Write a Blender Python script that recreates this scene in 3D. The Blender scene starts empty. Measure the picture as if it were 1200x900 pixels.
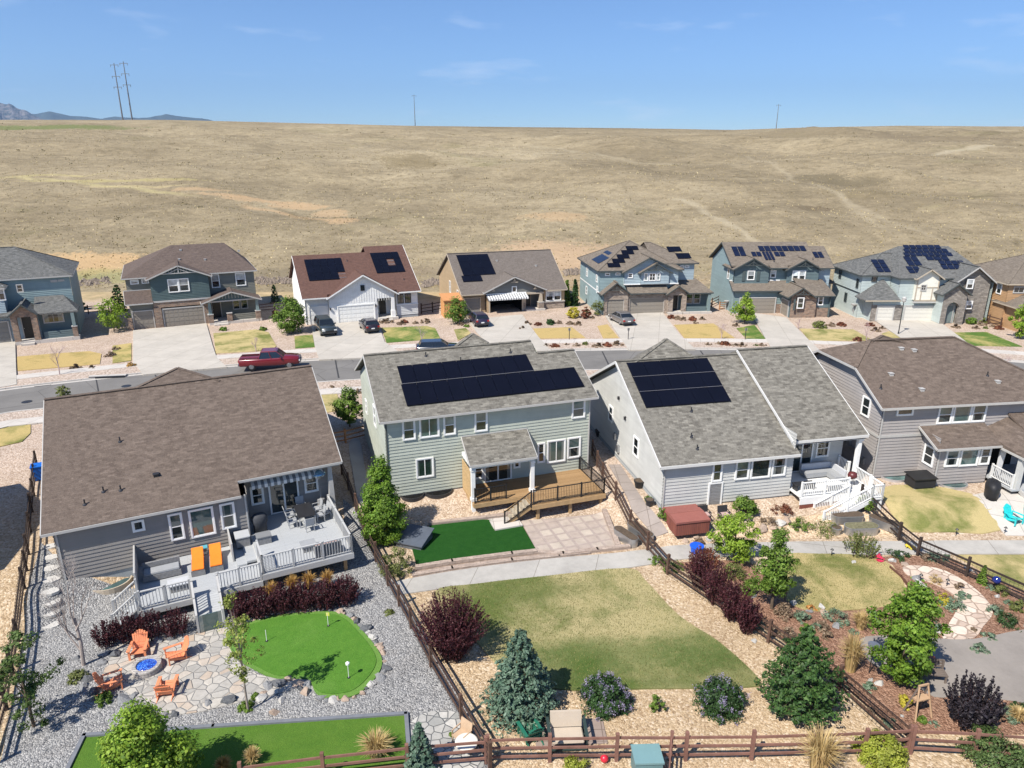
HAZE = 4e-5
EXPOSURE = 0.52
import bpy, bmesh, math, random
import numpy as np
from mathutils import Vector, Matrix, noise as mnoise
from mathutils.geometry import delaunay_2d_cdt
random.seed(7); rng = np.random.default_rng(11)
R = math.radians
scene = bpy.context.scene
COL = scene.collection
# ---------------------------------------------------------------- camera model (photo is 1200 x 900)
F, CX, CY, PIT, CAMH = 833.0, 600.0, 450.0, R(18.0), 21.0
cp, sp = math.cos(PIT), math.sin(PIT)
def ray(x, y):
    a = (x-CX)/F; b = (y-CY)/F
    return (a, cp-b*sp, -sp-b*cp)
# ---------------------------------------------------------------- terrain
YB = [(-60,24),(-36,25),(-23.2,31.8),(-20.5,35.6),(-10.5,41.2),(-7.8,40.9),(5,44.2),(9.2,39.5),(18,41.4),(22,41.8),(25.5,40.6),(36,41.6),(70,43)]
def yb(x): return float(np.interp(x, [p[0] for p in YB], [p[1] for p in YB]))
_rp = [(-200,141),(0,141),(200,141),(480,148),(600,149.5),(740,151),(860,153),(930,150.5),(1050,148),(1200,149),(1400,147)]
YR = 380.0
_RX, _RZ = [], []
for _x, _y in _rp:
    r = ray(_x, _y); t = YR/r[1]; _RX.append(r[0]*t); _RZ.append(CAMH+r[2]*t)
HB = 112.0
def hill(x, y):
    if y <= HB: return 0.0
    t = (y-HB)/(YR-HB)
    u = x/y*YR
    zr = float(np.interp(u, _RX, _RZ))
    if t <= 1: pr = t*(1.55-.55*t)*min(1, .4+t*8)
    else: pr = 1+.45*(t-1)*math.exp(-(t-1)*3) - .12*(t-1)**2
    z = zr*pr
    k = max(0, min(1, t*6))*max(.0, min(1, (1.02-t)*3))
    z += k*(2.2*mnoise.noise(Vector((x*.013+5, y*.022, 0))) + 1.8*mnoise.noise(Vector((x*.035, y*.05, 3))) + .7*mnoise.noise(Vector((x*.11, y*.13, 7)))
        + 2.0*max(0, min(1, .3+x/160))*(1-abs(mnoise.noise(Vector(((x*.55+y*.83)*.028, (y*.55-x*.83)*.006, 2))))*2.2))
    z += .12*mnoise.noise(Vector((x*.05, y*.3, 9)))*min(1, t*8)
    return z
def zg(x, y):
    t = max(0., min(1., (yb(x)-y)/3.6)); t = t*t*(3-2*t)
    return -1.0*t + hill(x, y)
def g(x, y, z=0.0):
    r = ray(x, y); t = (z-CAMH)/r[2]
    return Vector((r[0]*t, r[1]*t, z))
def G(x, y):
    z = 0.0
    for i in range(30):
        p = g(x, y, z); z = z*.5 + .5*zg(p.x, p.y)
    return g(x, y, z)
def pxm(x, y):
    """pixels per metre (horizontal) at that ground pixel"""
    p = G(x, y); d = p.y*cp-(p.z-CAMH)*sp
    return F/d
# ---------------------------------------------------------------- mesh builder
class MB:
    def __init__(s): s.v = []; s.f = []; s.fr = None
    def m(s, p):
        if s.fr is None: return p
        o, t, n = s.fr
        return (o[0]+t[0]*p[0]+n[0]*p[1], o[1]+t[1]*p[0]+n[1]*p[1], p[2])
    def face(s, pts):
        i = len(s.v); s.v += [s.m(tuple(p)) for p in pts]; s.f.append(tuple(range(i, i+len(pts))))
    def hexa(s, a, b):
        """a, b: bottom and top loops of equal length"""
        i = len(s.v); n = len(a); s.v += [s.m(tuple(p)) for p in a]+[s.m(tuple(p)) for p in b]
        s.f.append(tuple(range(i+n-1, i-1, -1))); s.f.append(tuple(range(i+n, i+2*n)))
        for k in range(n):
            j = (k+1) % n; s.f.append((i+k, i+j, i+n+j, i+n+k))
    def box(s, x0, x1, y0, y1, z0, z1):
        s.hexa([(x0,y0,z0),(x1,y0,z0),(x1,y1,z0),(x0,y1,z0)], [(x0,y0,z1),(x1,y0,z1),(x1,y1,z1),(x0,y1,z1)])
    def cbox(s, c, d): s.box(c[0]-d[0]/2, c[0]+d[0]/2, c[1]-d[1]/2, c[1]+d[1]/2, c[2]-d[2]/2, c[2]+d[2]/2)
    def slab(s, top, t=.16):
        s.hexa([(p[0],p[1],p[2]-t) for p in top], list(top))
    def prism(s, poly, z0, z1): s.hexa([(p[0],p[1],z0) for p in poly], [(p[0],p[1],z1) for p in poly])
    def bar(s, p, q, w, h=None, up=(0,0,1)):
        h = h or w; p = Vector(p); q = Vector(q); d = (q-p).normalized(); u = Vector(up)
        if abs(d.dot(u)) > .98: u = Vector((1,0,0))
        a = d.cross(u).normalized()*(w/2); b = a.cross(d).normalized()*(h/2)
        L = lambda c: [c-a-b, c+a-b, c+a+b, c-a+b]
        s.hexa(L(p), L(q))
    def tube(s, pts, rad, n=6, cap=True):
        pts = [Vector(p) for p in pts]
        if not isinstance(rad, (list, tuple)): rad = [rad]*len(pts)
        i0 = len(s.v); K = len(pts)
        for k, p in enumerate(pts):
            d = (pts[min(k+1, K-1)]-pts[max(k-1, 0)]).normalized()
            u = Vector((0,0,1)) if abs(d.z) < .9 else Vector((1,0,0))
            a = d.cross(u).normalized(); b = a.cross(d)
            for j in range(n):
                w = 2*math.pi*j/n; s.v.append(s.m(tuple(p+(a*math.cos(w)+b*math.sin(w))*rad[k])))
        for k in range(K-1):
            for j in range(n):
                a = i0+k*n+j; b = i0+k*n+(j+1) % n; s.f.append((a, b, b+n, a+n))
        if cap:
            s.f.append(tuple(range(i0+n-1, i0-1, -1))); s.f.append(tuple(range(i0+(K-1)*n, i0+K*n)))
    def lathe(s, prof, c=(0,0,0), n=16, sx=1, sy=1):
        i0 = len(s.v)
        for r, z in prof:
            for j in range(n):
                w = 2*math.pi*j/n; s.v.append(s.m((c[0]+r*sx*math.cos(w), c[1]+r*sy*math.sin(w), c[2]+z)))
        for k in range(len(prof)-1):
            for j in range(n):
                a = i0+k*n+j; b = i0+k*n+(j+1) % n; s.f.append((a, b, b+n, a+n))
        s.f.append(tuple(range(i0+n-1, i0-1, -1))); s.f.append(tuple(range(i0+(len(prof)-1)*n, i0+len(prof)*n)))
    def split(s, tol=.06):
        """separate pieces (bounding boxes further apart than tol) as builders of their own"""
        n = len(s.v); par = list(range(n))
        def find(a):
            while par[a] != a: par[a] = par[par[a]]; a = par[a]
            return a
        for f in s.f:
            for k in f[1:]: par[find(k)] = find(f[0])
        comp = {}
        for k in range(n): comp.setdefault(find(k), []).append(k)
        box = []
        for ks in comp.values():
            P = [s.v[k] for k in ks]; box.append([ks, [min(p[i] for p in P)-tol/2 for i in range(3)], [max(p[i] for p in P)+tol/2 for i in range(3)]])
        grp = list(range(len(box)))
        def fg(a):
            while grp[a] != a: grp[a] = grp[grp[a]]; a = grp[a]
            return a
        for a in range(len(box)):
            for b in range(a):
                if fg(a) != fg(b) and all(box[a][1][i] <= box[b][2][i] and box[b][1][i] <= box[a][2][i] for i in range(3)): grp[fg(a)] = fg(b)
        out = {}; where = {}
        for a, (ks, _, _) in enumerate(box):
            m = out.setdefault(fg(a), MB())
            for k in ks: where[k] = (m, len(m.v)); m.v.append(s.v[k])
        for f in s.f: where[f[0]][0].f.append(tuple(where[k][1] for k in f))
        return list(out.values())
    def build(s, name, mat, parent=None, loc=None, rz=None, smooth=False, bevel=0):
        me = bpy.data.meshes.new(name)
        me.from_pydata(s.v, [], s.f); me.update()
        if bevel:
            bm = bmesh.new(); bm.from_mesh(me)
            bmesh.ops.remove_doubles(bm, verts=bm.verts, dist=1e-5)
            bmesh.ops.bevel(bm, geom=list(bm.edges), offset=bevel, segments=2, affect='EDGES', clamp_overlap=True)
            bm.to_mesh(me); bm.free()
        uvmap(me)
        if mat is not None: me.materials.append(mat)
        if smooth: me.shade_smooth()
        o = bpy.data.objects.new(name, me); COL.objects.link(o)
        if parent is not None: o.parent = parent
        if loc is not None: o.location = loc
        if rz is not None: o.rotation_euler[2] = rz
        return o
def uvmap(me):
    uv = me.uv_layers.new(name='UVMap').data
    Z = Vector((0,0,1)); vs = me.vertices
    for p in me.polygons:
        n = p.normal
        if abs(n.z) > .97: u, w = Vector((1,0,0)), Vector((0,1,0))
        else: u = Z.cross(n).normalized(); w = n.cross(u)
        for li in p.loop_indices:
            c = vs[me.loops[li].vertex_index].co; uv[li].uv = (c.dot(u), c.dot(w))
def npmesh(name, verts, mat, parent=None, k=4, loc=None):
    """verts: (N,k,3) separate k-gons"""
    N = len(verts); me = bpy.data.meshes.new(name)
    me.vertices.add(N*k); me.vertices.foreach_set('co', np.ascontiguousarray(verts, dtype=np.float32).ravel())
    me.loops.add(N*k); me.loops.foreach_set('vertex_index', np.arange(N*k, dtype=np.int32))
    me.polygons.add(N); me.polygons.foreach_set('loop_start', np.arange(0, N*k, k, dtype=np.int32))
    me.polygons.foreach_set('loop_total', np.full(N, k, dtype=np.int32))
    me.update(calc_edges=True)
    me.materials.append(mat)
    o = bpy.data.objects.new(name, me); COL.objects.link(o)
    if parent is not None: o.parent = parent
    if loc is not None: o.location = loc
    return o
def tag(o, label=None, cat=None, group=None, kind=None):
    if label: o['label'] = label
    if cat: o['category'] = cat
    if group: o['group'] = group
    if kind: o['kind'] = kind
    return o
def empty(name, loc, rz=0, label=None, cat=None, group=None):
    o = bpy.data.objects.new(name, None); COL.objects.link(o)
    o.location = loc; o.rotation_euler[2] = rz; o.empty_display_size = .3
    return tag(o, label, cat, group)
def copy_tree(o, parent=None):
    c = o.copy(); COL.objects.link(c)
    if parent is not None: c.parent = parent
    for ch in list(o.children): copy_tree(ch, c)
    return c
# ---------------------------------------------------------------- materials
class NT:
    def __init__(s, name, rough=.85, spec=.25):
        s.m = bpy.data.materials.new(name); s.m.use_nodes = True; s.n = s.m.node_tree.nodes; s.l = s.m.node_tree.links
        s.b = s.n['Principled BSDF']; s.b.inputs['Roughness'].default_value = rough
        s.b.inputs['Specular IOR Level'].default_value = spec
        s.tc = s.n.new('ShaderNodeTexCoord')
    def co(s, which='Object', scale=None, rot=None):
        o = s.tc.outputs[which]
        if scale is None and rot is None: return o
        mp = s.n.new('ShaderNodeMapping'); s.l.new(o, mp.inputs[0])
        if scale is not None: mp.inputs['Scale'].default_value = scale if isinstance(scale, tuple) else (scale,)*3
        if rot: mp.inputs['Rotation'].default_value = rot
        return mp.outputs[0]
    def noise(s, scale, detail=5, rough=.6, co=None, dist=0):
        t = s.n.new('ShaderNodeTexNoise'); t.inputs['Scale'].default_value = scale; t.inputs['Detail'].default_value = detail
        t.inputs['Roughness'].default_value = rough; t.inputs['Distortion'].default_value = dist
        s.l.new(co if co is not None else s.co(), t.inputs['Vector']); return t.outputs['Fac']
    def vor(s, scale, co=None, feature='F1', out='Color', rnd=1):
        t = s.n.new('ShaderNodeTexVoronoi'); t.feature = feature; t.inputs['Scale'].default_value = scale
        t.inputs['Randomness'].default_value = rnd
        s.l.new(co if co is not None else s.co(), t.inputs['Vector']); return t.outputs[out]
    def ramp(s, fac, stops, interp='LINEAR'):
        r = s.n.new('ShaderNodeValToRGB'); e = r.color_ramp.elements; r.color_ramp.interpolation = interp
        while len(e) < len(stops): e.new(.5)
        for k, (p, c) in enumerate(stops):
            e[k].position = p; e[k].color = (c[0], c[1], c[2], 1)
        s.l.new(fac, r.inputs[0]); return r.outputs[0]
    def mix(s, fac, a, b, mode='MIX'):
        m = s.n.new('ShaderNodeMix'); m.data_type = 'RGBA'; m.blend_type = mode
        for i, v in ((0, fac), (6, a), (7, b)):
            if hasattr(v, 'is_linked'): s.l.new(v, m.inputs[i])
            else: m.inputs[i].default_value = v if i == 0 else (v[0], v[1], v[2], 1)
        return m.outputs[2]
    def math(s, op, a, b=0, c=None):
        m = s.n.new('ShaderNodeMath'); m.operation = op
        for i, v in enumerate((a, b) if c is None else (a, b, c)):
            if hasattr(v, 'is_linked'): s.l.new(v, m.inputs[i])
            else: m.inputs[i].default_value = v
        return m.outputs[0]
    def brick(s, co, w, h, c1, c2, mort=(.1,.1,.1), msize=.0, off=.5, bias=0):
        t = s.n.new('ShaderNodeTexBrick'); s.l.new(co, t.inputs['Vector']); t.offset = off
        t.inputs['Scale'].default_value = 1; t.inputs['Brick Width'].default_value = w; t.inputs['Row Height'].default_value = h
        t.inputs['Mortar Size'].default_value = msize; t.inputs['Mortar Smooth'].default_value = .2; t.inputs['Bias'].default_value = bias
        for k, c in (('Color1', c1), ('Color2', c2), ('Mortar', mort)): t.inputs[k].default_value = (c[0], c[1], c[2], 1)
        return t
    def color(s, c):
        if hasattr(c, 'is_linked'): s.l.new(c, s.b.inputs['Base Color'])
        else: s.b.inputs['Base Color'].default_value = (c[0], c[1], c[2], 1)
        return s
    def bump(s, h, dist=.02, strength=1):
        b = s.n.new('ShaderNodeBump'); b.inputs['Distance'].default_value = dist; b.inputs['Strength'].default_value = strength
        s.l.new(h, b.inputs['Height']); s.l.new(b.outputs[0], s.b.inputs['Normal']); return s
def sc(c, k): return tuple(min(1, x*k) for x in c)
MAT = {}
def plain(name, c, rough=.6, spec=.4, var=.12, scale=2.5, metal=0, bump=0, coat=0):
    if name in MAT: return MAT[name]
    t = NT(name, rough, spec)
    f = t.noise(scale, 6, .65)
    t.color(t.ramp(f, [(.25, sc(c, 1-var)), (.75, sc(c, 1+var))]))
    t.b.inputs['Metallic'].default_value = metal
    if coat: t.b.inputs['Coat Weight'].default_value = coat; t.b.inputs['Coat Roughness'].default_value = .05
    if bump: t.bump(t.noise(scale*12, 4), bump)
    MAT[name] = t.m; return t.m
def shingle(name, a, b, c):
    t = NT(name, .95, .15); uv = t.co('UV')
    b1 = t.brick(uv, .34, .145, a, b, off=.37); b2 = t.brick(t.co('UV', (1.0, 1.0, 1)), .41, .145, (0,0,0), (1,1,1), off=.61)
    b3 = t.brick(uv, .27, .29, (0,0,0), (1,1,1), off=.29)
    k = t.mix(t.math('MULTIPLY', b2.outputs['Color'], .45), b1.outputs['Color'], c)
    k = t.mix(t.math('MULTIPLY', b3.outputs['Color'], .28), k, sc(b, 1.12))
    n = t.noise(.35, 4, .6); k = t.mix(t.math('MULTIPLY', n, .3), k, sc(a, .8))
    gr = t.noise(26, 3, .7); k = t.mix(.5, k, t.ramp(gr, [(.3, (.25,.25,.25)), (.7, (.75,.75,.75))]), 'OVERLAY')
    st = t.noise(5.5, 5, .75); k = t.mix(.4, k, t.ramp(st, [(.32, (.30,.30,.30)), (.68, (.70,.70,.69))]), 'OVERLAY')
    t.color(k)
    # shingle courses: a sawtooth over the slope
    sx = t.n.new('ShaderNodeSeparateXYZ'); t.l.new(uv, sx.inputs[0])
    saw = t.math('FRACT', t.math('DIVIDE', sx.outputs[1], -.145))
    t.bump(t.math('ADD', saw, t.math('MULTIPLY', b2.outputs['Color'], .45)), .014, .8)
    MAT[name] = t.m; return t.m
def siding(name, c, var=.08):
    t = NT(name, .6, .3)
    n = t.noise(.8, 5, .6); n2 = t.noise(3, 4, .6, t.co('UV', (.25, 6, 1)))
    k = t.ramp(n, [(.3, sc(c, 1-var)), (.7, sc(c, 1+var))]); k = t.mix(.25, k, t.ramp(n2, [(.3, sc(c, .8)), (.7, sc(c, 1.15))]))
    br = t.brick(t.co('UV'), 3.1, .215, (.90,.90,.90), (1.0,1.0,1.0), off=.41); k = t.mix(1, k, br.outputs['Color'], 'MULTIPLY')
    dr = t.noise(1.0, 5, .65, t.co('UV', (1.6, .22, 1))); k = t.mix(t.math('MULTIPLY', t.ramp(dr, [(.5, (0,0,0)), (.75, (1,1,1))]), .35), k, sc(c, .72))
    t.color(k); MAT[name] = t.m; return t.m
def stone(name, a, b, mort, w=.42, h=.17):
    t = NT(name, .9, .2)
    uv = t.co('UV'); br = t.brick(uv, w, h, a, b, mort, .012, .43)
    br2 = t.brick(t.co('UV', (1.7, 1, 1)), w, h, (0,0,0), (1,1,1), (.5,.5,.5), .0, .31)
    k = t.mix(t.math('MULTIPLY', br2.outputs['Color'], .5), br.outputs['Color'], sc(mort, .9))
    k = t.mix(.35, k, t.ramp(t.noise(3, 6), [(.25, (.3,.3,.3)), (.75, (.7,.7,.7))]), 'OVERLAY')
    t.color(k); t.bump(t.math('ADD', t.math('MULTIPLY', br.outputs['Fac'], -1.0), t.math('MULTIPLY', br2.outputs['Color'], .5)), .03)
    MAT[name] = t.m; return t.m
def topz(x, y, ytop):
    """height at which the vertical over ground point x, y crosses photo row ytop"""
    q = (CY-ytop)/F; return CAMH + y*(q*cp-sp)/(cp+q*sp)
def gravel(name, stops, scale=9, bump=.05, patch=.3, dirt=None):
    t = NT(name, .9, .2)
    v = t.vor(scale); h = t.vor(scale, out='Distance')
    sx = t.n.new('ShaderNodeSeparateColor'); t.l.new(v, sx.inputs[0])
    k = t.ramp(sx.outputs[0], stops)
    k = t.mix(.4, k, t.ramp(t.noise(.5, 6, .65), [(.3, (.38,.38,.38)), (.7, (.62,.62,.62))]), 'OVERLAY')
    if dirt: k = t.mix(t.math('MULTIPLY', t.ramp(t.noise(.8, 6, .7), [(.5, (0,0,0)), (.7, (1,1,1))]), patch), k, dirt)
    t.color(k); t.bump(t.math('MULTIPLY', h, -1), bump); MAT[name] = t.m; return t.m
def lawnmat(name, g1, g2, dry, amount=.5, scale=.35, spots=()):
    t = NT(name, .95, .1)
    big = t.noise(scale, 5, .6, dist=.4); mid = t.noise(2.2, 6, .7); fine = t.noise(28, 4, .75)
    green = t.ramp(mid, [(.3, g1), (.7, g2)])
    f = t.math('ADD', big, t.math('MULTIPLY', t.math('SUBTRACT', mid, .5), .35))
    k = t.mix(t.ramp(f, [(max(0, amount-.11), (1,1,1)), (min(1, amount+.11), (0,0,0))]), green, dry)
    if spots:
        sx = t.n.new('ShaderNodeSeparateXYZ'); t.l.new(t.co(), sx.inputs[0])
        for cx, cy, rx, ry, a, c in spots:
            dx = t.math('DIVIDE', t.math('SUBTRACT', sx.outputs[0], cx), rx); dy = t.math('DIVIDE', t.math('SUBTRACT', sx.outputs[1], cy), ry)
            d = t.math('ADD', t.math('ADD', t.math('MULTIPLY', dx, dx), t.math('MULTIPLY', dy, dy)), t.math('MULTIPLY', t.math('SUBTRACT', mid, .5), 3.0))
            m = t.n.new('ShaderNodeMapRange'); m.inputs[1].default_value = 1.3; m.inputs[2].default_value = .2; m.inputs[4].default_value = a; t.l.new(d, m.inputs[0]); k = t.mix(m.outputs[0], k, c)
    k = t.mix(.7, k, t.ramp(fine, [(.25, (.22,.22,.22)), (.75, (.74,.74,.74))]), 'OVERLAY')
    t.color(k); t.bump(fine, .05, .8); MAT[name] = t.m; return t.m
def concrete(name, c, jx=0, jy=0, rough=.85, stain=.25, coord='Object', rot=0):
    t = NT(name, rough, .25)
    n = t.noise(.45, 6, .65); n2 = t.noise(5, 6, .7)
    k = t.ramp(n, [(.25, sc(c, 1-stain)), (.65, sc(c, 1.06))]); k = t.mix(.3, k, t.ramp(n2, [(.25, sc(c, .75)), (.75, sc(c, 1.15))]))
    if jx:
        br = t.brick(t.co(coord, rot=(0,0,rot)), jx, jy, (1,1,1), (.93,.93,.93), (.55,.53,.5), .02, 0)
        k = t.mix(1, k, br.outputs['Color'], 'MULTIPLY')
    t.color(k); t.bump(n2, .004); MAT[name] = t.m; return t.m
def planks(name, a, b, w=.14, L=3.6, vert=False, mort=.006, coord='UV', gap=(.05,.04,.035)):
    t = NT(name, .75, .25)
    co = t.co(coord, rot=(0,0,math.pi/2) if vert else None)
    br = t.brick(co, L, w, a, b, gap, mort, .37)
    n = t.noise(2, 6, .7, t.co(coord, (1.2, 14, 1) if not vert else (14, 1.2, 1)))
    k = t.mix(.3, br.outputs['Color'], t.ramp(n, [(.25, (.34,.34,.34)), (.75, (.66,.66,.66))]), 'OVERLAY')
    t.color(k); t.bump(t.math('MULTIPLY', br.outputs['Fac'], -1), .004); MAT[name] = t.m; return t.m
def leafmat(name, a, b, c=None, trans=.3, rough=.55, nscale=.8):
    t = NT(name, rough, .3)
    gi = t.n.new('ShaderNodeNewGeometry')
    k = t.ramp(gi.outputs['Random Per Island'], [(0, a), (.55, b), (1, c or sc(b, 1.25))])
    k = t.mix(.62, k, t.ramp(t.noise(nscale*1.7, 3, .6), [(.3, (.25,.25,.22)), (.7, (.74,.74,.66))]), 'OVERLAY')
    t.color(k)
    tr = t.n.new('ShaderNodeBsdfTranslucent'); t.l.new(k, tr.inputs[0])
    mx = t.n.new('ShaderNodeMixShader'); mx.inputs[0].default_value = trans
    out = t.n['Material Output']; t.l.new(t.b.outputs[0], mx.inputs[1]); t.l.new(tr.outputs[0], mx.inputs[2]); t.l.new(mx.outputs[0], out.inputs[0])
    MAT[name] = t.m; return t.m
# ================================================================ material library
SH_BROWN = shingle('shingle_brown', (.110,.085,.070), (.180,.142,.117), (.072,.056,.046))
SH_DKBROWN = shingle('shingle_dark_brown', (.100,.076,.066), (.145,.112,.096), (.075,.060,.053))
SH_RED = shingle('shingle_red_brown', (.105,.060,.048), (.142,.080,.064), (.082,.047,.039))
SH_GREY = shingle('shingle_grey', (.115,.107,.092), (.265,.250,.215), (.065,.060,.052))
SH_TAN = shingle('shingle_tan_grey', (.140,.117,.095), (.220,.188,.153), (.095,.08,.067))
SH_SLATE = shingle('shingle_slate', (.088,.090,.088), (.185,.186,.180), (.052,.053,.052))
SH_TAUPE = shingle('shingle_taupe', (.135,.115,.10), (.175,.152,.135), (.105,.09,.08))
S_H1 = siding('siding_stone_grey', (.255,.24,.225)); S_SAGE = siding('siding_sage', (.43,.46,.395)); S_LGREY = siding('siding_light_grey', (.52,.52,.495))
S_PURP = siding('siding_mauve_grey', (.35,.325,.31)); S_TEAL = siding('siding_deep_teal', (.085,.125,.125)); S_OLIVE = siding('siding_olive_grey', (.19,.19,.16))
S_BLUE = siding('siding_dusty_blue', (.25,.335,.345)); S_LBLUE = siding('siding_pale_blue', (.34,.42,.46)); S_AQUA = siding('siding_pale_aqua', (.46,.52,.50))
S_DTEAL = siding('siding_dark_blue', (.12,.165,.172)); S_WHITE = siding('siding_white', (.80,.80,.78)); S_TAN = siding('siding_tan', (.42,.31,.19))
S_GREY = siding('siding_mid_grey', (.20,.20,.185)); S_ORANGE = siding('siding_ochre', (.45,.28,.15)); S_BLUEGREY = siding('siding_blue_grey', (.24,.28,.31))
S_MTEAL = siding('siding_mid_teal', (.20,.27,.27)); S_CREAM = siding('siding_cream', (.75,.73,.64))
WHITE = plain('white_trim_paint', (.78,.78,.76), .5, .4, .04); OFFW = plain('off_white_trim', (.43,.42,.40), .55, .35, .06)
TANTRIM = plain('tan_trim', (.42,.36,.28), .6, .3, .08); GREYTRIM = plain('grey_trim', (.40,.40,.39), .6, .3, .06); DARKTRIM = plain('dark_trim', (.06,.07,.07), .6, .3, .1)
FOUND = concrete('foundation_concrete', (.30,.33,.35)); SOFFIT = plain('soffit', (.5,.5,.49), .7, .2, .04)
ST_BROWN = stone('stone_brown', (.36,.24,.17), (.15,.105,.085), (.33,.28,.23)); ST_GREY = stone('stone_grey', (.19,.17,.15), (.38,.345,.30), (.22,.2,.18))
ST_TAN = stone('stone_tan', (.44,.36,.29), (.20,.155,.125), (.38,.33,.28))
GD_TAUPE = plain('garage_taupe', (.25,.225,.19), .5, .3, .04); GD_WHITE = plain('garage_white', (.78,.78,.75), .5, .3, .03); GD_GREY = plain('garage_grey', (.22,.215,.20), .5, .3, .04)
GD_CREAM = plain('garage_cream', (.62,.60,.54), .5, .3, .03)
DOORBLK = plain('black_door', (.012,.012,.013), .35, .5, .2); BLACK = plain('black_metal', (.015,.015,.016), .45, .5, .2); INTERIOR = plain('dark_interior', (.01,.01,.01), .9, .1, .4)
def glassmat(name, c, rough=.04):
    t = NT(name, rough, .9); oi = t.n.new('ShaderNodeObjectInfo'); sx = t.n.new('ShaderNodeSeparateXYZ'); t.l.new(t.co('Generated'), sx.inputs[0])
    k = t.ramp(t.noise(1.3, 3, .5), [(.3, sc(c, .4)), (.7, sc(c, 1.4))]); r = oi.outputs['Random']
    k = t.mix(r, sc(c, .35), k)
    ed = t.math('ABSOLUTE', t.math('SUBTRACT', sx.outputs[0], .5)); cur = t.math('MULTIPLY', t.math('GREATER_THAN', ed, t.math('ADD', t.math('MULTIPLY', r, .3), .22)), t.math('GREATER_THAN', t.math('FRACT', t.math('MULTIPLY', r, 7.3)), .45))
    k = t.mix(t.math('MULTIPLY', cur, .75), k, (.20,.22,.21)); t.color(k); t.b.inputs['IOR'].default_value = 1.6
    t.bump(t.noise(.9, 2), .01, .25); MAT[name] = t.m; return t.m
GLASS = glassmat('window_glass', (.022,.034,.036)); GLASS_T = glassmat('window_glass_teal', (.085,.155,.150), .05); BLIND = glassmat('window_blind', (.30,.36,.36), .08)
BLIND_W = glassmat('window_blind_white', (.62,.68,.70), .1)
def solarmat(name, c, line):
    t = NT(name, .28, .22); uv = t.co('UV')
    br = t.brick(uv, .17, .17, c, sc(c, 1.15), line, .006, 0); t.color(t.mix(.35, br.outputs['Color'], t.ramp(t.noise(.6, 3), [(.3, sc(c, .6)), (.7, sc(c, 1.5))])))
    MAT[name] = t.m; return t.m
SOLAR = solarmat('solar_black', (.0035,.004,.009), (.006,.007,.012)); SOLAR_B = solarmat('solar_blue', (.007,.012,.034), (.03,.035,.05))
METAL = plain('galvanized', (.45,.46,.47), .35, .5, .15, metal=.8); DKMETAL = plain('dark_metal', (.05,.05,.055), .4, .5, .15, metal=.5); ALU = plain('aluminium', (.6,.6,.62), .35, .5, .05, metal=.7)
WOOD_DECK = planks('wood_deck', (.29,.18,.085), (.36,.23,.115)); WOOD_BEAM = plain('wood_beam', (.40,.27,.14), .8, .2, .2, bump=.004)
GREY_DECK = planks('grey_deck', (.37,.385,.395), (.39,.405,.415), mort=.004, gap=(.2,.2,.2)); GREY_WOOD = plain('grey_painted_wood', (.44,.44,.43), .6, .3, .08); TREAD = planks('stair_tread', (.40,.35,.27), (.50,.44,.34))
FENCE_W = plain('fence_wood', (.105,.062,.045), .85, .2, .35, 1.7, bump=.006); FENCE_R = plain('fence_red_wood', (.20,.105,.08), .85, .2, .3, 1.9, bump=.006)
FENCE_D = plain('fence_dark', (.05,.036,.03), .85, .2, .3, 1.7); CEDAR = planks('cedar_board', (.42,.20,.09), (.52,.27,.13), .14, 2.4); SHEDW = planks('shed_board', (.55,.27,.10), (.62,.32,.13), .2, 2.4, vert=True)
def box_frame(o, ang):
    return ((o[0], o[1]), (math.cos(ang), math.sin(ang)), (math.sin(ang), -math.cos(ang)))
def front(y, x0=0): return ((x0, y), (1, 0), (0, -1))
def back(y, x0=0): return ((x0, y), (1, 0), (0, 1))
def left(x): return ((x, 0), (0, 1), (-1, 0))
def right(x): return ((x, 0), (0, 1), (1, 0))
def clip(poly, z, keep_above):
    out = []
    for i in range(len(poly)):
        a, b = poly[i], poly[(i+1) % len(poly)]
        ia = (a[1] >= z) == keep_above or abs(a[1]-z) < 1e-9; ib = (b[1] >= z) == keep_above or abs(b[1]-z) < 1e-9
        if ia: out.append(a)
        if ia != ib:
            t = (z-a[1])/(b[1]-a[1]); out.append((a[0]+t*(b[0]-a[0]), z))
    return out
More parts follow.
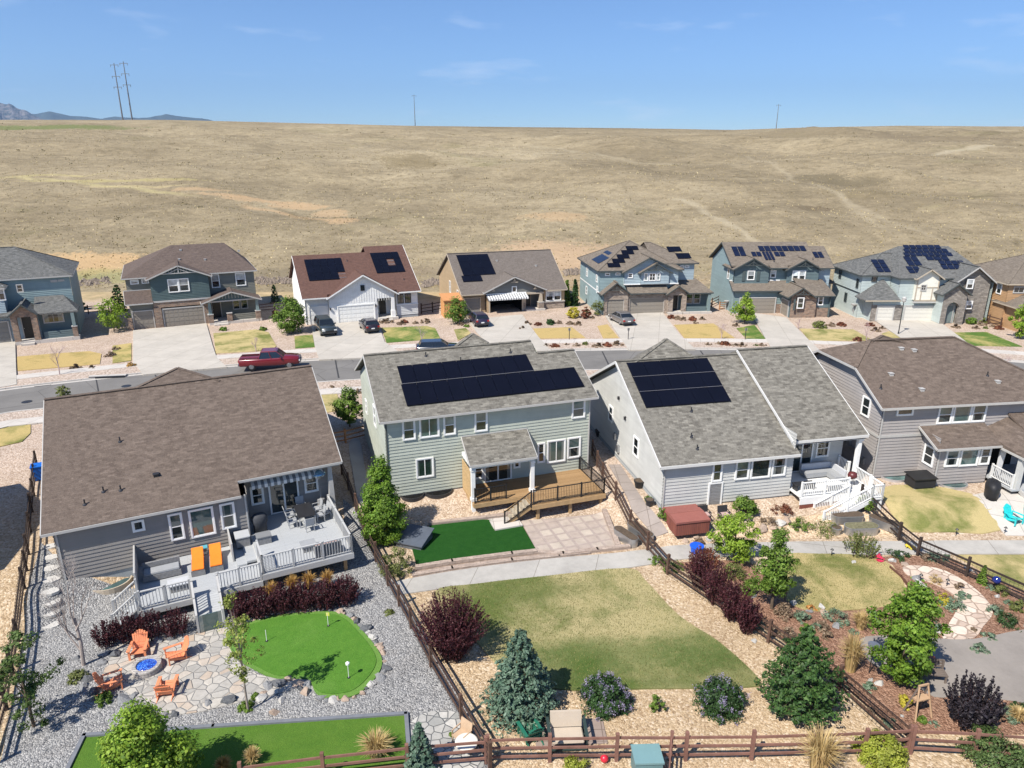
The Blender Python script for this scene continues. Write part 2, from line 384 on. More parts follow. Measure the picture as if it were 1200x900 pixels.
# ================================================================ house kit
class House:
    def __init__(s, name, o, th, label, cat='house', group=None):
        s.root = empty(name, (o[0], o[1], o[2] if len(o) > 2 else 0), R(th), label, cat, group); s.parts = {}
    def mb(s, name, mat):
        k = (name, mat.name)
        if k not in s.parts: s.parts[k] = (MB(), mat)
        m = s.parts[k][0]; m.fr = None; return m
    def lap(s, fr, poly, mat, lap=.215, out=.036, name='wall'):
        m = s.mb(name, mat); m.fr = fr
        z0 = min(p[1] for p in poly); z1 = max(p[1] for p in poly); z = z0
        while z < z1-1e-6:
            zt = min(z+lap, z1); c = clip(clip(poly, z, True), zt, False)
            if len(c) >= 3:
                f = lambda q: out*(1-(q-z)/lap)
                m.face([(p[0], f(p[1]), p[1]) for p in c])
                lo = [p[0] for p in c if abs(p[1]-z) < 1e-6]
                if len(lo) >= 2: m.face([(min(lo), 0, z), (max(lo), 0, z), (max(lo), out, z), (min(lo), out, z)])
            z = zt
        m.fr = None
    def flat(s, fr, poly, mat, name='wall', d=.0, depth=None):
        m = s.mb(name, mat); m.fr = fr
        if depth: m.hexa([(p[0], 0, p[1]) for p in poly], [(p[0], depth, p[1]) for p in poly])
        else: m.face([(p[0], d, p[1]) for p in poly])
        m.fr = None
    def block(s, x0, x1, y0, y1, z0, z1, mat, faces='fblr', lapw=.215):
        rect = lambda a, b: [(a, z0), (b, z0), (b, z1), (a, z1)]
        if 'f' in faces: s.lap(front(y0), rect(x0, x1), mat, lapw)
        if 'b' in faces: s.lap(back(y1), rect(x0, x1), mat, lapw)
        if 'l' in faces: s.lap(left(x0), rect(y0, y1), mat, lapw)
        if 'r' in faces: s.lap(right(x1), rect(y0, y1), mat, lapw)
    def slab(s, mat, *polys, t=.15):
        m = s.mb('roof', mat)
        for p in polys: m.slab(p, t)
    def edge(s, mat, *lines, w=.05, h=.15, drop=.09):
        m = s.mb('fascia', mat)
        for a, b in lines: m.bar((a[0], a[1], a[2]-drop), (b[0], b[1], b[2]-drop), w, h)
    def gable_x(s, mat, tr, x0, x1, ya, za, yr, zr, yc, zc):
        """ridge along x at yr; eaves at ya (camera side) and yc"""
        A, B, C, D, E, F_ = (x0,ya,za), (x1,ya,za), (x1,yr,zr), (x0,yr,zr), (x1,yc,zc), (x0,yc,zc)
        s.slab(mat, [A, B, C, D], [D, C, E, F_]); m = s.mb('roof', mat); m.bar((x0,yr,zr+.02), (x1,yr,zr+.02), .3, .05)
        if tr: s.edge(tr, ((x0-.03,ya-.03,za), (x1+.03,ya-.03,za)), ((x0-.03,ya,za), (x0-.03,yr,zr)), ((x1+.03,ya,za), (x1+.03,yr,zr)), ((x0-.03,yc,zc), (x0-.03,yr,zr)), ((x1+.03,yc,zc), (x1+.03,yr,zr)), ((x0,yc+.03,zc), (x1,yc+.03,zc)))
    def gable_y(s, mat, tr, x0, x1, ze, xr, zr, ya, yc, ze2=None):
        """ridge along y at xr, gable facing the -y side at ya"""
        ze2 = ze if ze2 is None else ze2
        A, D, B = (x0,ya,ze), (xr,ya,zr), (x1,ya,ze2); A2, D2, B2 = (x0,yc,ze), (xr,yc,zr), (x1,yc,ze2)
        s.slab(mat, [A, D, D2, A2], [D, B, B2, D2]); m = s.mb('roof', mat); m.bar((xr,ya,zr+.02), (xr,yc,zr+.02), .3, .05)
        if tr: s.edge(tr, ((x0,ya-.03,ze), (xr,ya-.03,zr)), ((x1,ya-.03,ze2), (xr,ya-.03,zr)), ((x0-.03,ya,ze), (x0-.03,yc,ze)), ((x1+.03,ya,ze2), (x1+.03,yc,ze2)))
    def hip(s, mat, tr, x0, x1, ya, yc, ze, m, left_hip=True, right_hip=True):
        h = (yc-ya)/2; zr = ze+m*h; ym = (ya+yc)/2; xl = x0+h if left_hip else x0; xr = x1-h if right_hip else x1
        if xl > xr: xl = xr = (xl+xr)/2
        A, B, C, D = (x0,ya,ze), (x1,ya,ze), (x1,yc,ze), (x0,yc,ze); P, Q = (xl,ym,zr), (xr,ym,zr)
        if xr-xl > .05: s.slab(mat, [A,B,Q,P], [C,D,P,Q])
        else: s.slab(mat, [A,B,P], [C,D,P])
        s.slab(mat, [D,A,P], [B,C,Q])
        mm = s.mb('roof', mat)
        for a, b in ((P,Q),(A,P),(D,P),(B,Q),(C,Q)):
            if (Vector(a)-Vector(b)).length > .1: mm.bar((a[0],a[1],a[2]+.015), (b[0],b[1],b[2]+.015), .26, .04)
        if tr: s.edge(tr, (A,B), (B,C), (C,D), (D,A))
    def win(s, fr, s0, s1, z0, z1, style='dh', frame=WHITE, blind=None, cw=.08, glass=None, sill=False):
        f = MB(); f.fr = fr; d = .10
        def b(m, a0, a1, c0, c1, d0, d1): m.hexa([(a0,d0,c0),(a1,d0,c0),(a1,d0,c1),(a0,d0,c1)], [(a0,d1,c0),(a1,d1,c0),(a1,d1,c1),(a0,d1,c1)])
        b(f, s0-cw, s0, z0-cw, z1+cw, 0, d); b(f, s1, s1+cw, z0-cw, z1+cw, 0, d); b(f, s0, s1, z1, z1+cw, 0, d-.003); b(f, s0, s1, z0-cw, z0, 0, d+.03 if sill else d-.003)
        zm = (z0+z1)/2; sm = (s0+s1)/2; w = .045; e = .08
        for a0, a1, c0, c1 in ((s0, s0+w, z0, z1), (s1-w, s1, z0, z1), (s0+w, s1-w, z0, z0+w), (s0+w, s1-w, z1-w, z1)): b(f, a0, a1, c0, c1, .02, e)
        if style in ('dh', 'grid'): b(f, s0+w, s1-w, zm-w/2, zm+w/2, .02, e+.006)
        if style in ('sl', 'grid'): b(f, sm-w/2, sm+w/2, z0+w, z1-w, .02, e+.012)
        fo = f.build('window', frame, s.root)
        p = MB(); p.fr = fr; zt = zm if (blind is not None and style in ('dh', 'grid')) else (z1 - (z1-z0)*.35 if blind is not None else z1)
        p.face([(s0, .058, z0), (s1, .058, z0), (s1, .058, zt), (s0, .058, zt)]); p.build('pane', glass or GLASS, fo)
        if blind is not None:
            q = MB(); q.fr = fr; q.face([(s0, .058, zt), (s1, .058, zt), (s1, .058, z1), (s0, .058, z1)]); q.build('blind', blind, fo)
        return fo
    def garage(s, fr, s0, s1, z0, z1, mat, frame=WHITE, rows=4, cols=None, recess=.0):
        m = MB(); m.fr = fr; n = cols or max(2, round((s1-s0)/.6))
        def b(m, a0, a1, c0, c1, d0, d1): m.hexa([(a0,d0,c0),(a1,d0,c0),(a1,d0,c1),(a0,d0,c1)], [(a0,d1,c0),(a1,d1,c0),(a1,d1,c1),(a0,d1,c1)])
        h = (z1-z0)/rows; w = (s1-s0)/n
        for r in range(rows):
            b(m, s0, s1, z0+r*h+.012, z0+(r+1)*h-.012, .03, .06)
            for k in range(n): b(m, s0+k*w+.07, s0+(k+1)*w-.07, z0+r*h+.09, z0+(r+1)*h-.09, .06, .075)
        b(m, s0, s1, z0, z1, .0, .028)
        d = m.build('garage_door', mat, s.root)
        f = MB(); f.fr = fr; c = .14
        b(f, s0-c, s0, z0, z1+c, 0, .13); b(f, s1, s1+c, z0, z1+c, 0, .13); b(f, s0, s1, z1, z1+c, 0, .128)
        f.build('door_frame', frame, d); return d
    def door(s, fr, s0, s1, z0, z1, mat=DOORBLK, frame=WHITE, name='door', style='panel'):
        def b(m, a0, a1, c0, c1, d0, d1): m.hexa([(a0,d0,c0),(a1,d0,c0),(a1,d0,c1),(a0,d0,c1)], [(a0,d1,c0),(a1,d1,c0),(a1,d1,c1),(a0,d1,c1)])
        m = MB(); m.fr = fr; b(m, s0, s1, z0, z1, .0, .06)
        if style == 'panel':
            for r0, r1 in ((.08, .42), (.48, .92)):
                for c0, c1 in ((.12, .46), (.54, .88)):
                    b(m, s0+(s1-s0)*c0, s0+(s1-s0)*c1, z0+(z1-z0)*r0, z0+(z1-z0)*r1, .06, .072)
        d = m.build(name, mat, s.root)
        f = MB(); f.fr = fr; c = .1
        b(f, s0-c, s0, z0, z1+c, 0, .09); b(f, s1, s1+c, z0, z1+c, 0, .09); b(f, s0, s1, z1, z1+c, 0, .088)
        if style == 'slide':
            sm = (s0+s1)/2; b(f, sm-.05, sm+.05, z0, z1, .05, .085); b(f, s0, s1, z0, z0+.07, .05, .087)
        f.build('door_frame', frame, d)
        if style == 'panel':
            k = MB(); k.fr = fr; k.lathe([(.03,-.02),(.035,0),(.03,.02)], (s0+.1, .09, z0+(z1-z0)*.47), 8); k.build('handle', ALU, d)
        return d
    def panels(s, x0, x1, y0, y1, zf, nx, ny, mat=SOLAR, skip=(), gap=.025, lift=.12):
        """solar panels lying on the slope z = zf(x, y)"""
        w = (x1-x0)/nx; h = (y1-y0)/ny
        for j in range(ny):
            for i in range(nx):
                if (i, j) in skip: continue
                a, b, c, d = x0+i*w+gap/2, x0+(i+1)*w-gap/2, y0+j*h+gap/2, y0+(j+1)*h-gap/2
                m = MB(); m.slab([(p, q, zf(p, q)+lift) for p, q in ((a,c),(b,c),(b,d),(a,d))], .045); m.build('solar_panel', mat, s.root)
        r = s.mb('panel_rail', ALU)
        for j in range(ny):
            for k in (.25, .75):
                yy = y0+(j+k)*h; r.bar((x0+.02, yy, zf(x0, yy)+lift-.075), (x1-.02, yy, zf(x1, yy)+lift-.075), .04, .05)
    def vent(s, x, y, z, kind='pipe'):
        if kind == 'pipe':
            m = MB(); m.tube([(x,y,z-.1), (x,y,z+.28)], .04, 8); m.lathe([(.13,-.05),(.10,.02),(.04,.06)], (x,y,z), 10); m.build('vent_pipe', DKMETAL, s.root)
        else:
            m = MB(); m.box(x-.13, x+.13, y-.13, y+.13, z-.1, z+.1); m.box(x-.16, x+.16, y-.16, y+.16, z+.1, z+.13); m.build('roof_vent', kind if not isinstance(kind, str) else DKMETAL, s.root)
    def bracket(s, fr, c, z, mat, w=1.1, h=.7):
        """timber truss in a gable peak"""
        m = s.mb('gable_truss', mat); m.fr = fr
        p = lambda a, b: (c+a, .25, z+b)
        m.bar(p(-w,-h), p(w,-h), .1, .1, (0,0,1)); m.bar(p(0,-h), p(0,0), .1)
        m.bar(p(-w*.55,-h), p(0,-h*.35), .08); m.bar(p(w*.55,-h), p(0,-h*.35), .08); m.fr = None
    def finish(s):
        for (name, _), (m, mat) in s.parts.items():
            if not m.v: continue
            for q in (m.split() if name != 'roof' else [m]): q.build(name, mat, s.root)
        return s.root
def railing(m, pts, h=1.0, bal=.12, post=True, pw=.1, bw=.035, rw=.1, base=.1, mid=False):
    """pts: polyline along the walking surface"""
    for a, b in zip(pts[:-1], pts[1:]):
        a = Vector(a); b = Vector(b); u = Vector((0,0,1)); L = (b-a).length; d = (b-a)/L
        m.bar(a+u*h, b+u*h, rw, .05); m.bar(a+u*base, b+u*base, rw*.6, .05)
        if mid: m.bar(a+u*(h-.1), b+u*(h-.1), rw*.5, .04)
        n = max(1, round(L/bal))
        for i in range(1, n): q = a+d*(L*i/n); m.bar(q+u*base, q+u*h, bw)
    if post:
        acc = []
        for a, b in zip(pts[:-1], pts[1:]):
            L = (Vector(b)-Vector(a)).length; n = max(1, math.ceil(L/2.0))
            for i in range(n+1): acc.append(Vector(a).lerp(Vector(b), i/n))
        for q in acc:
            if True: m.box(q.x-pw/2, q.x+pw/2, q.y-pw/2, q.y+pw/2, q.z-.15, q.z+h+.08)
def rails(parent, mat, runs, name='railing', **k):
    for r in runs:
        m = MB(); railing(m, r, **k); m.build(name, mat, parent)
def stairs(m, a, b, width_dir, width, n, str_m=None, th=.05):
    """treads from a (top) to b (bottom); width_dir horizontal unit vector"""
    a = Vector(a); b = Vector(b); wv = Vector((width_dir[0], width_dir[1], 0))*width; hd = Vector((b.x-a.x, b.y-a.y, 0)); run = hd.length/n; hd.normalize(); dz = (b.z-a.z)/n
    for i in range(n):
        p = a+hd*(run*i); p.z = a.z+dz*(i+1); q = p+hd*(run*1.08)
        m.hexa([tuple(v) for v in (p-Vector((0,0,th)), q-Vector((0,0,th)), q+wv-Vector((0,0,th)), p+wv-Vector((0,0,th)))], [tuple(v) for v in (p, q, q+wv, p+wv)])
        m.hexa([tuple(v) for v in (p+Vector((0,0,-th)), p+hd*.02+Vector((0,0,-th)), p+wv+hd*.02+Vector((0,0,-th)), p+wv+Vector((0,0,-th)))], [tuple(v) for v in (p+Vector((0,0,-dz-.003)), p+hd*.02+Vector((0,0,-dz-.003)), p+wv+hd*.02+Vector((0,0,-dz-.003)), p+wv+Vector((0,0,-dz-.003)))])
    if str_m is not None:
        for k in (0, 1): str_m.bar(a+wv*k+Vector((0,0,-.12)), b+wv*k+Vector((0,0,-.05)), .05, .28)
# ================================================================ ground, hill, streets
def axis(segs):
    out = []
    for a, b, st in segs: out += list(np.arange(a, b-1e-6, st))
    return out+[segs[-1][1]]
def gridmesh(name, xs, ys, zf, mat, smooth=True):
    V = [(x, y, zf(x, y)) for y in ys for x in xs]; nx = len(xs); Fc = []
    for j in range(len(ys)-1):
        for i in range(nx-1): a = j*nx+i; Fc.append((a, a+1, a+1+nx, a+nx))
    me = bpy.data.meshes.new(name); me.from_pydata(V, [], Fc); me.update(); uvmap(me); me.materials.append(mat)
    if smooth: me.shade_smooth()
    o = bpy.data.objects.new(name, me); COL.objects.link(o); return o
def groundmat():
    t = NT('ground_gravel', .95, .12)
    v = t.vor(11); s = t.n.new('ShaderNodeSeparateColor'); t.l.new(v, s.inputs[0])
    near = t.ramp(s.outputs[0], [(0, (.28,.195,.115)), (.35, (.41,.305,.19)), (.8, (.50,.385,.255)), (1, (.58,.48,.36))])
    far = t.ramp(s.outputs[0], [(0, (.32,.235,.175)), (.5, (.43,.335,.262)), (1, (.54,.45,.375))])
    sx = t.n.new('ShaderNodeSeparateXYZ'); t.l.new(t.co(), sx.inputs[0])
    fy = t.math('ADD', sx.outputs[1], t.math('MULTIPLY', t.noise(.15, 3), 8))
    m = t.n.new('ShaderNodeMapRange'); m.inputs[1].default_value = 36; m.inputs[2].default_value = 50; t.l.new(fy, m.inputs[0])
    k = t.mix(m.outputs[0], near, far)
    # wild grass behind the far houses
    m2 = t.n.new('ShaderNodeMapRange'); m2.inputs[1].default_value = 107; m2.inputs[2].default_value = 111; t.l.new(fy, m2.inputs[0])
    wild = t.ramp(t.noise(.5, 7, .7), [(.25, (.24,.20,.10)), (.5, (.40,.31,.18)), (.7, (.52,.38,.22))])
    k = t.mix(m2.outputs[0], k, wild)
    k = t.mix(.5, k, t.ramp(t.noise(.35, 6, .65), [(.3, (.36,.36,.36)), (.7, (.62,.62,.62))]), 'OVERLAY')
    t.color(k); t.bump(t.math('MULTIPLY', t.vor(11, out='Distance'), -1), .035); return t.m
GROUND = groundmat()
xs = axis([(-420,-60,12), (-60,-44,2), (-44,50,.6), (50,90,2), (90,420,15)]); ys = axis([(-80,10,6), (10,56,.6), (56,112,3.5), (112,124,4)])
tag(gridmesh('ground', xs, ys, lambda x, y: zg(x, y) if y < HB+.1 else -0.6, GROUND), kind='structure')
def hillmat():
    t = NT('hill_dry_grass', .95, .1)
    w = t.co('Object', (.62, 1, 1), (0, 0, .25))
    big = t.noise(.012, 6, .62, w, .6); mid = t.noise(.09, 7, .7, w, .5); fin = t.noise(.7, 7, .72, w); mic = t.noise(4.5, 4, .7, w)
    k = t.ramp(t.math('ADD', t.math('MULTIPLY', big, .55), t.math('MULTIPLY', mid, .45)), [(.34, (.172,.142,.094)), (.44, (.236,.195,.130)), (.55, (.302,.252,.170)), (.68, (.38,.322,.224))])
    k = t.mix(.32, k, t.ramp(t.noise(.16, 6, .7, t.co('Object', (.3, 1.1, 1), (0, 0, -.35)), 1.2), [(.32, (.30,.29,.26)), (.5, (.5,.5,.5)), (.68, (.70,.69,.66))]), 'OVERLAY')
    k = t.mix(.6, k, t.ramp(fin, [(.25, (.22,.21,.18)), (.5, (.50,.50,.50)), (.75, (.70,.69,.66))]), 'OVERLAY')
    k = t.mix(.45, k, t.ramp(mic, [(.3, (.25,.25,.22)), (.7, (.75,.73,.7))]), 'OVERLAY')
    cl = t.math('MULTIPLY', t.ramp(t.noise(.42, 7, .72), [(.54, (0,0,0)), (.66, (1,1,1))]), t.ramp(t.noise(.035, 4, .6), [(.36, (.12,.12,.12)), (.66, (.85,.85,.85))]))
    k = t.mix(cl, k, (.135,.112,.070))
    k = t.mix(t.math('MULTIPLY', t.ramp(t.noise(1.6, 4, .7), [(.6, (0,0,0)), (.72, (1,1,1))]), .5), k, (.11,.09,.055))
    gr = t.math('MULTIPLY', t.ramp(t.noise(.03, 5, .65, t.co('Object', (1, 1.5, 1))), [(.60, (0,0,0)), (.74, (1,1,1))]), .35)
    k = t.mix(gr, k, (.15,.15,.06))
    # bare orange earth scars and the graded track at the foot of the slope
    sx = t.n.new('ShaderNodeSeparateXYZ'); t.l.new(t.co(), sx.inputs[0])
    def spot(cx, cy, rx, ry, a=1.0):
        dx = t.math('DIVIDE', t.math('SUBTRACT', sx.outputs[0], cx), rx); dy = t.math('DIVIDE', t.math('SUBTRACT', sx.outputs[1], cy), ry)
        d = t.math('ADD', t.math('MULTIPLY', dx, dx), t.math('MULTIPLY', dy, dy))
        d = t.math('ADD', d, t.math('ADD', t.math('MULTIPLY', t.math('SUBTRACT', t.noise(.16, 5, .7), .5), 2.6), t.math('MULTIPLY', t.math('SUBTRACT', t.noise(1.1, 5, .75), .5), 3.2)))
        m = t.n.new('ShaderNodeMapRange'); m.inputs[1].default_value = 1.0; m.inputs[2].default_value = .4; m.inputs[4].default_value = a; t.l.new(d, m.inputs[0]); return m.outputs[0]
    for s_ in HILL_SPOTS: k = t.mix(spot(*s_[:5]), k, s_[5])
    for (x0, y0), (x1, y1), wd, am, c in HILL_LINES:  # tracks, and gullies with their shaded flanks put into the colour
        L = math.hypot(x1-x0, y1-y0); ux, uy = (x1-x0)/L, (y1-y0)/L
        ax = t.math('SUBTRACT', sx.outputs[0], x0); ay = t.math('SUBTRACT', sx.outputs[1], y0)
        al = t.math('ADD', t.math('MULTIPLY', ax, ux), t.math('MULTIPLY', ay, uy)); ac = t.math('SUBTRACT', t.math('MULTIPLY', ay, ux), t.math('MULTIPLY', ax, uy))
        ac = t.math('ADD', ac, t.math('MULTIPLY', t.math('SUBTRACT', t.noise(.05, 4, .6), .5), wd*7))
        m = t.n.new('ShaderNodeMapRange'); m.inputs[1].default_value = 1; m.inputs[2].default_value = .2; m.inputs[4].default_value = am; t.l.new(t.math('ABSOLUTE', t.math('DIVIDE', ac, wd)), m.inputs[0])
        e = t.n.new('ShaderNodeMapRange'); e.inputs[1].default_value = L*.5; e.inputs[2].default_value = L*.35; t.l.new(t.math('ABSOLUTE', t.math('SUBTRACT', al, L*.5)), e.inputs[0])
        k = t.mix(t.math('MULTIPLY', t.math('MULTIPLY', m.outputs[0], e.outputs[0]), t.math('ADD', t.noise(.5, 5, .7), .3)), k, c)
    t.color(k)
    t.bump(t.math('ADD', t.math('MULTIPLY', fin, 1.0), t.math('MULTIPLY', mic, .3)), .45, .9); return t.m
def onhill(x, y):
    """where the ray through photo pixel x, y meets the hill"""
    r = ray(x, y); lo, hi = HB, 420
    t = HB/r[1]
    while t*r[1] < 420:
        p = (r[0]*t, r[1]*t, CAMH+r[2]*t)
        if p[2] <= hill(p[0], p[1]): return Vector((p[0], p[1], hill(p[0], p[1])))
        t += .6
    return Vector((r[0]*t, r[1]*t, 0))
EARTH = (.43,.30,.175); HILL_SPOTS = []
HILL_LINES = [(tuple(onhill(*a))[:2], tuple(onhill(*b))[:2], w_, am, c) for a, b, w_, am, c in (((845,178),(1075,292),1.5,.32,(.44,.38,.27)), ((900,205),(1130,300),1.3,.28,(.43,.37,.265)), ((860,200),(1060,300),2.2,.55,(.17,.14,.09)), ((780,230),(930,305),1.8,.55,(.44,.38,.27)), ((1060,182),(1200,172),2.5,.6,(.46,.40,.29)), ((0,208),(240,230),1.4,.6,(.46,.40,.2)), ((600,165),(880,200),3.0,.35,(.44,.38,.27)), ((280,238),(400,262),1.6,.8,(.45,.31,.18)), ((320,243),(375,262),1.8,.6,(.15,.12,.07)))]
for (x, y, rx, ry, a, c) in ((232,222,8,1.5,.6,EARTH), (262,228,8,1.6,.65,EARTH), (290,234,8,2,.7,EARTH), (402,258,3.5,3.5,.7,EARTH), (60,205,20,1.2,.5,(.42,.36,.17)), (170,220,16,1.2,.5,(.45,.37,.2)), (352,243,7,3.2,.8,EARTH), (325,238,6,2,.75,EARTH), (385,251,4,4,.7,(.42,.30,.18)), (650,253,8,3,.6,EARTH), (110,213,30,1.6,.5,(.42,.36,.16)), (60,310,30,5,.75,(.50,.34,.18)), (330,322,26,3,.55,(.19,.16,.11)), (560,318,18,3,.35,(.22,.17,.12)), (660,300,14,9,.7,(.47,.33,.21)), (720,330,18,5,.4,(.47,.34,.22)), (480,188,12,8,.6,(.17,.135,.075)), (50,150,45,6,.8,(.13,.16,.06)), (1010,225,12,6,.45,(.2,.16,.09)), (900,160,60,14,.6,(.19,.155,.10)), (1120,160,60,16,.65,(.18,.145,.095)), (960,210,9,5,.7,(.15,.125,.08)), (1000,215,10,4,.6,(.15,.125,.08)), (950,245,5,2.5,.7,(.13,.10,.065)), (880,215,7,3,.55,(.16,.13,.085)), (870,250,6,3,.5,(.16,.13,.085)), (1070,240,8,3,.5,(.17,.14,.09)), (740,180,26,5,.5,(.19,.155,.1)), (540,200,10,5,.4,(.17,.14,.09)), (120,325,14,4,.5,(.25,.26,.1))):
    p = onhill(x, y); HILL_SPOTS.append((p.x, p.y, rx, ry, a, c))
xs = axis([(-560,-110,7), (-110,110,1.6), (110,560,7)]); ys = axis([(108,200,1.5), (200,400,3), (400,560,14)])
hillo = gridmesh('hill', xs, ys, lambda x, y: zg(x, y)+(.05 if y >= HB else -.4), hillmat()); tag(hillo, kind='structure')
# ---- far land and mountains
fm = plain('far_plain', (.22,.22,.12), .95, .1, .3, .002)
tag(gridmesh('terrain', axis([(-16000,16000,1600)]), axis([(560,17000,1500)]), lambda x, y: -30, fm), kind='structure')
def mountain(name, prof, D, depth, mat):
    """prof: photo pixels of the skyline"""
    ns = 90; px = np.linspace(prof[0][0], prof[-1][0], ns); py = np.interp(px, [p[0] for p in prof], [p[1] for p in prof])
    V = []; Fc = []; rows = 14
    for j in range(rows):
        v = j/(rows-1)                                    # 0 foot towards viewer, .5 crest, 1 foot behind
        for i in range(ns):
            r = ray(px[i], py[i]); t = D/r[1]; x, z = r[0]*t, CAMH+r[2]*t
            y = D+(v-.5)*depth; hgt = (1-abs(v-.5)*2)**.9
            nz = mnoise.fractal(Vector((x*30/D, y*30/D, D*.01)), 1, 2, 5)
            zz = -40+(z+40)*hgt + (nz*.22*(z+40)*(1-hgt) if j else 0)
            V.append((x*(y/D), y, zz + (.0045 if mat is MTR else .0015)*D*nz*(1 if j == rows//2 else .3)))
    for j in range(rows-1):
        for i in range(ns-1): a = j*ns+i; Fc.append((a, a+1, a+1+ns, a+ns))
    me = bpy.data.meshes.new(name); me.from_pydata(V, [], Fc); me.update(); me.materials.append(mat)
    o = bpy.data.objects.new(name, me); COL.objects.link(o); tag(o, kind='structure')
MTN = plain('mountain_forest', (.055,.075,.07), .95, .1, .5, .006); MTR = NT('mountain_rock', .95, .1)
MTR.color(MTR.ramp(MTR.noise(.012, 8, .75), [(.42, (.03,.045,.045)), (.56, (.20,.18,.17)), (.7, (.30,.26,.24))])); MTR = MTR.m
mountain('mountains', [(-180,98),(-120,96),(-70,104),(-40,100),(-22,104),(-8,112),(0,116),(6,119),(11,118),(17,123),(23,126),(28,125),(36,130),(46,135),(60,142),(80,150)], 13000, 3000, MTR)
mountain('mountains', [(-40,132),(20,129),(44,130),(56,127),(66,129),(82,133),(100,134),(118,137),(135,133),(150,135),(172,134),(196,131),(215,134),(240,136),(262,143),(290,150)], 15500, 3000, MTN)
# ---- zones: sheets draped on the ground
def smooth(poly, n=6, closed=True):
    P = [Vector(p[:2]) for p in poly]; out = []; N = len(P)
    for i in range(N if closed else N-1):
        a, b, c, d = (P[(i-1) % N], P[i], P[(i+1) % N], P[(i+2) % N]) if closed else (P[max(i-1,0)], P[i], P[i+1], P[min(i+2,N-1)])
        for k in range(n):
            t = k/n; out.append(tuple(.5*((2*b)+(c-a)*t+(2*a-5*b+4*c-d)*t*t+(3*b-a-3*c+d)*t**3)))
    if not closed: out.append(tuple(P[-1]))
    return out
def W2(pts): return [tuple(G(*p))[:2] for p in pts]
def inside(poly, x, y):
    c = False; n = len(poly)
    for i in range(n):
        x1, y1 = poly[i]; x2, y2 = poly[(i+1) % n]
        if (y1 > y) != (y2 > y) and x < (x2-x1)*(y-y1)/(y2-y1)+x1: c = not c
    return c
def zone(name, poly, mat, lift=.03, st=.7, kind='structure', skirt=.1, label=None, cat=None):
    P = []
    for i in range(len(poly)):
        a, b = Vector(poly[i]), Vector(poly[(i+1) % len(poly)]); n = max(1, int((b-a).length/st))
        for k in range(n): P.append(a.lerp(b, k/n))
    nb = len(P); xs_ = [p.x for p in P]; ys_ = [p.y for p in P]; pl = [tuple(p) for p in P]
    for x in np.arange(min(xs_), max(xs_), st):
        for y in np.arange(min(ys_), max(ys_), st):
            q = Vector((x+.11*st*math.sin(y*9), y+.11*st*math.sin(x*7)))
            if inside(pl, q.x, q.y): P.append(q)
    v, e, f, *_ = delaunay_2d_cdt(P, [(i, (i+1) % nb) for i in range(nb)], [list(range(nb))], 1, 1e-5)
    V = [(p.x, p.y, zg(p.x, p.y)+lift) for p in v]; Fc = [tuple(t) for t in f]
    me = bpy.data.meshes.new(name); me.from_pydata(V, [], Fc); me.update()
    bm = bmesh.new(); bm.from_mesh(me); bmesh.ops.recalc_face_normals(bm, faces=bm.faces)
    if sum(fc.normal.z for fc in bm.faces) < 0: bmesh.ops.reverse_faces(bm, faces=bm.faces)
    if skirt:
        r = bmesh.ops.extrude_edge_only(bm, edges=[ed for ed in bm.edges if ed.is_boundary])
        for q in r['geom']:
            if isinstance(q, bmesh.types.BMVert): q.co.z -= skirt
    bm.to_mesh(me); bm.free(); uvmap(me); me.materials.append(mat)
    o = bpy.data.objects.new(name, me); COL.objects.link(o); tag(o, label, cat, kind=kind); return o
ASPH = NT('asphalt', .9, .2); _n = ASPH.noise(.3, 6, .6); _k = ASPH.ramp(_n, [(.3, (.145,.139,.131)), (.7, (.195,.187,.176))])
_k = ASPH.mix(.4, _k, ASPH.ramp(ASPH.noise(14, 4, .7), [(.3, (.35,.35,.35)), (.7, (.65,.65,.65))]), 'OVERLAY')
_cr = ASPH.ramp(ASPH.vor(.16, ASPH.co('Object', (1, 1, 1)), 'DISTANCE_TO_EDGE', 'Distance'), [(0, (.25,.25,.25)), (.006, (1,1,1))]); _k = ASPH.mix(.6, _k, _cr, 'MULTIPLY'); ASPH.color(_k); ASPH.bump(ASPH.noise(30, 3), .006); ASPH = ASPH.m
CONC = concrete('sidewalk_concrete', (.52,.485,.44), 1.6, 1.6, stain=.10, rot=R(12)); CONC_D = concrete('driveway_concrete', (.47,.435,.38), 3.0, 3.2, stain=.22, rot=R(12)); CONC_T = concrete('trail_concrete', (.43,.41,.375), 3.2, 40, stain=.45, rot=R(13))
ROCKB = gravel('river_rock_bed', [(0, (.31,.24,.19)), (.5, (.43,.345,.28)), (1, (.55,.47,.40))], 8, .06)
LAWN_T = lawnmat('lawn_straw', (.14,.14,.04), (.26,.23,.08), (.46,.34,.14), .66); LAWN_M = lawnmat('lawn_mixed', (.09,.13,.03), (.17,.19,.05), (.46,.36,.15), .55, .3)
LAWN_G = lawnmat('lawn_green', (.06,.13,.025), (.12,.19,.04), (.42,.35,.14), .46, .25); _g = lambda x, y: tuple(G(x, y))[:2]
LAWN_B = lawnmat('lawn_backyard', (.07,.115,.028), (.16,.185,.055), (.42,.36,.185), .53, .22, [_g(740,768)+(5.5,1.3,.62,(.066,.125,.025)), _g(820,765)+(2.2,1.8,.55,(.062,.12,.024)), _g(660,785)+(3,1.6,.6,(.07,.12,.028)), _g(600,690)+(4,1.2,.65,(.09,.13,.03)), _g(700,806)+(6,.6,.4,(.065,.12,.026)), _g(850,790)+(3,1.5,.5,(.08,.12,.03)), _g(560,715)+(1.6,2.4,.45,(.10,.14,.035))])
LAWN_C = lawnmat('lawn_pale', (.12,.145,.04), (.21,.215,.07), (.46,.375,.18), .54, .35)
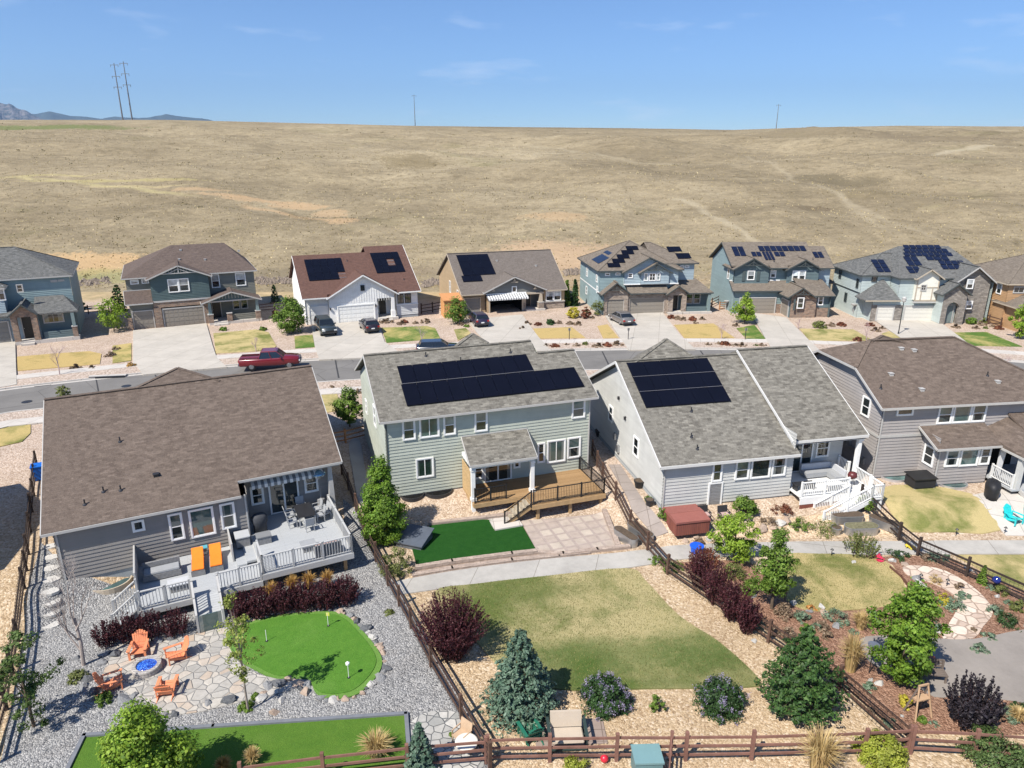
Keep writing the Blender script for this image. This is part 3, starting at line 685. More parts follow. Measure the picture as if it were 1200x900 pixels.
far_c = [(-70,471),(0,458.5),(105,446),(200,436),(290,428.5),(357,423.5),(425,420),(560,414),(690,411),(800,410),(910,411),(1000,414),(1100,419),(1200,425.5),(1300,434)]
near_c = [(-70,502),(0,484.5),(60,477),(200,462),(330,450.5),(430,443.5),(560,437),(690,433),(800,432),(900,434),(1000,438),(1100,445),(1200,453),(1300,463)]
FC = smooth(W2(far_c), 6, False); NC = smooth(W2(near_c), 6, False)
def offs(line, d):
    out = []
    for i, p in enumerate(line):
        a = Vector(line[max(i-1,0)]); b = Vector(line[min(i+1,len(line)-1)]); t = (b-a).normalized(); out.append((p[0]-t.y*d, p[1]+t.x*d))
    return out
zone('road', FC+NC[::-1], ASPH, .005, 3, skirt=.05)
CURB = concrete('curb_concrete', (.47,.445,.41), 2.2, 9, stain=.1)
def strip(name, line, a, b, mat, lift, st=1.5): zone(name, offs(line, a)+offs(line, b)[::-1], mat, lift, st, skirt=.16)
for _p in ([(112,445),(113.5,445),(117,462),(115,462)], [(180,437.5),(181.5,437.4),(188,450),(186.5,450)], [(392,421.5),(393.5,421.5),(398,443),(396,443)], [(705,412),(706.5,412),(716,431),(714,431)], [(820,411),(821.5,411),(836,431),(834,431)], [(40,453),(60,450.8),(60,451.3),(40,453.6)]): zone('road_crack_seal', W2(_p), plain('tar_seal', (.05,.05,.052), .8, .2, .2), .014, 1.5, skirt=.004)
strip('gutter', FC, -.02, .40, CURB, .012); strip('curb', FC, .40, .58, CURB, .13)
strip('planting_strip', FC, .58, 3.1, ROCKB, .10); strip('sidewalk', FC, 3.1, 4.7, CONC, .135)
strip('gutter', NC, -.40, .02, CURB, .012); strip('curb', NC, -.58, -.40, CURB, .13)
strip('planting_strip', NC, -2.8, -.58, ROCKB, .10); strip('sidewalk', NC, -4.4, -2.8, CONC, .135)
for P in ([(-30,404),(18,400.5),(19,430),(20,452),(-34,462)], [(156,388.5),(242,380),(249,405),(254,420),(266,431.5),(168,440.5),(156,425)],
          [(365,382.5),(441,375.6),(446,388),(451,402),(474,418.5),(374,423),(369,407)], [(548,376),(612,369.5),(622,384),(631,396),(646,412.5),(582,414),(560,392)],
          [(709,371),(776,366.5),(790,385),(799,396),(815,410.5),(737,411.5),(726,396)], [(880,367.5),(921,373),(936,388),(948,400),(962,413),(905,411.5),(897,398)],
          [(1026,377),(1096,374.5),(1122,394),(1136,405),(1166,423),(1078,418),(1058,399)]):
    zone('driveway', W2(P), CONC_D, .15, 1.5, skirt=.2)
for P, m_ in (([(20,418.5),(60,415),(105,412),(119,415),(117,427),(21,435)], LAWN_T), ([(132,405.5),(154,402.5),(154,423),(132,426)], LAWN_M), ([(250,391),(300,386.5),(315,390),(324,406),(318,411),(253,414.5)], LAWN_C),
              ([(345,394.5),(366,392.5),(369,407),(346,408.5)], LAWN_G), ([(447,384.5),(500,382.5),(510,385),(516,397),(453,402)], LAWN_G), ([(532,386.5),(546,384.8),(552,391),(537,399.5)], LAWN_C),
              ([(625,385.5),(670,383.7),(686,396.3),(631,397)], LAWN_T), ([(700,382.5),(712,380.5),(725,396.3),(707,396.8)], LAWN_T), ([(790,381),(836,379.5),(861,396.3),(802,396.5)], LAWN_T),
              ([(863,385),(884,381),(897,397.3),(875,397.8)], LAWN_G), ([(937,385.5),(1000,386.5),(1023,399.5),(949,399.5)], LAWN_C), ([(1033,391.5),(1042,388.5),(1060,398.5),(1050,400.5)], LAWN_C),
              ([(1118,390),(1156,389.5),(1198,406.5),(1137,405.3)], LAWN_G), ([(372,462),(394,460),(402,481),(381,484)], LAWN_C), ([(-40,498),(36,497),(36,508),(26,518),(0,524),(-40,526)], LAWN_M)):
    zone('lawn', W2(P), m_, .06, 1.2)
for P in ([(-36,471),(26,466),(28,474)], ): pass
# back-yard zones
GREYG = gravel('grey_river_gravel', [(0, (.14,.14,.143)), (.35, (.23,.23,.23)), (.7, (.32,.318,.31)), (1, (.44,.43,.415))], 15, .06, .25, (.25,.22,.19))
zone('gravel_bed', W2([(48,636),(84,674),(170,690),(300,690),(405,640),(402,585),(420,600),(470,697),(530,798),(562,866),(578,905),(578,960),(-20,960),(2,890),(30,740)]), GREYG, .035)
PUTT = lawnmat('putting_turf', (.070,.185,.024), (.100,.225,.032), (.125,.25,.045), .36, .5); PUTT_F = lawnmat('putting_fringe', (.115,.235,.045), (.15,.28,.06), (.18,.30,.08), .3, .6)
pg = smooth(W2([(265,745),(277,736),(307,726),(337,721),(380,718),(404,722),(424,740),(442,762),(448,780),(436,801),(415,817),(385,820),(370,813),(360,797),(325,797),(300,787),(275,770)]), 4)
zone('putting_green', pg, PUTT_F, .10, .6, skirt=.15)
pc = (sum(p[0] for p in pg)/len(pg), sum(p[1] for p in pg)/len(pg))
zone('putting_green', [(pc[0]+(p[0]-pc[0])*.92, pc[1]+(p[1]-pc[1])*.92) for p in pg], PUTT, .13, .6, skirt=.03)
STRIP_T = lawnmat('bocce_turf', (.072,.158,.022), (.10,.19,.028), (.125,.205,.04), .38, .3)
zone('turf_strip', W2([(100,866),(250,855),(474,840),(476,880),(480,960),(58,960),(80,905)]), STRIP_T, .08)
def flagmat(name, cols, scale, mort):
    t = NT(name, .9, .2)
    v = t.vor(scale, rnd=.9); s = t.n.new('ShaderNodeSeparateColor'); t.l.new(v, s.inputs[0])
    e = t.vor(scale, None, 'DISTANCE_TO_EDGE', 'Distance', .9)
    k = t.ramp(s.outputs[0], cols); k = t.mix(.35, k, t.ramp(t.noise(4, 6, .7), [(.3, (.3,.3,.3)), (.7, (.68,.68,.68))]), 'OVERLAY')
    k = t.mix(t.ramp(e, [(.025, (0,0,0)), (.05, (1,1,1))]), mort, k); t.color(k); t.bump(t.ramp(e, [(.0, (0,0,0)), (.07, (1,1,1))]), .03); return t.m
FLAG = flagmat('flagstone', [(0, (.30,.29,.265)), (.35, (.38,.36,.325)), (.8, (.45,.42,.37)), (.97, (.42,.33,.25)), (1, (.33,.33,.31))], 2.3, (.31,.295,.27))
zone('flagstone_patio', smooth(W2([(128,775),(150,748),(200,746),(232,741),(264,738),(270,757),(278,775),(303,792),(340,798),(345,808),(290,822),(215,838),(172,826),(140,806),(122,795)]), 3), FLAG, .07)
zone('stepping_path', smooth(W2([(480,850),(505,835),(540,838),(552,862),(566,884),(560,905),(500,905),(478,880)]), 3), flagmat('small_flagstone', [(0, (.28,.28,.265)), (.5, (.38,.37,.345)), (1, (.47,.455,.42))], 2.6, (.17,.175,.175)), .07)
zone('lawn', smooth(W2([(509,695),(560,685),(640,676),(735,667),(757,682),(795,722),(838,750),(870,777),(890,799),(878,806),(760,808),(650,808),(590,785),(548,740)]), 4), LAWN_B, .07, .6)
zone('lawn', smooth(W2([(916,653),(960,650),(1010,652),(1042,662),(1060,688),(1050,708),(1005,715),(945,716),(914,694)]), 4), LAWN_C, .07, .6)
zone('lawn', smooth(W2([(1030,573),(1075,569),(1137,579),(1172,622),(1120,624),(1068,624),(1043,600)]), 2), LAWN_C, .06, .6)
zone('lawn', W2([(1118,651),(1330,651),(1330,720),(1230,700),(1180,686)]), LAWN_C, .06, .8)
TURF_D = lawnmat('artificial_turf', (.012,.062,.010), (.02,.082,.014), (.028,.09,.018), .3, .5)
zone('artificial_lawn', W2([(504,617),(566,610),(609,611.5),(628,645),(598,649),(530,658.5),(489,665.5),(482,640)]), TURF_D, .08, .5)
PAVER = NT('patio_paver', .9, .2); _b = PAVER.brick(PAVER.co('Object', rot=(0,0,R(-19))), .78, .78, (.37,.305,.262), (.44,.38,.315), (.345,.285,.25), .09, 0)
_k = PAVER.mix(.35, _b.outputs['Color'], PAVER.ramp(PAVER.noise(2, 6, .7), [(.3, (.3,.3,.3)), (.7, (.7,.7,.7))]), 'OVERLAY'); PAVER.color(_k); PAVER.bump(PAVER.math('MULTIPLY', _b.outputs['Fac'], -1), .01); PAVER = PAVER.m
zone('paver_patio', W2([(610.5,611.5),(706,600.5),(722,641),(631,650)]), PAVER, .08, .5)
zone('path', smooth(W2([(462,686),(470,681),(530,670),(595,661),(660,654),(720,649),(765,644),(830,638),(930,635.5),(1060,635),(1200,634),(1330,636)]), 3, False)+smooth(W2([(1330,652),(1200,650),(1060,650.5),(930,651),(880,652),(800,656),(737,666),(640,676),(560,685),(500,693),(466,698)]), 3, False), CONC_T, .06, 1.0)
MULCH = gravel('red_mulch', [(0, (.15,.078,.050)), (.5, (.26,.145,.095)), (1, (.37,.225,.155))], 14, .06, .2, (.3,.2,.14))
zone('mulch_bed', W2([(790,660),(850,657),(880,660),(912,694),(945,717),(1005,716),(1052,709),(1063,688),(1046,662),(1030,653),(1070,652),(1118,656),(1180,686),(1230,705),(1330,735),(1330,862),(1052,860),(985,800),(900,735),(830,682)]), MULCH, .04)
zone('gravel_patio', smooth(W2([(1008,750),(1040,746),(1080,748),(1140,750),(1205,738),(1290,734),(1290,835),(1190,823),(1130,816),(1095,818),(1062,797),(1018,776)]), 3), concrete('crusher_fines', (.27,.243,.216), stain=.3), .065)
zone('path', smooth(W2([(1060,664),(1098,667),(1130,682),(1155,703),(1163,720),(1152,735),(1140,749),(1105,749),(1110,735),(1120,718),(1123,706),(1108,692),(1080,680),(1062,674)]), 3), flagmat('garden_flagstone', [(0, (.46,.36,.29)), (.5, (.56,.46,.37)), (1, (.64,.55,.46))], 1.6, (.36,.27,.21)), .075)
zone('walkway', W2([(713,545),(727,545),(756,590),(783,624),(768,630),(740,597)]), concrete('walk_brown', (.30,.26,.235), 1.2, 1.2), .05, .5)
zone('walkway', smooth(W2([(409,520),(421,516),(427,545),(431,578),(421,590),(414,556)]), 3), concrete('walk_grey', (.36,.35,.34)), .05, .5)
zone('patio', W2([(1139,581),(1172,574),(1290,578),(1290,630),(1178,628)]), CONC, .06, .7, skirt=.4)
zone('gravel_bed', W2([(768,632),(800,628),(880,612),(980,600),(1040,598),(1062,628),(930,632)]), gravel('tan_garden_gravel', [(0, (.36,.25,.16)), (.5, (.50,.38,.25)), (1, (.62,.5,.36))], 10, .04), .03)
zone('paver_pad', W2([(626,846),(706,843),(712,872),(628,876)]), concrete('pad_brown', (.30,.235,.20), .6, .6), .05, .5)
for p, rad in (((31,455+1),.35), ((148,452),.35), ((45,455),.0)):
    pass
for (x, y) in ((31.5,471), (148,452.5), (780,421)):
    q = G(x, y); m = MB(); m.lathe([(.42,0),(.42,.02),(.36,.024),(.36,.02)], (0,0,0), 20); tag(m.build('manhole_cover', DKMETAL, loc=(q.x, q.y, .006)), {31.5:'round iron manhole cover in the road at the left edge', 148:'round iron manhole cover in the road beyond the brown ranch roof', 780:'round iron manhole cover in the road behind the solar roof of the light grey house'}[x], 'manhole')
# ================================================================ near houses
def lw(h, x, y, z=0): return h.root.matrix_basis @ Vector((x, y, z))
def hit(h, px, py, ze, ye, m):
    """local point where the pixel's ray meets the slope z = ze + m (y - ye)"""
    o = h.root.location; th = h.root.rotation_euler[2]; r = ray(px, py); n = (-math.sin(th), math.cos(th))
    rn = r[0]*n[0]+r[1]*n[1]; on = o[0]*n[0]+o[1]*n[1]; H0 = CAMH-o[2]
    t = (ze-H0-m*on-m*ye)/(r[2]-m*rn) if True else 0
    X = r[0]*t-o[0]; Y = r[1]*t-o[1]
    return (X*math.cos(th)+Y*math.sin(th), -X*math.sin(th)+Y*math.cos(th), H0+r[2]*t)
def gl(h, px, py):
    """ground pixel in a house's local frame"""
    p = G(px, py); o = h.root.location; th = h.root.rotation_euler[2]; X, Y = p.x-o[0], p.y-o[1]
    return (X*math.cos(th)+Y*math.sin(th), -X*math.sin(th)+Y*math.cos(th), p.z-o[2])
def peak(h, mat, apex, a, b, yfar):
    """hipped end of a cross ridge rising over the main ridge; apex, a, b in local coords"""
    ax, ay, az = apex
    h.slab(mat, [a, b, apex]); drop = az-min(a[2], b[2])+.02
    c = (ax, ay+(drop+1.5)/.5, az-drop-1.5)
    h.slab(mat, [a, apex, c, (a[0], a[1]+1.2, a[2]-.3)], [apex, b, (b[0], b[1]+1.2, b[2]-.3), c])
    m = h.mb('roof', mat); m.bar(a, apex, .25, .05); m.bar(b, apex, .25, .05)
def window_well(h, x, y0, z, mat, w=.85, d=.75, light=False):
    m = MB(); n = 14; r0 = []
    for k in range(n+1):
        a = math.pi*k/n; r0.append((x+w*math.cos(a), y0-d*math.sin(a)))
    for k in range(n):
        (xa, ya), (xb, yb_) = r0[k], r0[k+1]; f = .93
        ia, ib = (x+(xa-x)*f, y0+(ya-y0)*f), (x+(xb-x)*f, y0+(yb_-y0)*f)
        m.hexa([(xa,ya,z-.6), (xb,yb_,z-.6), (ib[0],ib[1],z-.6), (ia[0],ia[1],z-.6)], [(xa,ya,z+.14), (xb,yb_,z+.14), (ib[0],ib[1],z+.14), (ia[0],ia[1],z+.14)])
    o = m.build('window_well', mat, h.root)
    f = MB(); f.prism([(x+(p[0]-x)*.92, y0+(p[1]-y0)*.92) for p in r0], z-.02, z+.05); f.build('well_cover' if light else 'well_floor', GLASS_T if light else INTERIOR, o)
STRIPES = NT('awning_stripe', .85, .1); _sx = STRIPES.n.new('ShaderNodeSeparateXYZ'); STRIPES.l.new(STRIPES.co(), _sx.inputs[0])
STRIPES.color(STRIPES.ramp(STRIPES.math('FRACT', STRIPES.math('DIVIDE', _sx.outputs[0], .36)), [(0, (.72,.72,.70)), (.499, (.72,.72,.70)), (.5, (.22,.23,.24)), (1, (.22,.23,.24))], 'CONSTANT')); STRIPES = STRIPES.m
def awning(h, x0, x1, y, z, out, drop, mat):
    m = MB(); m.slab([(x0,y-out,z-drop), (x1,y-out,z-drop), (x1,y,z), (x0,y,z)], .03)
    n = int((x1-x0)/.18)
    for i in range(n):
        a = x0+(x1-x0)*i/n; b = x0+(x1-x0)*(i+1)/n; m.box(a, b, y-out-.02, y-out, z-drop-.22+(.03 if i % 2 else 0), z-drop)
    o = m.build('awning', mat, h.root)
    f = MB(); f.box(x0, x1, y-.01, y+.12, z-.02, z+.12); f.bar((x0+.1,y,z-.2), (x0+.1,y-out,z-drop-.02), .04); f.bar((x1-.1,y,z-.2), (x1-.1,y-out,z-drop-.02), .04); f.build('awning_frame', WHITE, o)
def downspout(h, x, y, z0, z1, mat=None):
    m = h.mb('downspout', mat or OFFW); m.box(x-.04, x+.04, y-.07, y, z0, z1)
TRIM3 = plain('soft_white_trim', (.58,.575,.555), .55, .35, .05)
NEAR = 'houses in the near row backing on to the gardens'
# ---------------------------------------------------------------- H1: grey ranch with wide brown roof
H1 = House('ranch_house', g(74, 680), 27, 'grey single storey ranch house with wide plain brown shingle roof and grey rear deck', group=NEAR)
h = H1; rect = lambda a, b, c, d: [(a, c), (b, c), (b, d), (a, d)]
h.lap(front(0), rect(0, 9.3, -.1, 2.76), S_H1); h.flat(front(.03), rect(0, 14.4, -1.3, -.08), FOUND, 'foundation')
h.lap(left(0), [(0,-.1), (18.6,-.1), (18.6,2.9), (9.45,6.72), (0,2.76)], S_H1); h.lap(right(14.4), [(2,-.1), (18.6,-.1), (18.6,2.9), (9.45,6.72), (2,3.5)], S_H1)
h.lap(right(9.3), rect(0, 2, .2, 3.2), S_H1); h.lap(front(2), rect(9.3, 14.4, .2, 3.6), S_H1); h.lap(back(18.6), rect(0, 14.4, -.1, 2.9), S_H1)
h.mb('soffit', SOFFIT).slab([(9.3,.9,3.1), (14.8,.9,3.1), (14.8,2,3.12), (9.3,2,3.12)], .03)
h.slab(SH_BROWN, [(-.45,-.3,2.93), (8.98,-.3,2.93), (8.98,.75,3.37), (14.9,.75,3.37), (15.25,9.45,7.02), (-.45,9.45,7.02)], [(-.45,9.45,7.02), (15.25,9.45,7.02), (15.25,19,3.0), (-.45,19,3.0)])
h.mb('roof', SH_BROWN).bar((-.45,9.45,7.04), (15.25,9.45,7.04), .3, .05)
h.edge(OFFW, ((-.47,-.33,2.93), (9.0,-.33,2.93)), ((8.98,.72,3.37), (14.93,.72,3.37)), ((-.47,-.33,2.93), (-.47,9.45,7.02)), ((14.93,.72,3.37), (15.28,9.45,7.02)), w=.05, h=.14)
_h = lambda x, y: hit(h, x, y, 2.93, -.3, .42)
peak(h, SH_BROWN, _h(208, 431), _h(158, 455), _h(258, 446), 19.2)
for (x, y, k) in ((3.33,5.13,0), (2.37,1.71,0), (3.18,1.59,0), (1.49,1.08,0), (4.95,2.16,'box')): h.vent(x, y, 2.93+.42*(y+.3), k or 'pipe')
h.win(front(0), 5.30, 5.85, 1.0, 2.45, 'dh', blind=GLASS_T); h.win(front(0), 6.3, 7.42, .9, 2.45, 'fix', glass=GLASS_T); h.win(front(0), 7.90, 8.52, 1.03, 2.45, 'dh', blind=GLASS_T); h.win(front(0), 3.58, 4.02, 1.98, 2.48, 'fix')
h.door(front(2), 10.8, 12.35, .24, 2.3, GLASS, WHITE, 'sliding_door', 'slide'); h.win(front(2), 9.75, 10.35, 1.15, 2.2); h.win(front(2), 12.88, 13.55, 1.25, 2.3)
awning(h, 9.7, 13.9, 1.9, 2.95, .75, .28, STRIPES)
m = h.mb('column', OFFW); m.hexa([(14.05,.95,.2), (14.4,.95,.2), (14.4,1.3,.2), (14.05,1.3,.2)], [(14.12,1.02,3.3), (14.33,1.02,3.3), (14.33,1.23,3.3), (14.12,1.23,3.3)])
downspout(h, .12, 0, 0, 2.8); downspout(h, 9.2, 0, 0, 2.8)
# deck
dk = MB(); dk.box(9.25, 14.0, -4.45, 2.0, .12, .2); dk.box(3.5, 9.25, -4.45, -.03, -.23, -.15)
deck = dk.build('deck', GREY_DECK, h.root)
rm = MB(); rm.box(9.22, 14.03, -4.49, -4.45, -.16, .17); rm.box(14.0, 14.04, -4.45, 2, -.16, .17); rm.box(3.46, 9.22, -4.49, -4.45, -.48, -.17); rm.box(3.46, 3.5, -4.45, -.03, -.48, -.17); rm.box(9.21, 9.25, -4.4, .0, -.2, .12); rm.build('deck_rim', GREY_WOOD, deck)
for x, y in ((13.6,-4.1), (11.5,-4.1), (9.4,-4.1), (7.3,-4.1), (3.8,-4.1)):
    p_ = MB(); p_.box(x-.09, x+.09, y-.09, y+.09, -1.3, .1 if x > 9 else -.25); p_.build('deck_post', WOOD_BEAM if x > 13 else GREY_WOOD, deck)
rails(deck, GREY_WOOD, [[(9.3,-2.7,.2), (9.3,-4.4,.2), (13.95,-4.4,.2), (13.95,.9,.2)], [(7.1,-4.4,-.15), (9.15,-4.4,-.15)], [(3.55,-4.4,-.15), (5.8,-4.4,-.15)]], h=1.0, bal=.15)
st = MB(); st.box(8.7, 9.24, -2.6, 0, -.03, .09); st.box(8.2, 8.7, -2.6, 0, -.15, -.03); st.build('steps', GREY_DECK, deck)
sc_ = MB(); sc_.box(8.05, 8.13, -1.9, -.05, -.15, .95); sc_.build('privacy_panel', OFFW, deck); sc_ = MB(); sc_.box(3.38, 3.46, -3.0, 0, -.5, 1.15); sc_.build('privacy_panel', OFFW, deck)
rp_ = MB(); rp_.hexa([(5.92,-4.45,-.23), (7.05,-4.45,-.23), (7.05,-6.4,-1.02), (5.92,-6.4,-1.02)], [(5.92,-4.45,-.15), (7.05,-4.45,-.15), (7.05,-6.4,-.95), (5.92,-6.4,-.95)]); rp_.build('ramp', GREY_DECK, deck)
rails(deck, OFFW, [[(5.9,-4.5,-.15), (5.9,-6.4,-.95)], [(7.08,-4.5,-.15), (7.08,-6.4,-.95)]], h=.95, bal=.16)
gt = MB(); gt.box(5.98, 7.0, -6.44, -6.4, -.9, .0); gt.build('gate', GLASS_T, deck)
s_ = MB(); s2 = MB(); stairs(s_, (3.45,-4.3,-.15), (2.3,-4.3,-1.0), (0,1), 1.1, 5, s2); s_.build('stairs', GREY_DECK, deck); s2.build('stringer', GREY_WOOD, deck); rails(deck, GREY_WOOD, [[(3.42,-4.4,-.15), (2.3,-4.4,-1.0)], [(3.42,-3.12,-.15), (2.3,-3.12,-1.0)]], h=.95, bal=.15)
window_well(h, 2.0, -.05, -.72, TANTRIM, 1.1, .95, True)
h.finish()
# ---------------------------------------------------------------- H2: sage green house
H2 = House('two_storey_house', g(456, 585), 19, 'sage green two storey house with two rows of black solar panels and a wooden deck', group=NEAR)
h = H2
h.lap(front(0), rect(0, 13.9, .12, 5.36), S_SAGE); h.flat(front(.03), rect(0, 13.9, -1.4, .14), FOUND, 'foundation')
h.lap(left(0), [(0,.12), (11,.12), (11,5.36), (5.5,7.85), (0,5.36)], S_SAGE); h.lap(right(13.9), [(0,-1.2), (9,-1.2), (9,5.36), (4.2,7.35), (0,5.36)], S_SAGE)
h.lap(left(11.75), [(4,7.2), (11,5.3), (5.5,7.9), (4,7.3)], S_SAGE); h.lap(back(11), rect(0, 13.9, .1, 5.36), S_SAGE)
zf = lambda x, y: 5.45+.45*(y+.4)
h.slab(SH_GREY, [(-.35,-.4,5.45), (14.28,-.4,5.45), (14.45,4.2,zf(0,4.2)), (11.55,4.2,zf(0,4.2)), (11.62,5.5,zf(0,5.5)), (-.35,5.5,zf(0,5.5))],
       [(-.35,5.5,8.105), (11.62,5.5,8.105), (11.62,11.4,5.45), (-.35,11.4,5.45)], [(11.62,4.2,7.52), (14.45,4.2,7.52), (14.3,8.8,5.45), (11.62,8.8,5.45)])
mm = h.mb('roof', SH_GREY); mm.bar((-.35,5.5,8.12), (11.6,5.5,8.12), .3, .05); mm.bar((11.6,4.2,7.54), (14.45,4.2,7.54), .3, .05)
h.edge(OFFW, ((-.37,-.43,5.45), (14.3,-.43,5.45)), ((-.38,-.43,5.45), (-.38,5.5,8.105)), ((-.38,5.5,8.105), (-.38,11.4,5.45)), ((14.3,-.4,5.45), (14.48,4.2,7.52)), w=.05, h=.14)
h.mb('soffit', SOFFIT).slab([(-.3,-.38,5.3), (14.2,-.38,5.3), (14.2,0,5.3), (-.3,0,5.3)], .03)
_h = lambda x, y: hit(h, x, y, 5.45, -.4, .45)
peak(h, SH_GREY, _h(553.5, 391), _h(534, 405.5), _h(572, 402), 12)
h.panels(1.6, 10.72, 2.43, 4.05, zf, 9, 1); h.panels(1.52, 13.68, .52, 2.36, zf, 12, 1); h.mb('array_trim', ALU).bar((1.55, 2.395, zf(0,2.395)+.13), (10.7, 2.395, zf(0,2.395)+.13), .03, .012)
for (x, y) in ((499,417), (540,423), (598,413)): p = _h(x, y); h.vent(p[0], p[1], p[2])
for a, b, st in ((1.13,1.80,'dh'), (2.2,3.33,'sl'), (3.75,4.40,'dh')): h.win(front(0), a, b, 3.98, 5.18, st, blind=BLIND if st == 'dh' else None, glass=GLASS_T if st == 'sl' else None)
h.win(front(0), 5.80, 6.52, 3.94, 5.18, 'dh', blind=BLIND); h.win(front(0), 12.6, 13.42, 4.03, 5.22, 'dh', blind=GLASS_T); h.win(front(0), 1.88, 2.88, 1.27, 2.46, 'sl')
h.win(front(0), 10.15, 10.55, 1.12, 2.42, 'dh'); h.win(front(0), 10.85, 12.05, 1.0, 2.48, 'sl', glass=GLASS_T); h.win(front(0), 12.35, 13.17, 1.14, 2.5, 'dh', blind=GLASS_T)
h.door(front(0), 6.42, 8.15, .2, 2.2, GLASS, WHITE, 'sliding_door', 'slide'); h.win(front(0), 8.45, 8.78, .98, 1.42, 'fix'); h.win(front(0), 5.7, 6.2, .6, 1.6, 'dh')
h.win(left(0), 3.6, 4.4, 3.6, 4.9); h.win(left(0), 8.0, 8.6, 3.0, 3.9)
downspout(h, .06, 0, .1, 5.3, DARKTRIM); downspout(h, 13.84, 0, .1, 5.3)
# porch roof and columns
h.slab(SH_GREY, [(4.72,-2.5,2.72), (9.1,-2.5,2.72), (9.3,-.02,3.66), (4.86,-.02,3.66)])
h.edge(OFFW, ((4.68,-2.53,2.72), (9.13,-2.53,2.72)), ((4.68,-2.5,2.72), (4.83,0,3.66)), ((9.13,-2.5,2.72), (9.33,0,3.66)), ((4.85,-.05,3.72), (9.33,-.05,3.72)), w=.05, h=.14)
m = h.mb('porch_beam', WHITE); m.box(4.85, 9.0, -2.3, -2.1, 2.35, 2.6); m.box(4.85, 5.05, -2.1, 0, 2.35, 2.6); m.box(8.8, 9.0, -2.1, 0, 2.35, 2.6)
for x in (4.95, 8.9):
    m = MB(); m.box(x-.12, x+.12, -2.32, -2.08, -1.2 if x < 6 else .15, 2.36); m.box(x-.17, x+.17, -2.37, -2.03, .15, .35); m.box(x-.16, x+.16, -2.36, -2.04, 2.2, 2.34); m.build('column', WHITE, h.root)
deck = MB(); deck.prism([(4.9,-.03), (4.9,-2.65), (8.3,-2.65), (8.3,-4.0), (13.25,-4.0), (13.25,-.03)], .07, .15); deck = deck.build('deck', WOOD_DECK, h.root)
m = MB(); m.box(4.87, 8.27, -2.7, -2.65, -.16, .12); m.box(8.25, 8.3, -4.0, -2.7, -.16, .12); m.box(8.25, 13.3, -4.05, -4.0, -.18, .12); m.box(13.25, 13.3, -4.0, 0, -.18, .12); m.box(4.85, 4.9, -2.6, 0, -.16, .12); m.build('deck_rim', WOOD_BEAM, deck)
m = MB(); m.box(4.82, 4.86, -2.0, -.1, .2, 2.15); m.build('privacy_screen', planks('screen_slats', (.50,.34,.17), (.56,.39,.2), .12, 2.0), deck)
for x, y in ((8.7,-3.8), (13.05,-3.8), (10.9,-3.8)):
    m = MB(); m.box(x-.09, x+.09, y-.09, y+.09, -1.2, .1); m.build('deck_post', WOOD_BEAM, deck)
rails(deck, BLACK, [[(8.36,-3.95,.15), (13.2,-3.95,.15), (13.2,-.05,.15)], [(4.95,-2.6,.15), (7.0,-2.6,.15)], [(8.2,-3.95,.12), (6.45,-3.95,-1.0)]], h=.95, bal=.11, pw=.08, bw=.018, rw=.06)
s_ = MB(); s2 = MB(); stairs(s_, (8.28,-3.9,.15), (6.4,-3.9,-1.0), (0,1), 1.15, 7, s2); s_.build('stairs', TREAD, deck); s2.build('stringer', WOOD_BEAM, deck)
window_well(h, gl(h,487,592)[0], -.05, .02, DKMETAL, .75, .7); window_well(h, gl(h,518,588)[0], -.05, .02, DKMETAL, .95, .8)
m = MB(); m.box(9.6, 10.3, -.35, -.05, -.9, -.2); m.build('utility_box', OFFW, h.root)
h.finish()
# ---------------------------------------------------------------- H3: light grey house
H3 = House('ranch_house', g(775, 597), 12, 'light grey house with twelve black solar panels, stepped grey roof and white deck stairs', group=NEAR)
h = H3
h.lap(front(0), rect(0, 8.75, .1, 3.0), S_LGREY); h.flat(front(.03), rect(0, 13.9, -1.5, .12), FOUND, 'foundation'); h.flat(left(-.03), rect(0, 14.6, -1.0, .3), FOUND, 'foundation')
h.lap(left(0), [(0,.1), (14.6,.1), (14.6,3.8), (8.1,7.05), (0,3.0)], S_LGREY, name='wall'); h.lap(right(13.9), [(2.2,.0), (14.6,.0), (14.6,4.1), (8.1,7.3), (2.2,4.3)], S_LGREY)
h.lap(right(8.75), rect(0, 2.2, .1, 4.3), S_LGREY); h.lap(front(2.2), rect(8.75, 13.9, .3, 4.4), S_LGREY); h.lap(back(14.6), rect(0, 13.9, 0, 3.8), S_LGREY)
zf = lambda x, y: 3.07+.5*(y+.35)
h.slab(SH_GREY, [(-.38,-.35,3.07), (8.95,-.35,3.07), (8.95,8.1,7.295), (-.38,8.1,7.295)], [(-.38,8.1,7.295), (8.95,8.1,7.295), (8.95,15,3.85), (-.38,15,3.85)],
       [(8.78,.3,3.68), (14.2,.3,3.68), (14.35,8.1,7.58), (8.78,8.1,7.58)], [(8.78,8.1,7.58), (14.35,8.1,7.58), (14.35,15,4.1), (8.78,15,4.1)])
mm = h.mb('roof', SH_GREY); mm.bar((-.38,8.1,7.31), (8.8,8.1,7.31), .3, .05); mm.bar((8.8,8.1,7.6), (14.3,8.1,7.6), .3, .05)
h.edge(TRIM3, ((-.4,-.38,3.07), (8.97,-.38,3.07)), ((-.41,-.38,3.07), (-.41,8.1,7.295)), ((-.41,8.1,7.295), (-.41,15,3.85)), ((8.75,.27,3.68), (14.2,.27,3.68)), ((8.74,.27,3.72), (8.74,8.1,7.62)), ((14.22,.3,3.68), (14.38,8.1,7.58)), w=.06, h=.17)
h.mb('soffit', SOFFIT).slab([(8.8,.35,3.4), (14.1,.35,3.4), (14.1,2.2,3.4), (8.8,2.2,3.4)], .03)
_h = lambda x, y: hit(h, x, y, 3.07, -.35, .5)
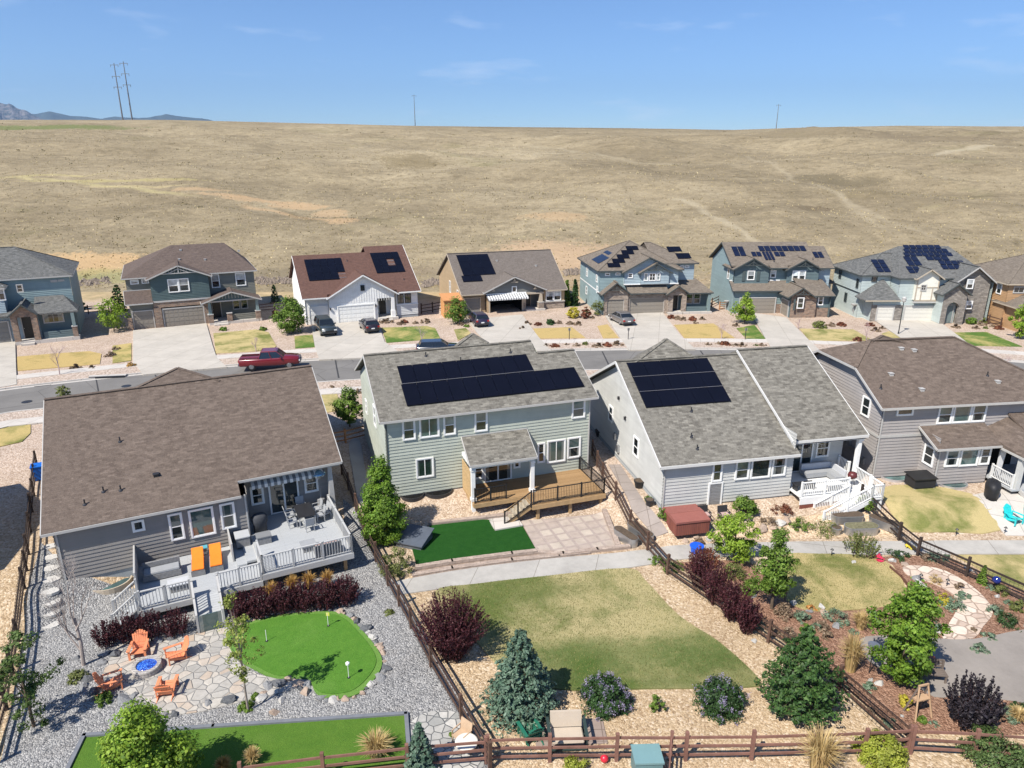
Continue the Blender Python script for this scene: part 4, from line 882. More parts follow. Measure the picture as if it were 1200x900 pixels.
peak(h, SH_GREY, _h(780.5, 397), _h(742, 426), _h(816, 420), 15.5)
h.panels(.25, 6.3, 3.92, 7.75, zf, 5, 3)
for _y in (3.92+3.83/3, 3.92+2*3.83/3): h.mb('array_trim', ALU).bar((.27, _y, zf(0,_y)+.135), (6.28, _y, zf(0,_y)+.13), .022, .01)
for (x, y) in ((810,512), (817,526), (810,482)): p = _h(x, y); h.vent(p[0], p[1], p[2])
h.win(front(0), 3.26, 3.78, 1.65, 2.8, 'dh'); h.win(front(0), 4.82, 5.62, 1.62, 2.8, 'dh', blind=GLASS_T); h.win(front(0), 5.88, 7.08, 1.6, 2.8, 'fix'); h.win(front(0), 7.34, 8.16, 1.62, 2.82, 'dh')
h.win(left(0), 9.15, 9.85, 2.35, 3.4); h.win(left(0), 4.1, 4.85, 1.75, 2.95)
h.door(front(0), 3.12, 3.9, -.4, 1.42, planks('louvre_grey', (.22,.22,.22), (.27,.27,.27), .1, 2), WHITE, 'basement_door', 'flat')
h.door(front(2.2), 10.1, 11.55, .55, 2.75, GLASS, WHITE, 'sliding_door', 'slide'); h.win(front(2.2), 11.95, 12.8, 1.55, 2.7, 'dh')
for y, z in ((8.0, 4.6), (6.6, 3.6)):
    m = h.mb('wall_lamp', DKMETAL); m.fr = left(0); m.cbox((y, .08, z), (.14, .16, .22)); m.fr = None
for y, z in ((7.6, .9), (8.3, 1.6)):
    m = h.mb('meter_box', METAL); m.fr = left(0); m.cbox((y, .1, z), (.35, .2, .5)); m.fr = None
m = MB(); m.box(13.7, 13.95, .45, .7, .5, 3.45); m.box(13.65, 14.0, .4, .75, 3.2, 3.4); m.box(13.65, 14.0, .4, .75, .5, .75); m.build('column', WHITE, h.root)
downspout(h, .06, 0, .1, 2.95)
deck = MB(); deck.box(8.75, 13.75, -1.2, 2.2, .42, .5); deck = deck.build('deck', plain('white_deck', (.66,.66,.64), .6, .3, .06), h.root)
m = MB(); m.box(8.72, 13.8, -1.26, -1.2, .0, .47); m.box(13.75, 13.8, -1.2, 2.2, .0, .47); m.build('deck_rim', WHITE, deck)
m = MB(); m.box(8.75, 12.1, -1.24, -1.21, -.35, -.02); m.build('deck_beam', plain('red_beam', (.20,.07,.05), .7, .2, .2), deck)
for x in (9.2, 11.3, 13.5):
    m = MB(); m.box(x-.09, x+.09, -1.1, -.92, -1.4, .4); m.build('deck_post', WHITE, deck)
rails(deck, WHITE, [[(8.8,-1.15,.5), (12.1,-1.15,.5)], [(13.7,-1.1,.5), (13.7,.35,.5)], [(13.7,1.0,.5), (13.7,2.1,.5)]], h=.95, bal=.13)
s_ = MB(); s2 = MB(); _b = gl(h, 948, 600); stairs(s_, (13.1,-2.3,.5), (9.75,-2.3,-.95), (0,1), 1.05, 9, s2); s_.box(12.95, 13.75, -2.35, -1.2, .42, .497); s_.build('stairs', MAT['white_deck'], deck)
s2.build('stringer', WHITE, deck); rails(deck, WHITE, [[(13.7,-1.25,.5), (13.7,-2.3,.5), (12.95,-2.3,.5), (9.75,-2.3,-.95)], [(12.1,-1.28,.12), (9.75,-1.28,-.95)]], h=.9, bal=.13)
m = MB(); m.box(13.6, 13.75, -2.3, -2.15, -1.3, .4); m.build('deck_post', WHITE, deck)
h.finish()
# ---------------------------------------------------------------- H4: mauve grey two storey
H4 = House('two_storey_house', g(1021, 561), 8, 'mauve grey two storey house with brown clipped gable roof, bay window and white porch', group=NEAR)
h = H4
h.lap(front(0), rect(0, 13.8, .12, 5.2), S_PURP); h.flat(front(.02), rect(0, 13.8, -.4, .14), FOUND, 'foundation')
h.lap(left(0), [(0,.12), (10.5,.12), (10.5,5.2), (7.55,6.9), (2.95,6.9), (0,5.2)], S_PURP); h.lap(right(13.8), rect(0, 10.5, .1, 5.2), S_PURP); h.lap(back(10.5), rect(0, 13.8, .1, 5.2), S_PURP)
zf = lambda x, y: 5.25+.53*(y+.45)
e = 5.25; k = zf(0, 2.9); rz_ = zf(0, 5.25)
h.slab(SH_BROWN, [(-.4,-.45,e), (14.2,-.45,e), (8.6,5.25,rz_), (1.95,5.25,rz_), (-.4,2.9,k)], [(1.95,5.25,rz_), (8.6,5.25,rz_), (14.2,10.95,e), (-.4,10.95,e), (-.4,7.6,k)], [(-.4,7.6,k), (-.4,2.9,k), (1.95,5.25,rz_)], [(14.2,-.45,e), (14.2,10.95,e), (8.6,5.25,rz_)])
mm = h.mb('roof', SH_BROWN); mm.bar((1.95,5.25,rz_+.02), (8.6,5.25,rz_+.02), .3, .05); mm.bar((-.4,2.9,k+.02), (1.95,5.25,rz_+.02), .25, .05); mm.bar((14.2,-.45,e+.02), (8.6,5.25,rz_+.02), .25, .05)
h.edge(OFFW, ((-.42,-.48,e), (14.2,-.48,e)), ((-.43,-.48,e), (-.43,2.9,k)), ((-.43,2.9,k), (-.43,7.6,k)), ((-.43,7.6,k), (-.43,10.95,e)), w=.05, h=.15)
_h = lambda x, y: hit(h, x, y, e, -.45, .53)
peak(h, SH_BROWN, _h(1034, 393), _h(1021.5, 400), _h(1060, 401.5), 12)
for (x, y) in ((1056,409), (1071,411), (1044,439), (1080,457), (1169,448), (1032,455), (1157,440)): p = _h(x, y); h.vent(p[0], p[1], p[2], OFFW if x not in (1032, 1157) else 'pipe')
h.win(front(0), 1.05, 2.1, 4.58, 4.95, 'fix'); h.win(front(0), 4.1, 5.0, 3.85, 4.98, 'dh', blind=GLASS_T); h.win(front(0), 5.2, 6.4, 3.85, 4.98, 'fix', glass=GLASS_T); h.win(front(0), 6.6, 7.5, 3.85, 4.98, 'dh', blind=GLASS_T)
h.win(left(0), 1.3, 2.05, 4.0, 5.2, 'dh'); h.mb('trim', OFFW).box(-.03, 3.3, -.06, -.0, 2.98, 3.16); m = h.mb('trim', OFFW); m.fr = left(0); m.box(-.03, 2.2, 0, .06, 2.98, 3.16); m.fr = None
for y, z in ((1.6, 1.4), (2.2, 1.2), (2.8, 1.5), (1.0, .9)):
    m = h.mb('meter_box', METAL); m.fr = left(0); m.cbox((y, .1, z), (.32, .2, .45)); m.fr = None
for z in (.12,): 
    h.lap(front(-1.6), rect(3.3, 7.1, z, 2.75), S_PURP); h.lap(left(3.3), rect(-1.6, 0, z, 3.4), S_PURP); h.lap(right(7.1), rect(-1.6, 0, z, 3.0), S_PURP); h.flat(front(-1.57), rect(3.33, 7.07, -.4, .14), FOUND, 'foundation')
h.win(front(-1.6), 3.9, 4.72, 1.45, 2.5, 'dh', blind=GLASS_T); h.win(front(-1.6), 4.95, 6.15, 1.42, 2.5, 'fix', glass=GLASS_T); h.win(front(-1.6), 6.4, 7.0, 1.45, 2.5, 'dh'); h.win(left(3.3), -1.25, -.45, 1.3, 2.5, 'dh')
h.slab(SH_BROWN, [(2.85,-2.0,2.85), (7.6,-2.0,2.85), (7.6,-.02,3.72), (2.85,-.02,3.72)]); h.edge(OFFW, ((2.83,-2.03,2.85), (7.45,-2.03,2.85)), ((2.82,-2,2.85), (2.82,0,3.72)), ((2.85,-.04,3.8), (7.6,-.04,3.8)), w=.05, h=.14)
h.slab(SH_BROWN, [(7.45,-3.9,2.72), (14.2,-3.9,2.72), (14.2,-.02,4.3), (9.3,-.02,4.3), (9.3,-2.0,3.5)], [(7.45,-1.2,2.72), (7.45,-3.9,2.72), (9.3,-2.0,3.5), (9.3,-.02,4.0), (7.45,-.02,3.2)])
h.edge(OFFW, ((7.43,-3.92,2.72), (14.2,-3.92,2.72)), ((7.43,-2.0,2.72), (7.43,-3.92,2.72)), w=.05, h=.14)
m = MB(); m.box(7.3, 14, -3.6, -.03, .3, .42); m.build('porch_floor', GREY_DECK, h.root)
m = MB(); m.fr = front(-.02); m.box(8.3, 10.3, 0, .04, .45, 2.5); m.build('porch_shade_sheet', INTERIOR, h.root)  # near-black sheet stands in for the shade inside the porch
for x in (7.7, 11.2):
    m = MB(); m.box(x-.15, x+.15, -3.6, -3.3, .42, 2.6); m.build('column', plain('grey_column', (.5,.5,.48), .6, .3, .05), h.root)
m = MB(); m.hexa([(7.75,-1.75,.5), (8.0,-1.75,.5), (8.0,-1.6,.5), (7.75,-1.6,.5)], [(7.75,-1.75,2.4), (8.15,-1.75,2.4), (8.15,-1.6,2.4), (7.75,-1.6,2.4)]); m.build('curtain', plain('white_curtain', (.6,.6,.6), .8, .1, .1), h.root)
rails(h.root, plain('porch_white', (.66,.66,.64), .6, .3, .06), [[(7.45,-1.65,.42), (7.45,-3.4,.42)], [(8.95,-4.4,.05), (8.95,-3.55,.42), (13.8,-3.55,.42)]], h=.9, bal=.13)
m = MB(); s2 = MB(); stairs(m, (7.9,-3.6,.42), (7.9,-4.4,.02), (1,0), 1.0, 3, s2); m.build('stairs', GREY_DECK, h.root); s2.build('stringer', OFFW, h.root)
window_well(h, gl(h,1052,563)[0], -.05, .03, ALU, .95, .8, True); window_well(h, gl(h,1130,577)[0], -1.65, .03, ALU, .95, .75, True)
downspout(h, .06, 0, .1, 5.1); downspout(h, 3.36, -1.6, .1, 2.7)
h.finish()
# ================================================================ far houses
def wallpt(h, y, px, py):
    o = h.root.location; th = h.root.rotation_euler[2]; n = (-math.sin(th), math.cos(th)); ox, oy = o[0]+n[0]*y, o[1]+n[1]*y
    r = ray(px, py); t = (ox*n[0]+oy*n[1])/(r[0]*n[0]+r[1]*n[1])
    X, Y, Z = r[0]*t-ox, r[1]*t-oy, CAMH+r[2]*t
    return X*math.cos(th)+Y*math.sin(th), Z-o[2]
def pw(h, y, C, x0, y0, x1, y1, **k):
    """window on the front wall at local y, read from a crop C = (ox, oy, scale)"""
    a = wallpt(h, y, C[0]+x0/C[2], C[1]+(y0+y1)/2/C[2]); b = wallpt(h, y, C[0]+x1/C[2], C[1]+(y0+y1)/2/C[2])
    c = wallpt(h, y, C[0]+(x0+x1)/2/C[2], C[1]+y0/C[2]); d = wallpt(h, y, C[0]+(x0+x1)/2/C[2], C[1]+y1/C[2])
    return h.win(front(y), a[0]+.06, b[0]-.06, d[1]+.06, min(c[1]-.06, getattr(h, 'ztop', 99)), **k)
FAR = 'houses along the far side of the road'
C1, C2, C3, C4, C5, C6, C7 = (0,260,4), (130,270,6), (330,270,6), (500,270,6), (650,250,4.788), (800,250,6), (950,260,4.788)
def pillar(h, x, y, w, z0, z1, mat, cap=OFFW, name='pillar'):
    m = MB(); m.box(x-w/2, x+w/2, y-w/2, y+w/2, z0, z1); o = m.build(name, mat, h.root)
    m = MB(); m.box(x-w/2-.05, x+w/2+.05, y-w/2-.05, y+w/2+.05, z1, z1+.08); m.build('cap', cap, o); return o
def battens(h, fr, poly, mat, step=.4, name='batten'):
    m = h.mb(name, mat); m.fr = fr
    xs_ = [p[0] for p in poly]; s = min(xs_)+step/2
    while s < max(xs_):
        zs = []
        for i in range(len(poly)):
            a, b = poly[i], poly[(i+1) % len(poly)]
            if (a[0] > s) != (b[0] > s): zs.append(a[1]+(b[1]-a[1])*(s-a[0])/(b[0]-a[0]))
        if len(zs) == 2: m.box(s-.025, s+.025, 0, .03, min(zs), max(zs))
        s += step
    m.fr = None
# ---- F1
F1 = House('two_storey_house', g(51, 400), 27, 'dusty blue two storey house with grey hipped roof and stone entry, leftmost across the road', group=FAR)
h = F1; h.ztop = 6.65
h.block(-10, 3.6, 2.4, 13.5, 0, 7.1, S_BLUE, 'flr', .2); h.block(-10, -3, .6, 2.4, 3.4, 6.4, S_LBLUE, 'flr', .2)
h.block(0, 3.6, .3, 2.4, .3, 3.4, S_DTEAL, 'flr', .2); h.lap(front(.9), rect(-10, 0, 0, 3.4), S_LBLUE)
h.hip(SH_SLATE, OFFW, -10.4, 4.0, 2.0, 14, 7.2, .5); h.hip(SH_SLATE, OFFW, -10.4, -2.6, .2, 8, 6.5, .5, left_hip=False)
h.slab(SH_SLATE, [(-.3,-.9,3.45), (4.1,-.9,3.45), (2.6,2.4,4.9), (-.3,2.4,4.9)], [(4.1,-.9,3.45), (4.1,2.4,3.45), (2.6,2.4,4.9)], [(-10.4,.0,3.3), (-2.6,.0,3.3), (-2.6,.9,3.8), (-10.4,.9,3.8)])
h.gable_y(SH_SLATE, DARKTRIM, -2.75, .1, 3.5, -1.3, 4.75, -1.3, 2.4)
h.flat(front(-.95), [(-2.6,.1), (-2.0,.1), (-2.0,3.2), (-.65,3.2), (-.65,.1), (-.05,.1), (-.05,3.5), (-1.3,4.6), (-2.6,3.5)], ST_BROWN, 'stone_veneer', depth=-.4)
h.door(front(.86), -1.8, -.7, .4, 2.9, DOORBLK, OFFW); h.garage(front(.86), -9.3, -3.2, .1, 2.5, GD_GREY, OFFW)
m = h.mb('porch_floor', CONC); m.box(-2.6, 3.8, -1.0, .3, .0, .42); m.box(-2.0, -.7, -1.5, -1.0, 0, .22)
pillar(h, 3.45, -.7, .5, .4, 1.6, ST_BROWN); m = h.mb('post', S_MTEAL); m.box(3.28, 3.62, -.87, -.53, 1.7, 3.3)
h.lap(front(-.65), rect(.3, 3.2, .45, 1.25), S_DTEAL); pw(h, .3, C1, 200,415,298,472, style='sl', frame=OFFW)
pw(h, 2.4, C1, 235,243,265,282, frame=OFFW); pw(h, 2.4, C1, 270,240,298,278, frame=OFFW); pw(h, .6, C1, -10,300,22,368, frame=WHITE, blind=BLIND_W); pw(h, .6, C1, 78,292,108,330, frame=OFFW)
h.finish()
# ---- F2
F2 = House('two_storey_house', g(157, 387), 26, 'deep green two storey house with dark brown roof, stone garage piers and gabled porch', group=FAR)
h = F2; h.ztop = 5.95
h.block(-.1, 15, 1.5, 13.6, 0, 6.2, S_OLIVE, 'flr', .2)
e = 6.3; zr = 9.35
h.slab(SH_DKBROWN, [(-.5,1.1,e), (15.4,1.1,e), (12.2,7.5,zr), (5.6,7.5,zr)], [(12.2,7.5,zr), (15.4,14,e), (-.5,14,e), (5.6,7.5,zr)], [(-.5,14,e), (-.5,1.1,e), (5.6,7.5,zr)], [(15.4,1.1,e), (15.4,14,e), (12.2,7.5,zr)])
h.edge(OFFW, ((-.5,1.07,e), (15.4,1.07,e)), ((-.53,1.1,e), (-.53,14,e)), ((15.43,1.1,e), (15.43,14,e)))
h.lap(front(0), [(2.6,3.3), (9.3,3.3), (9.3,6.2), (5.95,7.6), (2.6,6.2)], S_TEAL, .2); h.lap(left(2.6), rect(0, 1.5, 3.3, 6.2), S_TEAL); h.lap(right(9.3), rect(0, 1.5, 3.3, 6.2), S_TEAL)
h.gable_y(SH_DKBROWN, OFFW, 2.15, 9.75, 6.18, 5.95, 7.75, -.45, 7); battens(h, front(-.03), [(3.6,6.65), (8.3,6.65), (5.95,7.55)], OFFW, .35); h.bracket(front(-.1), 5.95, 7.6, OFFW, 2.2, .85)
h.mb('trim', OFFW).box(2.5, 9.4, -.08, 0, 3.2, 3.4)
h.flat(front(0), rect(2.6, 9.0, 2.55, 3.2), ST_BROWN, 'stone_veneer', depth=-.3); h.flat(front(-.1), rect(2.55, 3.4, 0, 2.55), ST_BROWN, 'stone_veneer', depth=-.3); h.flat(front(-.1), rect(8.35, 8.95, 0, 2.55), ST_BROWN, 'stone_veneer', depth=-.3)
h.flat(front(-.05), rect(-.5, -.02, 0, 1.5), ST_BROWN, 'stone_veneer', depth=-.5)
h.lap(front(.4), rect(-.1, 2.6, 0, 3.3), S_OLIVE); h.garage(front(.38), .15, 2.35, 0, 2.2, GD_TAUPE, OFFW); h.garage(front(.12), 3.6, 8.2, 0, 2.25, GD_TAUPE, OFFW)
h.slab(SH_DKBROWN, [(-.5,-.2,3.3), (2.65,-.2,3.3), (2.65,1.5,4.7), (-.5,1.5,4.7)]); h.edge(OFFW, ((-.5,-.23,3.3), (2.6,-.23,3.3)), ((-.53,-.2,3.3), (-.53,1.5,4.7)), ((-.5,1.47,4.78), (2.6,1.47,4.78)))
pw(h, 1.5, C2, 133,316,192,378, blind=BLIND_W); pw(h, 1.5, C2, 213,308,264,372, blind=BLIND_W); pw(h, 0, C2, 400,328,474,435, blind=BLIND_W); pw(h, 0, C2, 476,322,548,428, blind=BLIND_W); pw(h, 1.5, C2, 705,300,763,402, blind=BLIND_W); pw(h, 1.5, C2, 876,290,946,388, blind=BLIND_W)
h.gable_y(SH_DKBROWN, OFFW, 8.0, 15.3, 2.95, 11.7, 4.2, -1.7, 1.6); battens(h, front(-1.3), [(8.9,3.25), (14.5,3.25), (11.7,4.1)], OFFW, .38); h.flat(front(-1.28), [(8.6,3.05), (14.8,3.05), (11.7,4.1)], S_TEAL); h.mb('trim', OFFW).box(8.5, 14.9, -1.38, -1.28, 2.9, 3.06)
m = h.mb('porch_floor', CONC); m.box(8.7, 15.1, -1.5, 1.5, 0, .35); m.box(9.2, 10.9, -2.1, -1.5, 0, .18)
for x in (8.95, 11.2, 14.7):
    pillar(h, x, -1.2, .6, .3, 1.35, ST_BROWN)
    if x != 11.2: m = MB(); m.hexa([(x-.2,-1.4,1.43), (x+.2,-1.4,1.43), (x+.2,-1.0,1.43), (x-.2,-1.0,1.43)], [(x-.15,-1.35,2.95), (x+.15,-1.35,2.95), (x+.15,-1.05,2.95), (x-.15,-1.05,2.95)]); m.build('column', S_MTEAL, h.root)
h.lap(front(-1.1), rect(11.5, 14.4, .36, 1.15), S_OLIVE); h.door(front(1.48), 9.4, 10.4, .4, 2.6, DOORBLK, OFFW); h.win(front(1.5), 12.0, 12.75, 1.3, 2.6, frame=OFFW); h.win(front(1.5), 13.0, 13.75, 1.3, 2.6, frame=OFFW)
_h = lambda x, y: hit(h, 130+x/6, 270+y/6, e, 1.1, .477)
for x, y in ((490,140), (480,205), (662,207), (898,145)): p = _h(x, y); h.vent(p[0], p[1], p[2], OFFW)
h.finish()
# ---- F3
F3 = House('ranch_house', g(396.7, 379.2), 22, 'white board and batten house with red brown roof and two solar arrays', group=FAR)
h = F3
zf = lambda x, y: 3.6+.5*(y+.4)
h.lap(left(-3.9), [(.6,0), (16,0), (16,3.6), (8.2,7.6), (.6,3.6)], S_WHITE); h.lap(right(10.7), [(.4,0), (16,0), (16,3.7), (9.4,8.1), (.4,3.6)], S_WHITE); h.block(-3.9, 10.7, 2, 16, 0, 3.5, S_WHITE, 'b')
h.slab(SH_RED, [(-4.3,-.4,3.6), (-1.15,-.4,3.6), (-1.15,.15,3.875), (5.65,.15,3.875), (5.65,8.2,7.9), (-4.3,8.2,7.9)], [(-4.3,8.2,7.9), (5.65,8.2,7.9), (5.65,16.5,3.75), (-4.3,16.5,3.75)], [(5.5,.15,3.905), (7.85,.15,3.905), (7.85,-.4,3.63), (11.0,-.4,3.63), (11.1,9.4,8.53), (5.5,9.4,8.53)], [(5.5,9.4,8.53), (11.1,9.4,8.53), (11.1,17,4.7), (5.5,17,4.7)])
h.edge(WHITE, ((-4.3,-.43,3.6), (-1.0,-.43,3.6)), ((8.0,-.43,3.63), (11.03,-.43,3.63)), ((-4.33,-.4,3.6), (-4.33,8.2,7.9)), ((11.03,-.4,3.63), (11.13,9.4,8.53)))
h.flat(front(0), [(-1.0,0), (5.2,0), (5.2,2.9), (7.3,2.9), (7.7,3.5), (3.5,6.05), (-1.0,3.6)], S_WHITE); battens(h, front(0), [(-1.0,2.6), (7.6,2.6), (7.6,3.5), (3.5,6.0), (-1.0,3.6)], S_WHITE, .33)
h.gable_y(SH_RED, WHITE, -1.3, 8.0, 3.45, 3.45, 6.2, -.5, 5.2)
h.flat(left(-1.0), rect(0, .8, 0, 3.5), S_WHITE); h.flat(front(.7), rect(-3.9, -1, 0, 3.6), S_WHITE)
h.garage(front(.68), -3.4, -1.2, 0, 2.25, GD_WHITE, WHITE); h.garage(front(-.02), .1, 4.7, 0, 2.2, GD_WHITE, WHITE)
h.flat(front(2.0), rect(5.2, 7.8, .3, 3.5), S_WHITE); h.flat(right(5.2), rect(0, 2, 0, 3.5), S_WHITE); h.flat(left(7.8), rect(.4, 2, 0, 3.5), S_WHITE); h.door(front(1.98), 5.75, 6.7, .4, 2.7, DOORBLK, WHITE)
m = MB(); m.box(7.05, 7.45, -.1, .3, .3, 2.95); m.box(6.98, 7.52, -.17, .37, .3, 1.2); m.build('column', WHITE, h.root)
m = h.mb('porch_floor', CONC); m.box(5.2, 7.8, -.5, 2, .02, .35); m.box(5.4, 7.0, -1.0, -.5, 0, .18)
h.flat(front(.4), rect(7.8, 10.7, 1.75, 3.6), S_WHITE); h.lap(front(.36), rect(7.8, 10.7, .4, 1.72), plain('pale_grey_panel', (.55,.57,.57), .6, .3, .04)); h.flat(front(.38), rect(7.8, 10.7, 0, .42), FOUND, 'foundation'); h.mb('trim', WHITE).box(7.75, 10.75, .28, .4, 1.7, 1.8)
bf = plain('black_window_frame', (.03,.03,.035), .5, .4, .1)
h.win(front(.4), 8.0, 8.75, 1.98, 3.15, 'grid', frame=bf, cw=.04); h.win(front(.4), 9.0, 9.75, 1.98, 3.15, 'grid', frame=bf, cw=.04); pw(h, 0, C3, 553,383,584,425, style='grid', frame=bf, cw=.04)
for x in (-.9, 4.95):
    m = MB(); m.cbox((x, -.12, 2.0), (.14, .2, .3)); m.build('wall_lantern', DKMETAL, h.root)
h.panels(-2.9, 1.95, 2.8, 7.1, zf, 5, 3, SOLAR, ((4,0),)); h.panels(6.05, 9.95, 3.45, 7.75, lambda x, y: zf(x, y)+.03, 4, 3, SOLAR, ((2,1),))
_h = lambda x, y: hit(h, 330+x/6, 270+y/6, 3.6, -.4, .5)
for x, y in ((460,215), (860,348)): p = _h(x, y); h.vent(p[0], p[1], p[2])
h.finish()
# ---- F4
F4 = House('ranch_house', g(573.5, 366.7), 17, 'tan and grey ranch house with striped awning over its open garage', group=FAR)
h = F4
zf = lambda x, y: 2.78+.5*(y+.3)
h.lap(left(-3.6), [(.6,0), (16.5,0), (16.5,2.8), (8.5,6.9), (.6,2.8)], S_TAN); h.block(-3.6, 11.1, .6, 16.5, 0, 2.75, S_TAN, 'br'); h.lap(front(.6), rect(-3.6, -.4, 0, 2.8), S_TAN)
h.slab(SH_TAUPE, [(-3.95,-.3,2.78), (-.6,-.3,2.78), (-.6,.12,2.99), (7.95,.12,2.99), (7.95,-.3,2.78), (11.35,-.3,2.78), (11.9,8.5,7.18), (-3.95,8.5,7.18)], [(-3.95,8.5,7.18), (11.9,8.5,7.18), (11.5,17,2.9), (-3.95,17,2.9)]); h.edge(TANTRIM, ((-3.95,-.33,2.78), (-.7,-.33,2.78)), ((8.0,-.33,2.78), (11.35,-.33,2.78)), ((-3.98,-.3,2.78), (-3.98,8.5,7.18)), ((11.38,-.3,2.78), (11.93,8.5,7.18)))
h.mb('roof', SH_TAUPE).bar((-3.95,8.5,7.2), (11.9,8.5,7.2), .3, .05)
h.lap(front(0), [(-.4,2.3), (7.9,2.3), (7.9,3.0), (3.5,4.7), (-.4,3.0)], S_GREY); h.gable_y(SH_TAUPE, OFFW, -.9, 8.15, 2.95, 3.5, 4.95, -.6, 5); h.bracket(front(-.15), 3.5, 4.75, TANTRIM, .5, .6); h.bracket(front(-.15), 0.5, 3.6, TANTRIM, .2, .5); h.bracket(front(-.15), 6.5, 3.6, TANTRIM, .2, .5)
h.flat(front(0), rect(-.4, .1, 0, 2.3), S_TAN); h.flat(front(0), rect(4.7, 5.3, 0, 2.3), TANTRIM, 'wall'); h.flat(front(-.05), rect(4.75, 5.25, 0, 1.1), ST_TAN, 'stone_veneer', depth=-.3)
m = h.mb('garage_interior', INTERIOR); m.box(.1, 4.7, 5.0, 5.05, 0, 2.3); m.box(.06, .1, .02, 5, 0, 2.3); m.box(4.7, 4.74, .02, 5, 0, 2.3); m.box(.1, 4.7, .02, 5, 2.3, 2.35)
m = h.mb('trim', TANTRIM); m.box(-.1, .1, -.08, .02, 0, 2.4); m.box(4.7, 4.9, -.08, .02, 0, 2.4); m.box(.1, 4.7, -.08, .02, 2.25, 2.4)
h.garage(front(.58), -3.3, -1.2, 0, 2.05, GD_GREY, TANTRIM); awning(h, -.5, 5.3, -.12, 2.55, 1.2, .42, STRIPES)
pw(h, 0, C4, 598,393,632,435, style='fix', frame=WHITE)
h.flat(front(1.8), rect(5.3, 7.9, .2, 3.0), S_GREY); h.door(front(1.78), 5.55, 6.5, .3, 2.3, DOORBLK, TANTRIM); h.flat(right(5.3), rect(0, 1.8, 0, 2.9), S_TAN); h.flat(left(7.9), rect(0, 1.8, 0, 2.9), S_TAN)
m = h.mb('porch_floor', CONC); m.box(5.2, 8, -.6, 1.8, 0, .25)
pillar(h, 7.45, -.05, .75, 0, 1.1, ST_TAN); m = MB(); m.hexa([(7.2,-.3,1.18), (7.7,-.3,1.18), (7.7,.2,1.18), (7.2,.2,1.18)], [(7.28,-.22,2.6), (7.62,-.22,2.6), (7.62,.12,2.6), (7.28,.12,2.6)]); m.build('column', TANTRIM, h.root); h.mb('trim', TANTRIM).box(5.2, 7.9, -.2, .05, 2.3, 2.55)
h.flat(front(.2), rect(7.9, 11.1, 1.0, 2.8), S_TAN); h.flat(front(.12), rect(7.9, 11.1, 0, 1.0), ST_TAN, 'stone_veneer', depth=-.2); h.mb('trim', OFFW).box(7.85, 11.15, .0, .2, .98, 1.08); h.win(front(.2), 8.35, 9.35, 1.2, 2.45, 'dh', blind=BLIND_W); h.win(front(.2), 9.55, 10.5, 1.2, 2.45, 'dh', blind=BLIND_W)
h.win(left(-3.6), 3.0, 3.7, 1.3, 2.7); h.win(left(-3.6), 8.0, 8.7, 1.6, 3.2)
for (c0, c1, r0, r1) in ((-2.75, 1.95, 3.45, 7.95),): h.panels(c0, c1, r0, r1, zf, 3, 3, SOLAR)
h.panels(-3.1, -.3, 2.15, 3.4, zf, 2, 1, SOLAR)
_h = lambda x, y: hit(h, 500+x/6, 270+y/6, 2.78, -.3, .5)
for x, y in ((493,215), (768,250)): p = _h(x, y); h.vent(p[0], p[1], p[2], OFFW)
h.finish()
# ---- F5
F5 = House('two_storey_house', g(698, 369.5), 7, 'blue two storey house with stone garage gables and stepped rows of solar panels', group=FAR)
h = F5; h.ztop = 5.55
h.block(.6, 11.3, .9, 13, 0, 5.85, S_BLUE, 'flbr', .2); h.lap(front(.36), [(3.9,4.1), (11.4,4.1), (11.4,5.8), (7.2,7.5), (3.9,5.8)], S_LBLUE); h.lap(left(3.9), rect(.36,.9,4.1,5.8), S_LBLUE); h.lap(right(11.4), rect(.36,.9,4.1,5.8), S_LBLUE)
h.mb('trim', WHITE).box(3.8, 11.5, .28, .36, 4.0, 4.15); m = h.mb('trim', WHITE); m.fr = left(.6); m.box(.9, 13, 0, .05, 2.9, 3.05); m.fr = None
h.lap(front(2), rect(11.3, 14.2, 3.2, 6.5), S_LBLUE); h.lap(right(14.2), rect(2, 12, 0, 6.5), S_LBLUE)
h.hip(SH_TAN, DARKTRIM, .15, 12.2, .45, 13.4, 5.95, .5); h.hip(SH_TAN, DARKTRIM, 8.5, 14.7, 1.6, 12.5, 6.6, .42, left_hip=False)
h.gable_y(SH_TAN, DARKTRIM, 3.5, 11.8, 5.75, 7.2, 7.75, -.05, 6.5)
h.lap(front(.1), [(6.1,4.15), (10.0,4.15), (10.0,5.7), (8.05,6.8), (6.1,5.7)], S_LBLUE); h.lap(left(6.1), rect(.1,.6,4.15,5.7), S_LBLUE); h.gable_y(SH_TAN, DARKTRIM, 5.7, 10.4, 5.65, 8.05, 7.0, -.35, 5); h.bracket(front(.0), 8.05, 6.75, DARKTRIM, 1.15, .7)
for x0, x1, y0, y1 in ((283,328,312,350), (340,328,370,350)): pass
pw(h, .9, C5, 283,327,310,350, style='fix'); pw(h, .9, C5, 341,324,369,347, style='fix'); pw(h, .36, C5, 411,324,438,362); pw(h, .1, C5, 501,322,524,378, glass=BLIND); pw(h, .1, C5, 530,322,566,378, style='grid'); pw(h, .1, C5, 572,320,592,376, glass=BLIND); h.ztop = 6.2; pw(h, 2, C5, 702,278,725,308); pw(h, 2, C5, 730,277,754,306); pw(h, .9, C5, 634,318,652,345)
h.win(left(.6), 2.0, 2.6, 4.2, 5.1); h.win(left(.6), 8, 8.7, 4.0, 5.2); h.win(left(.6), 8, 8.7, 1.4, 2.4); h.win(left(.6), 1.6, 2.1, 2.8, 3.6)
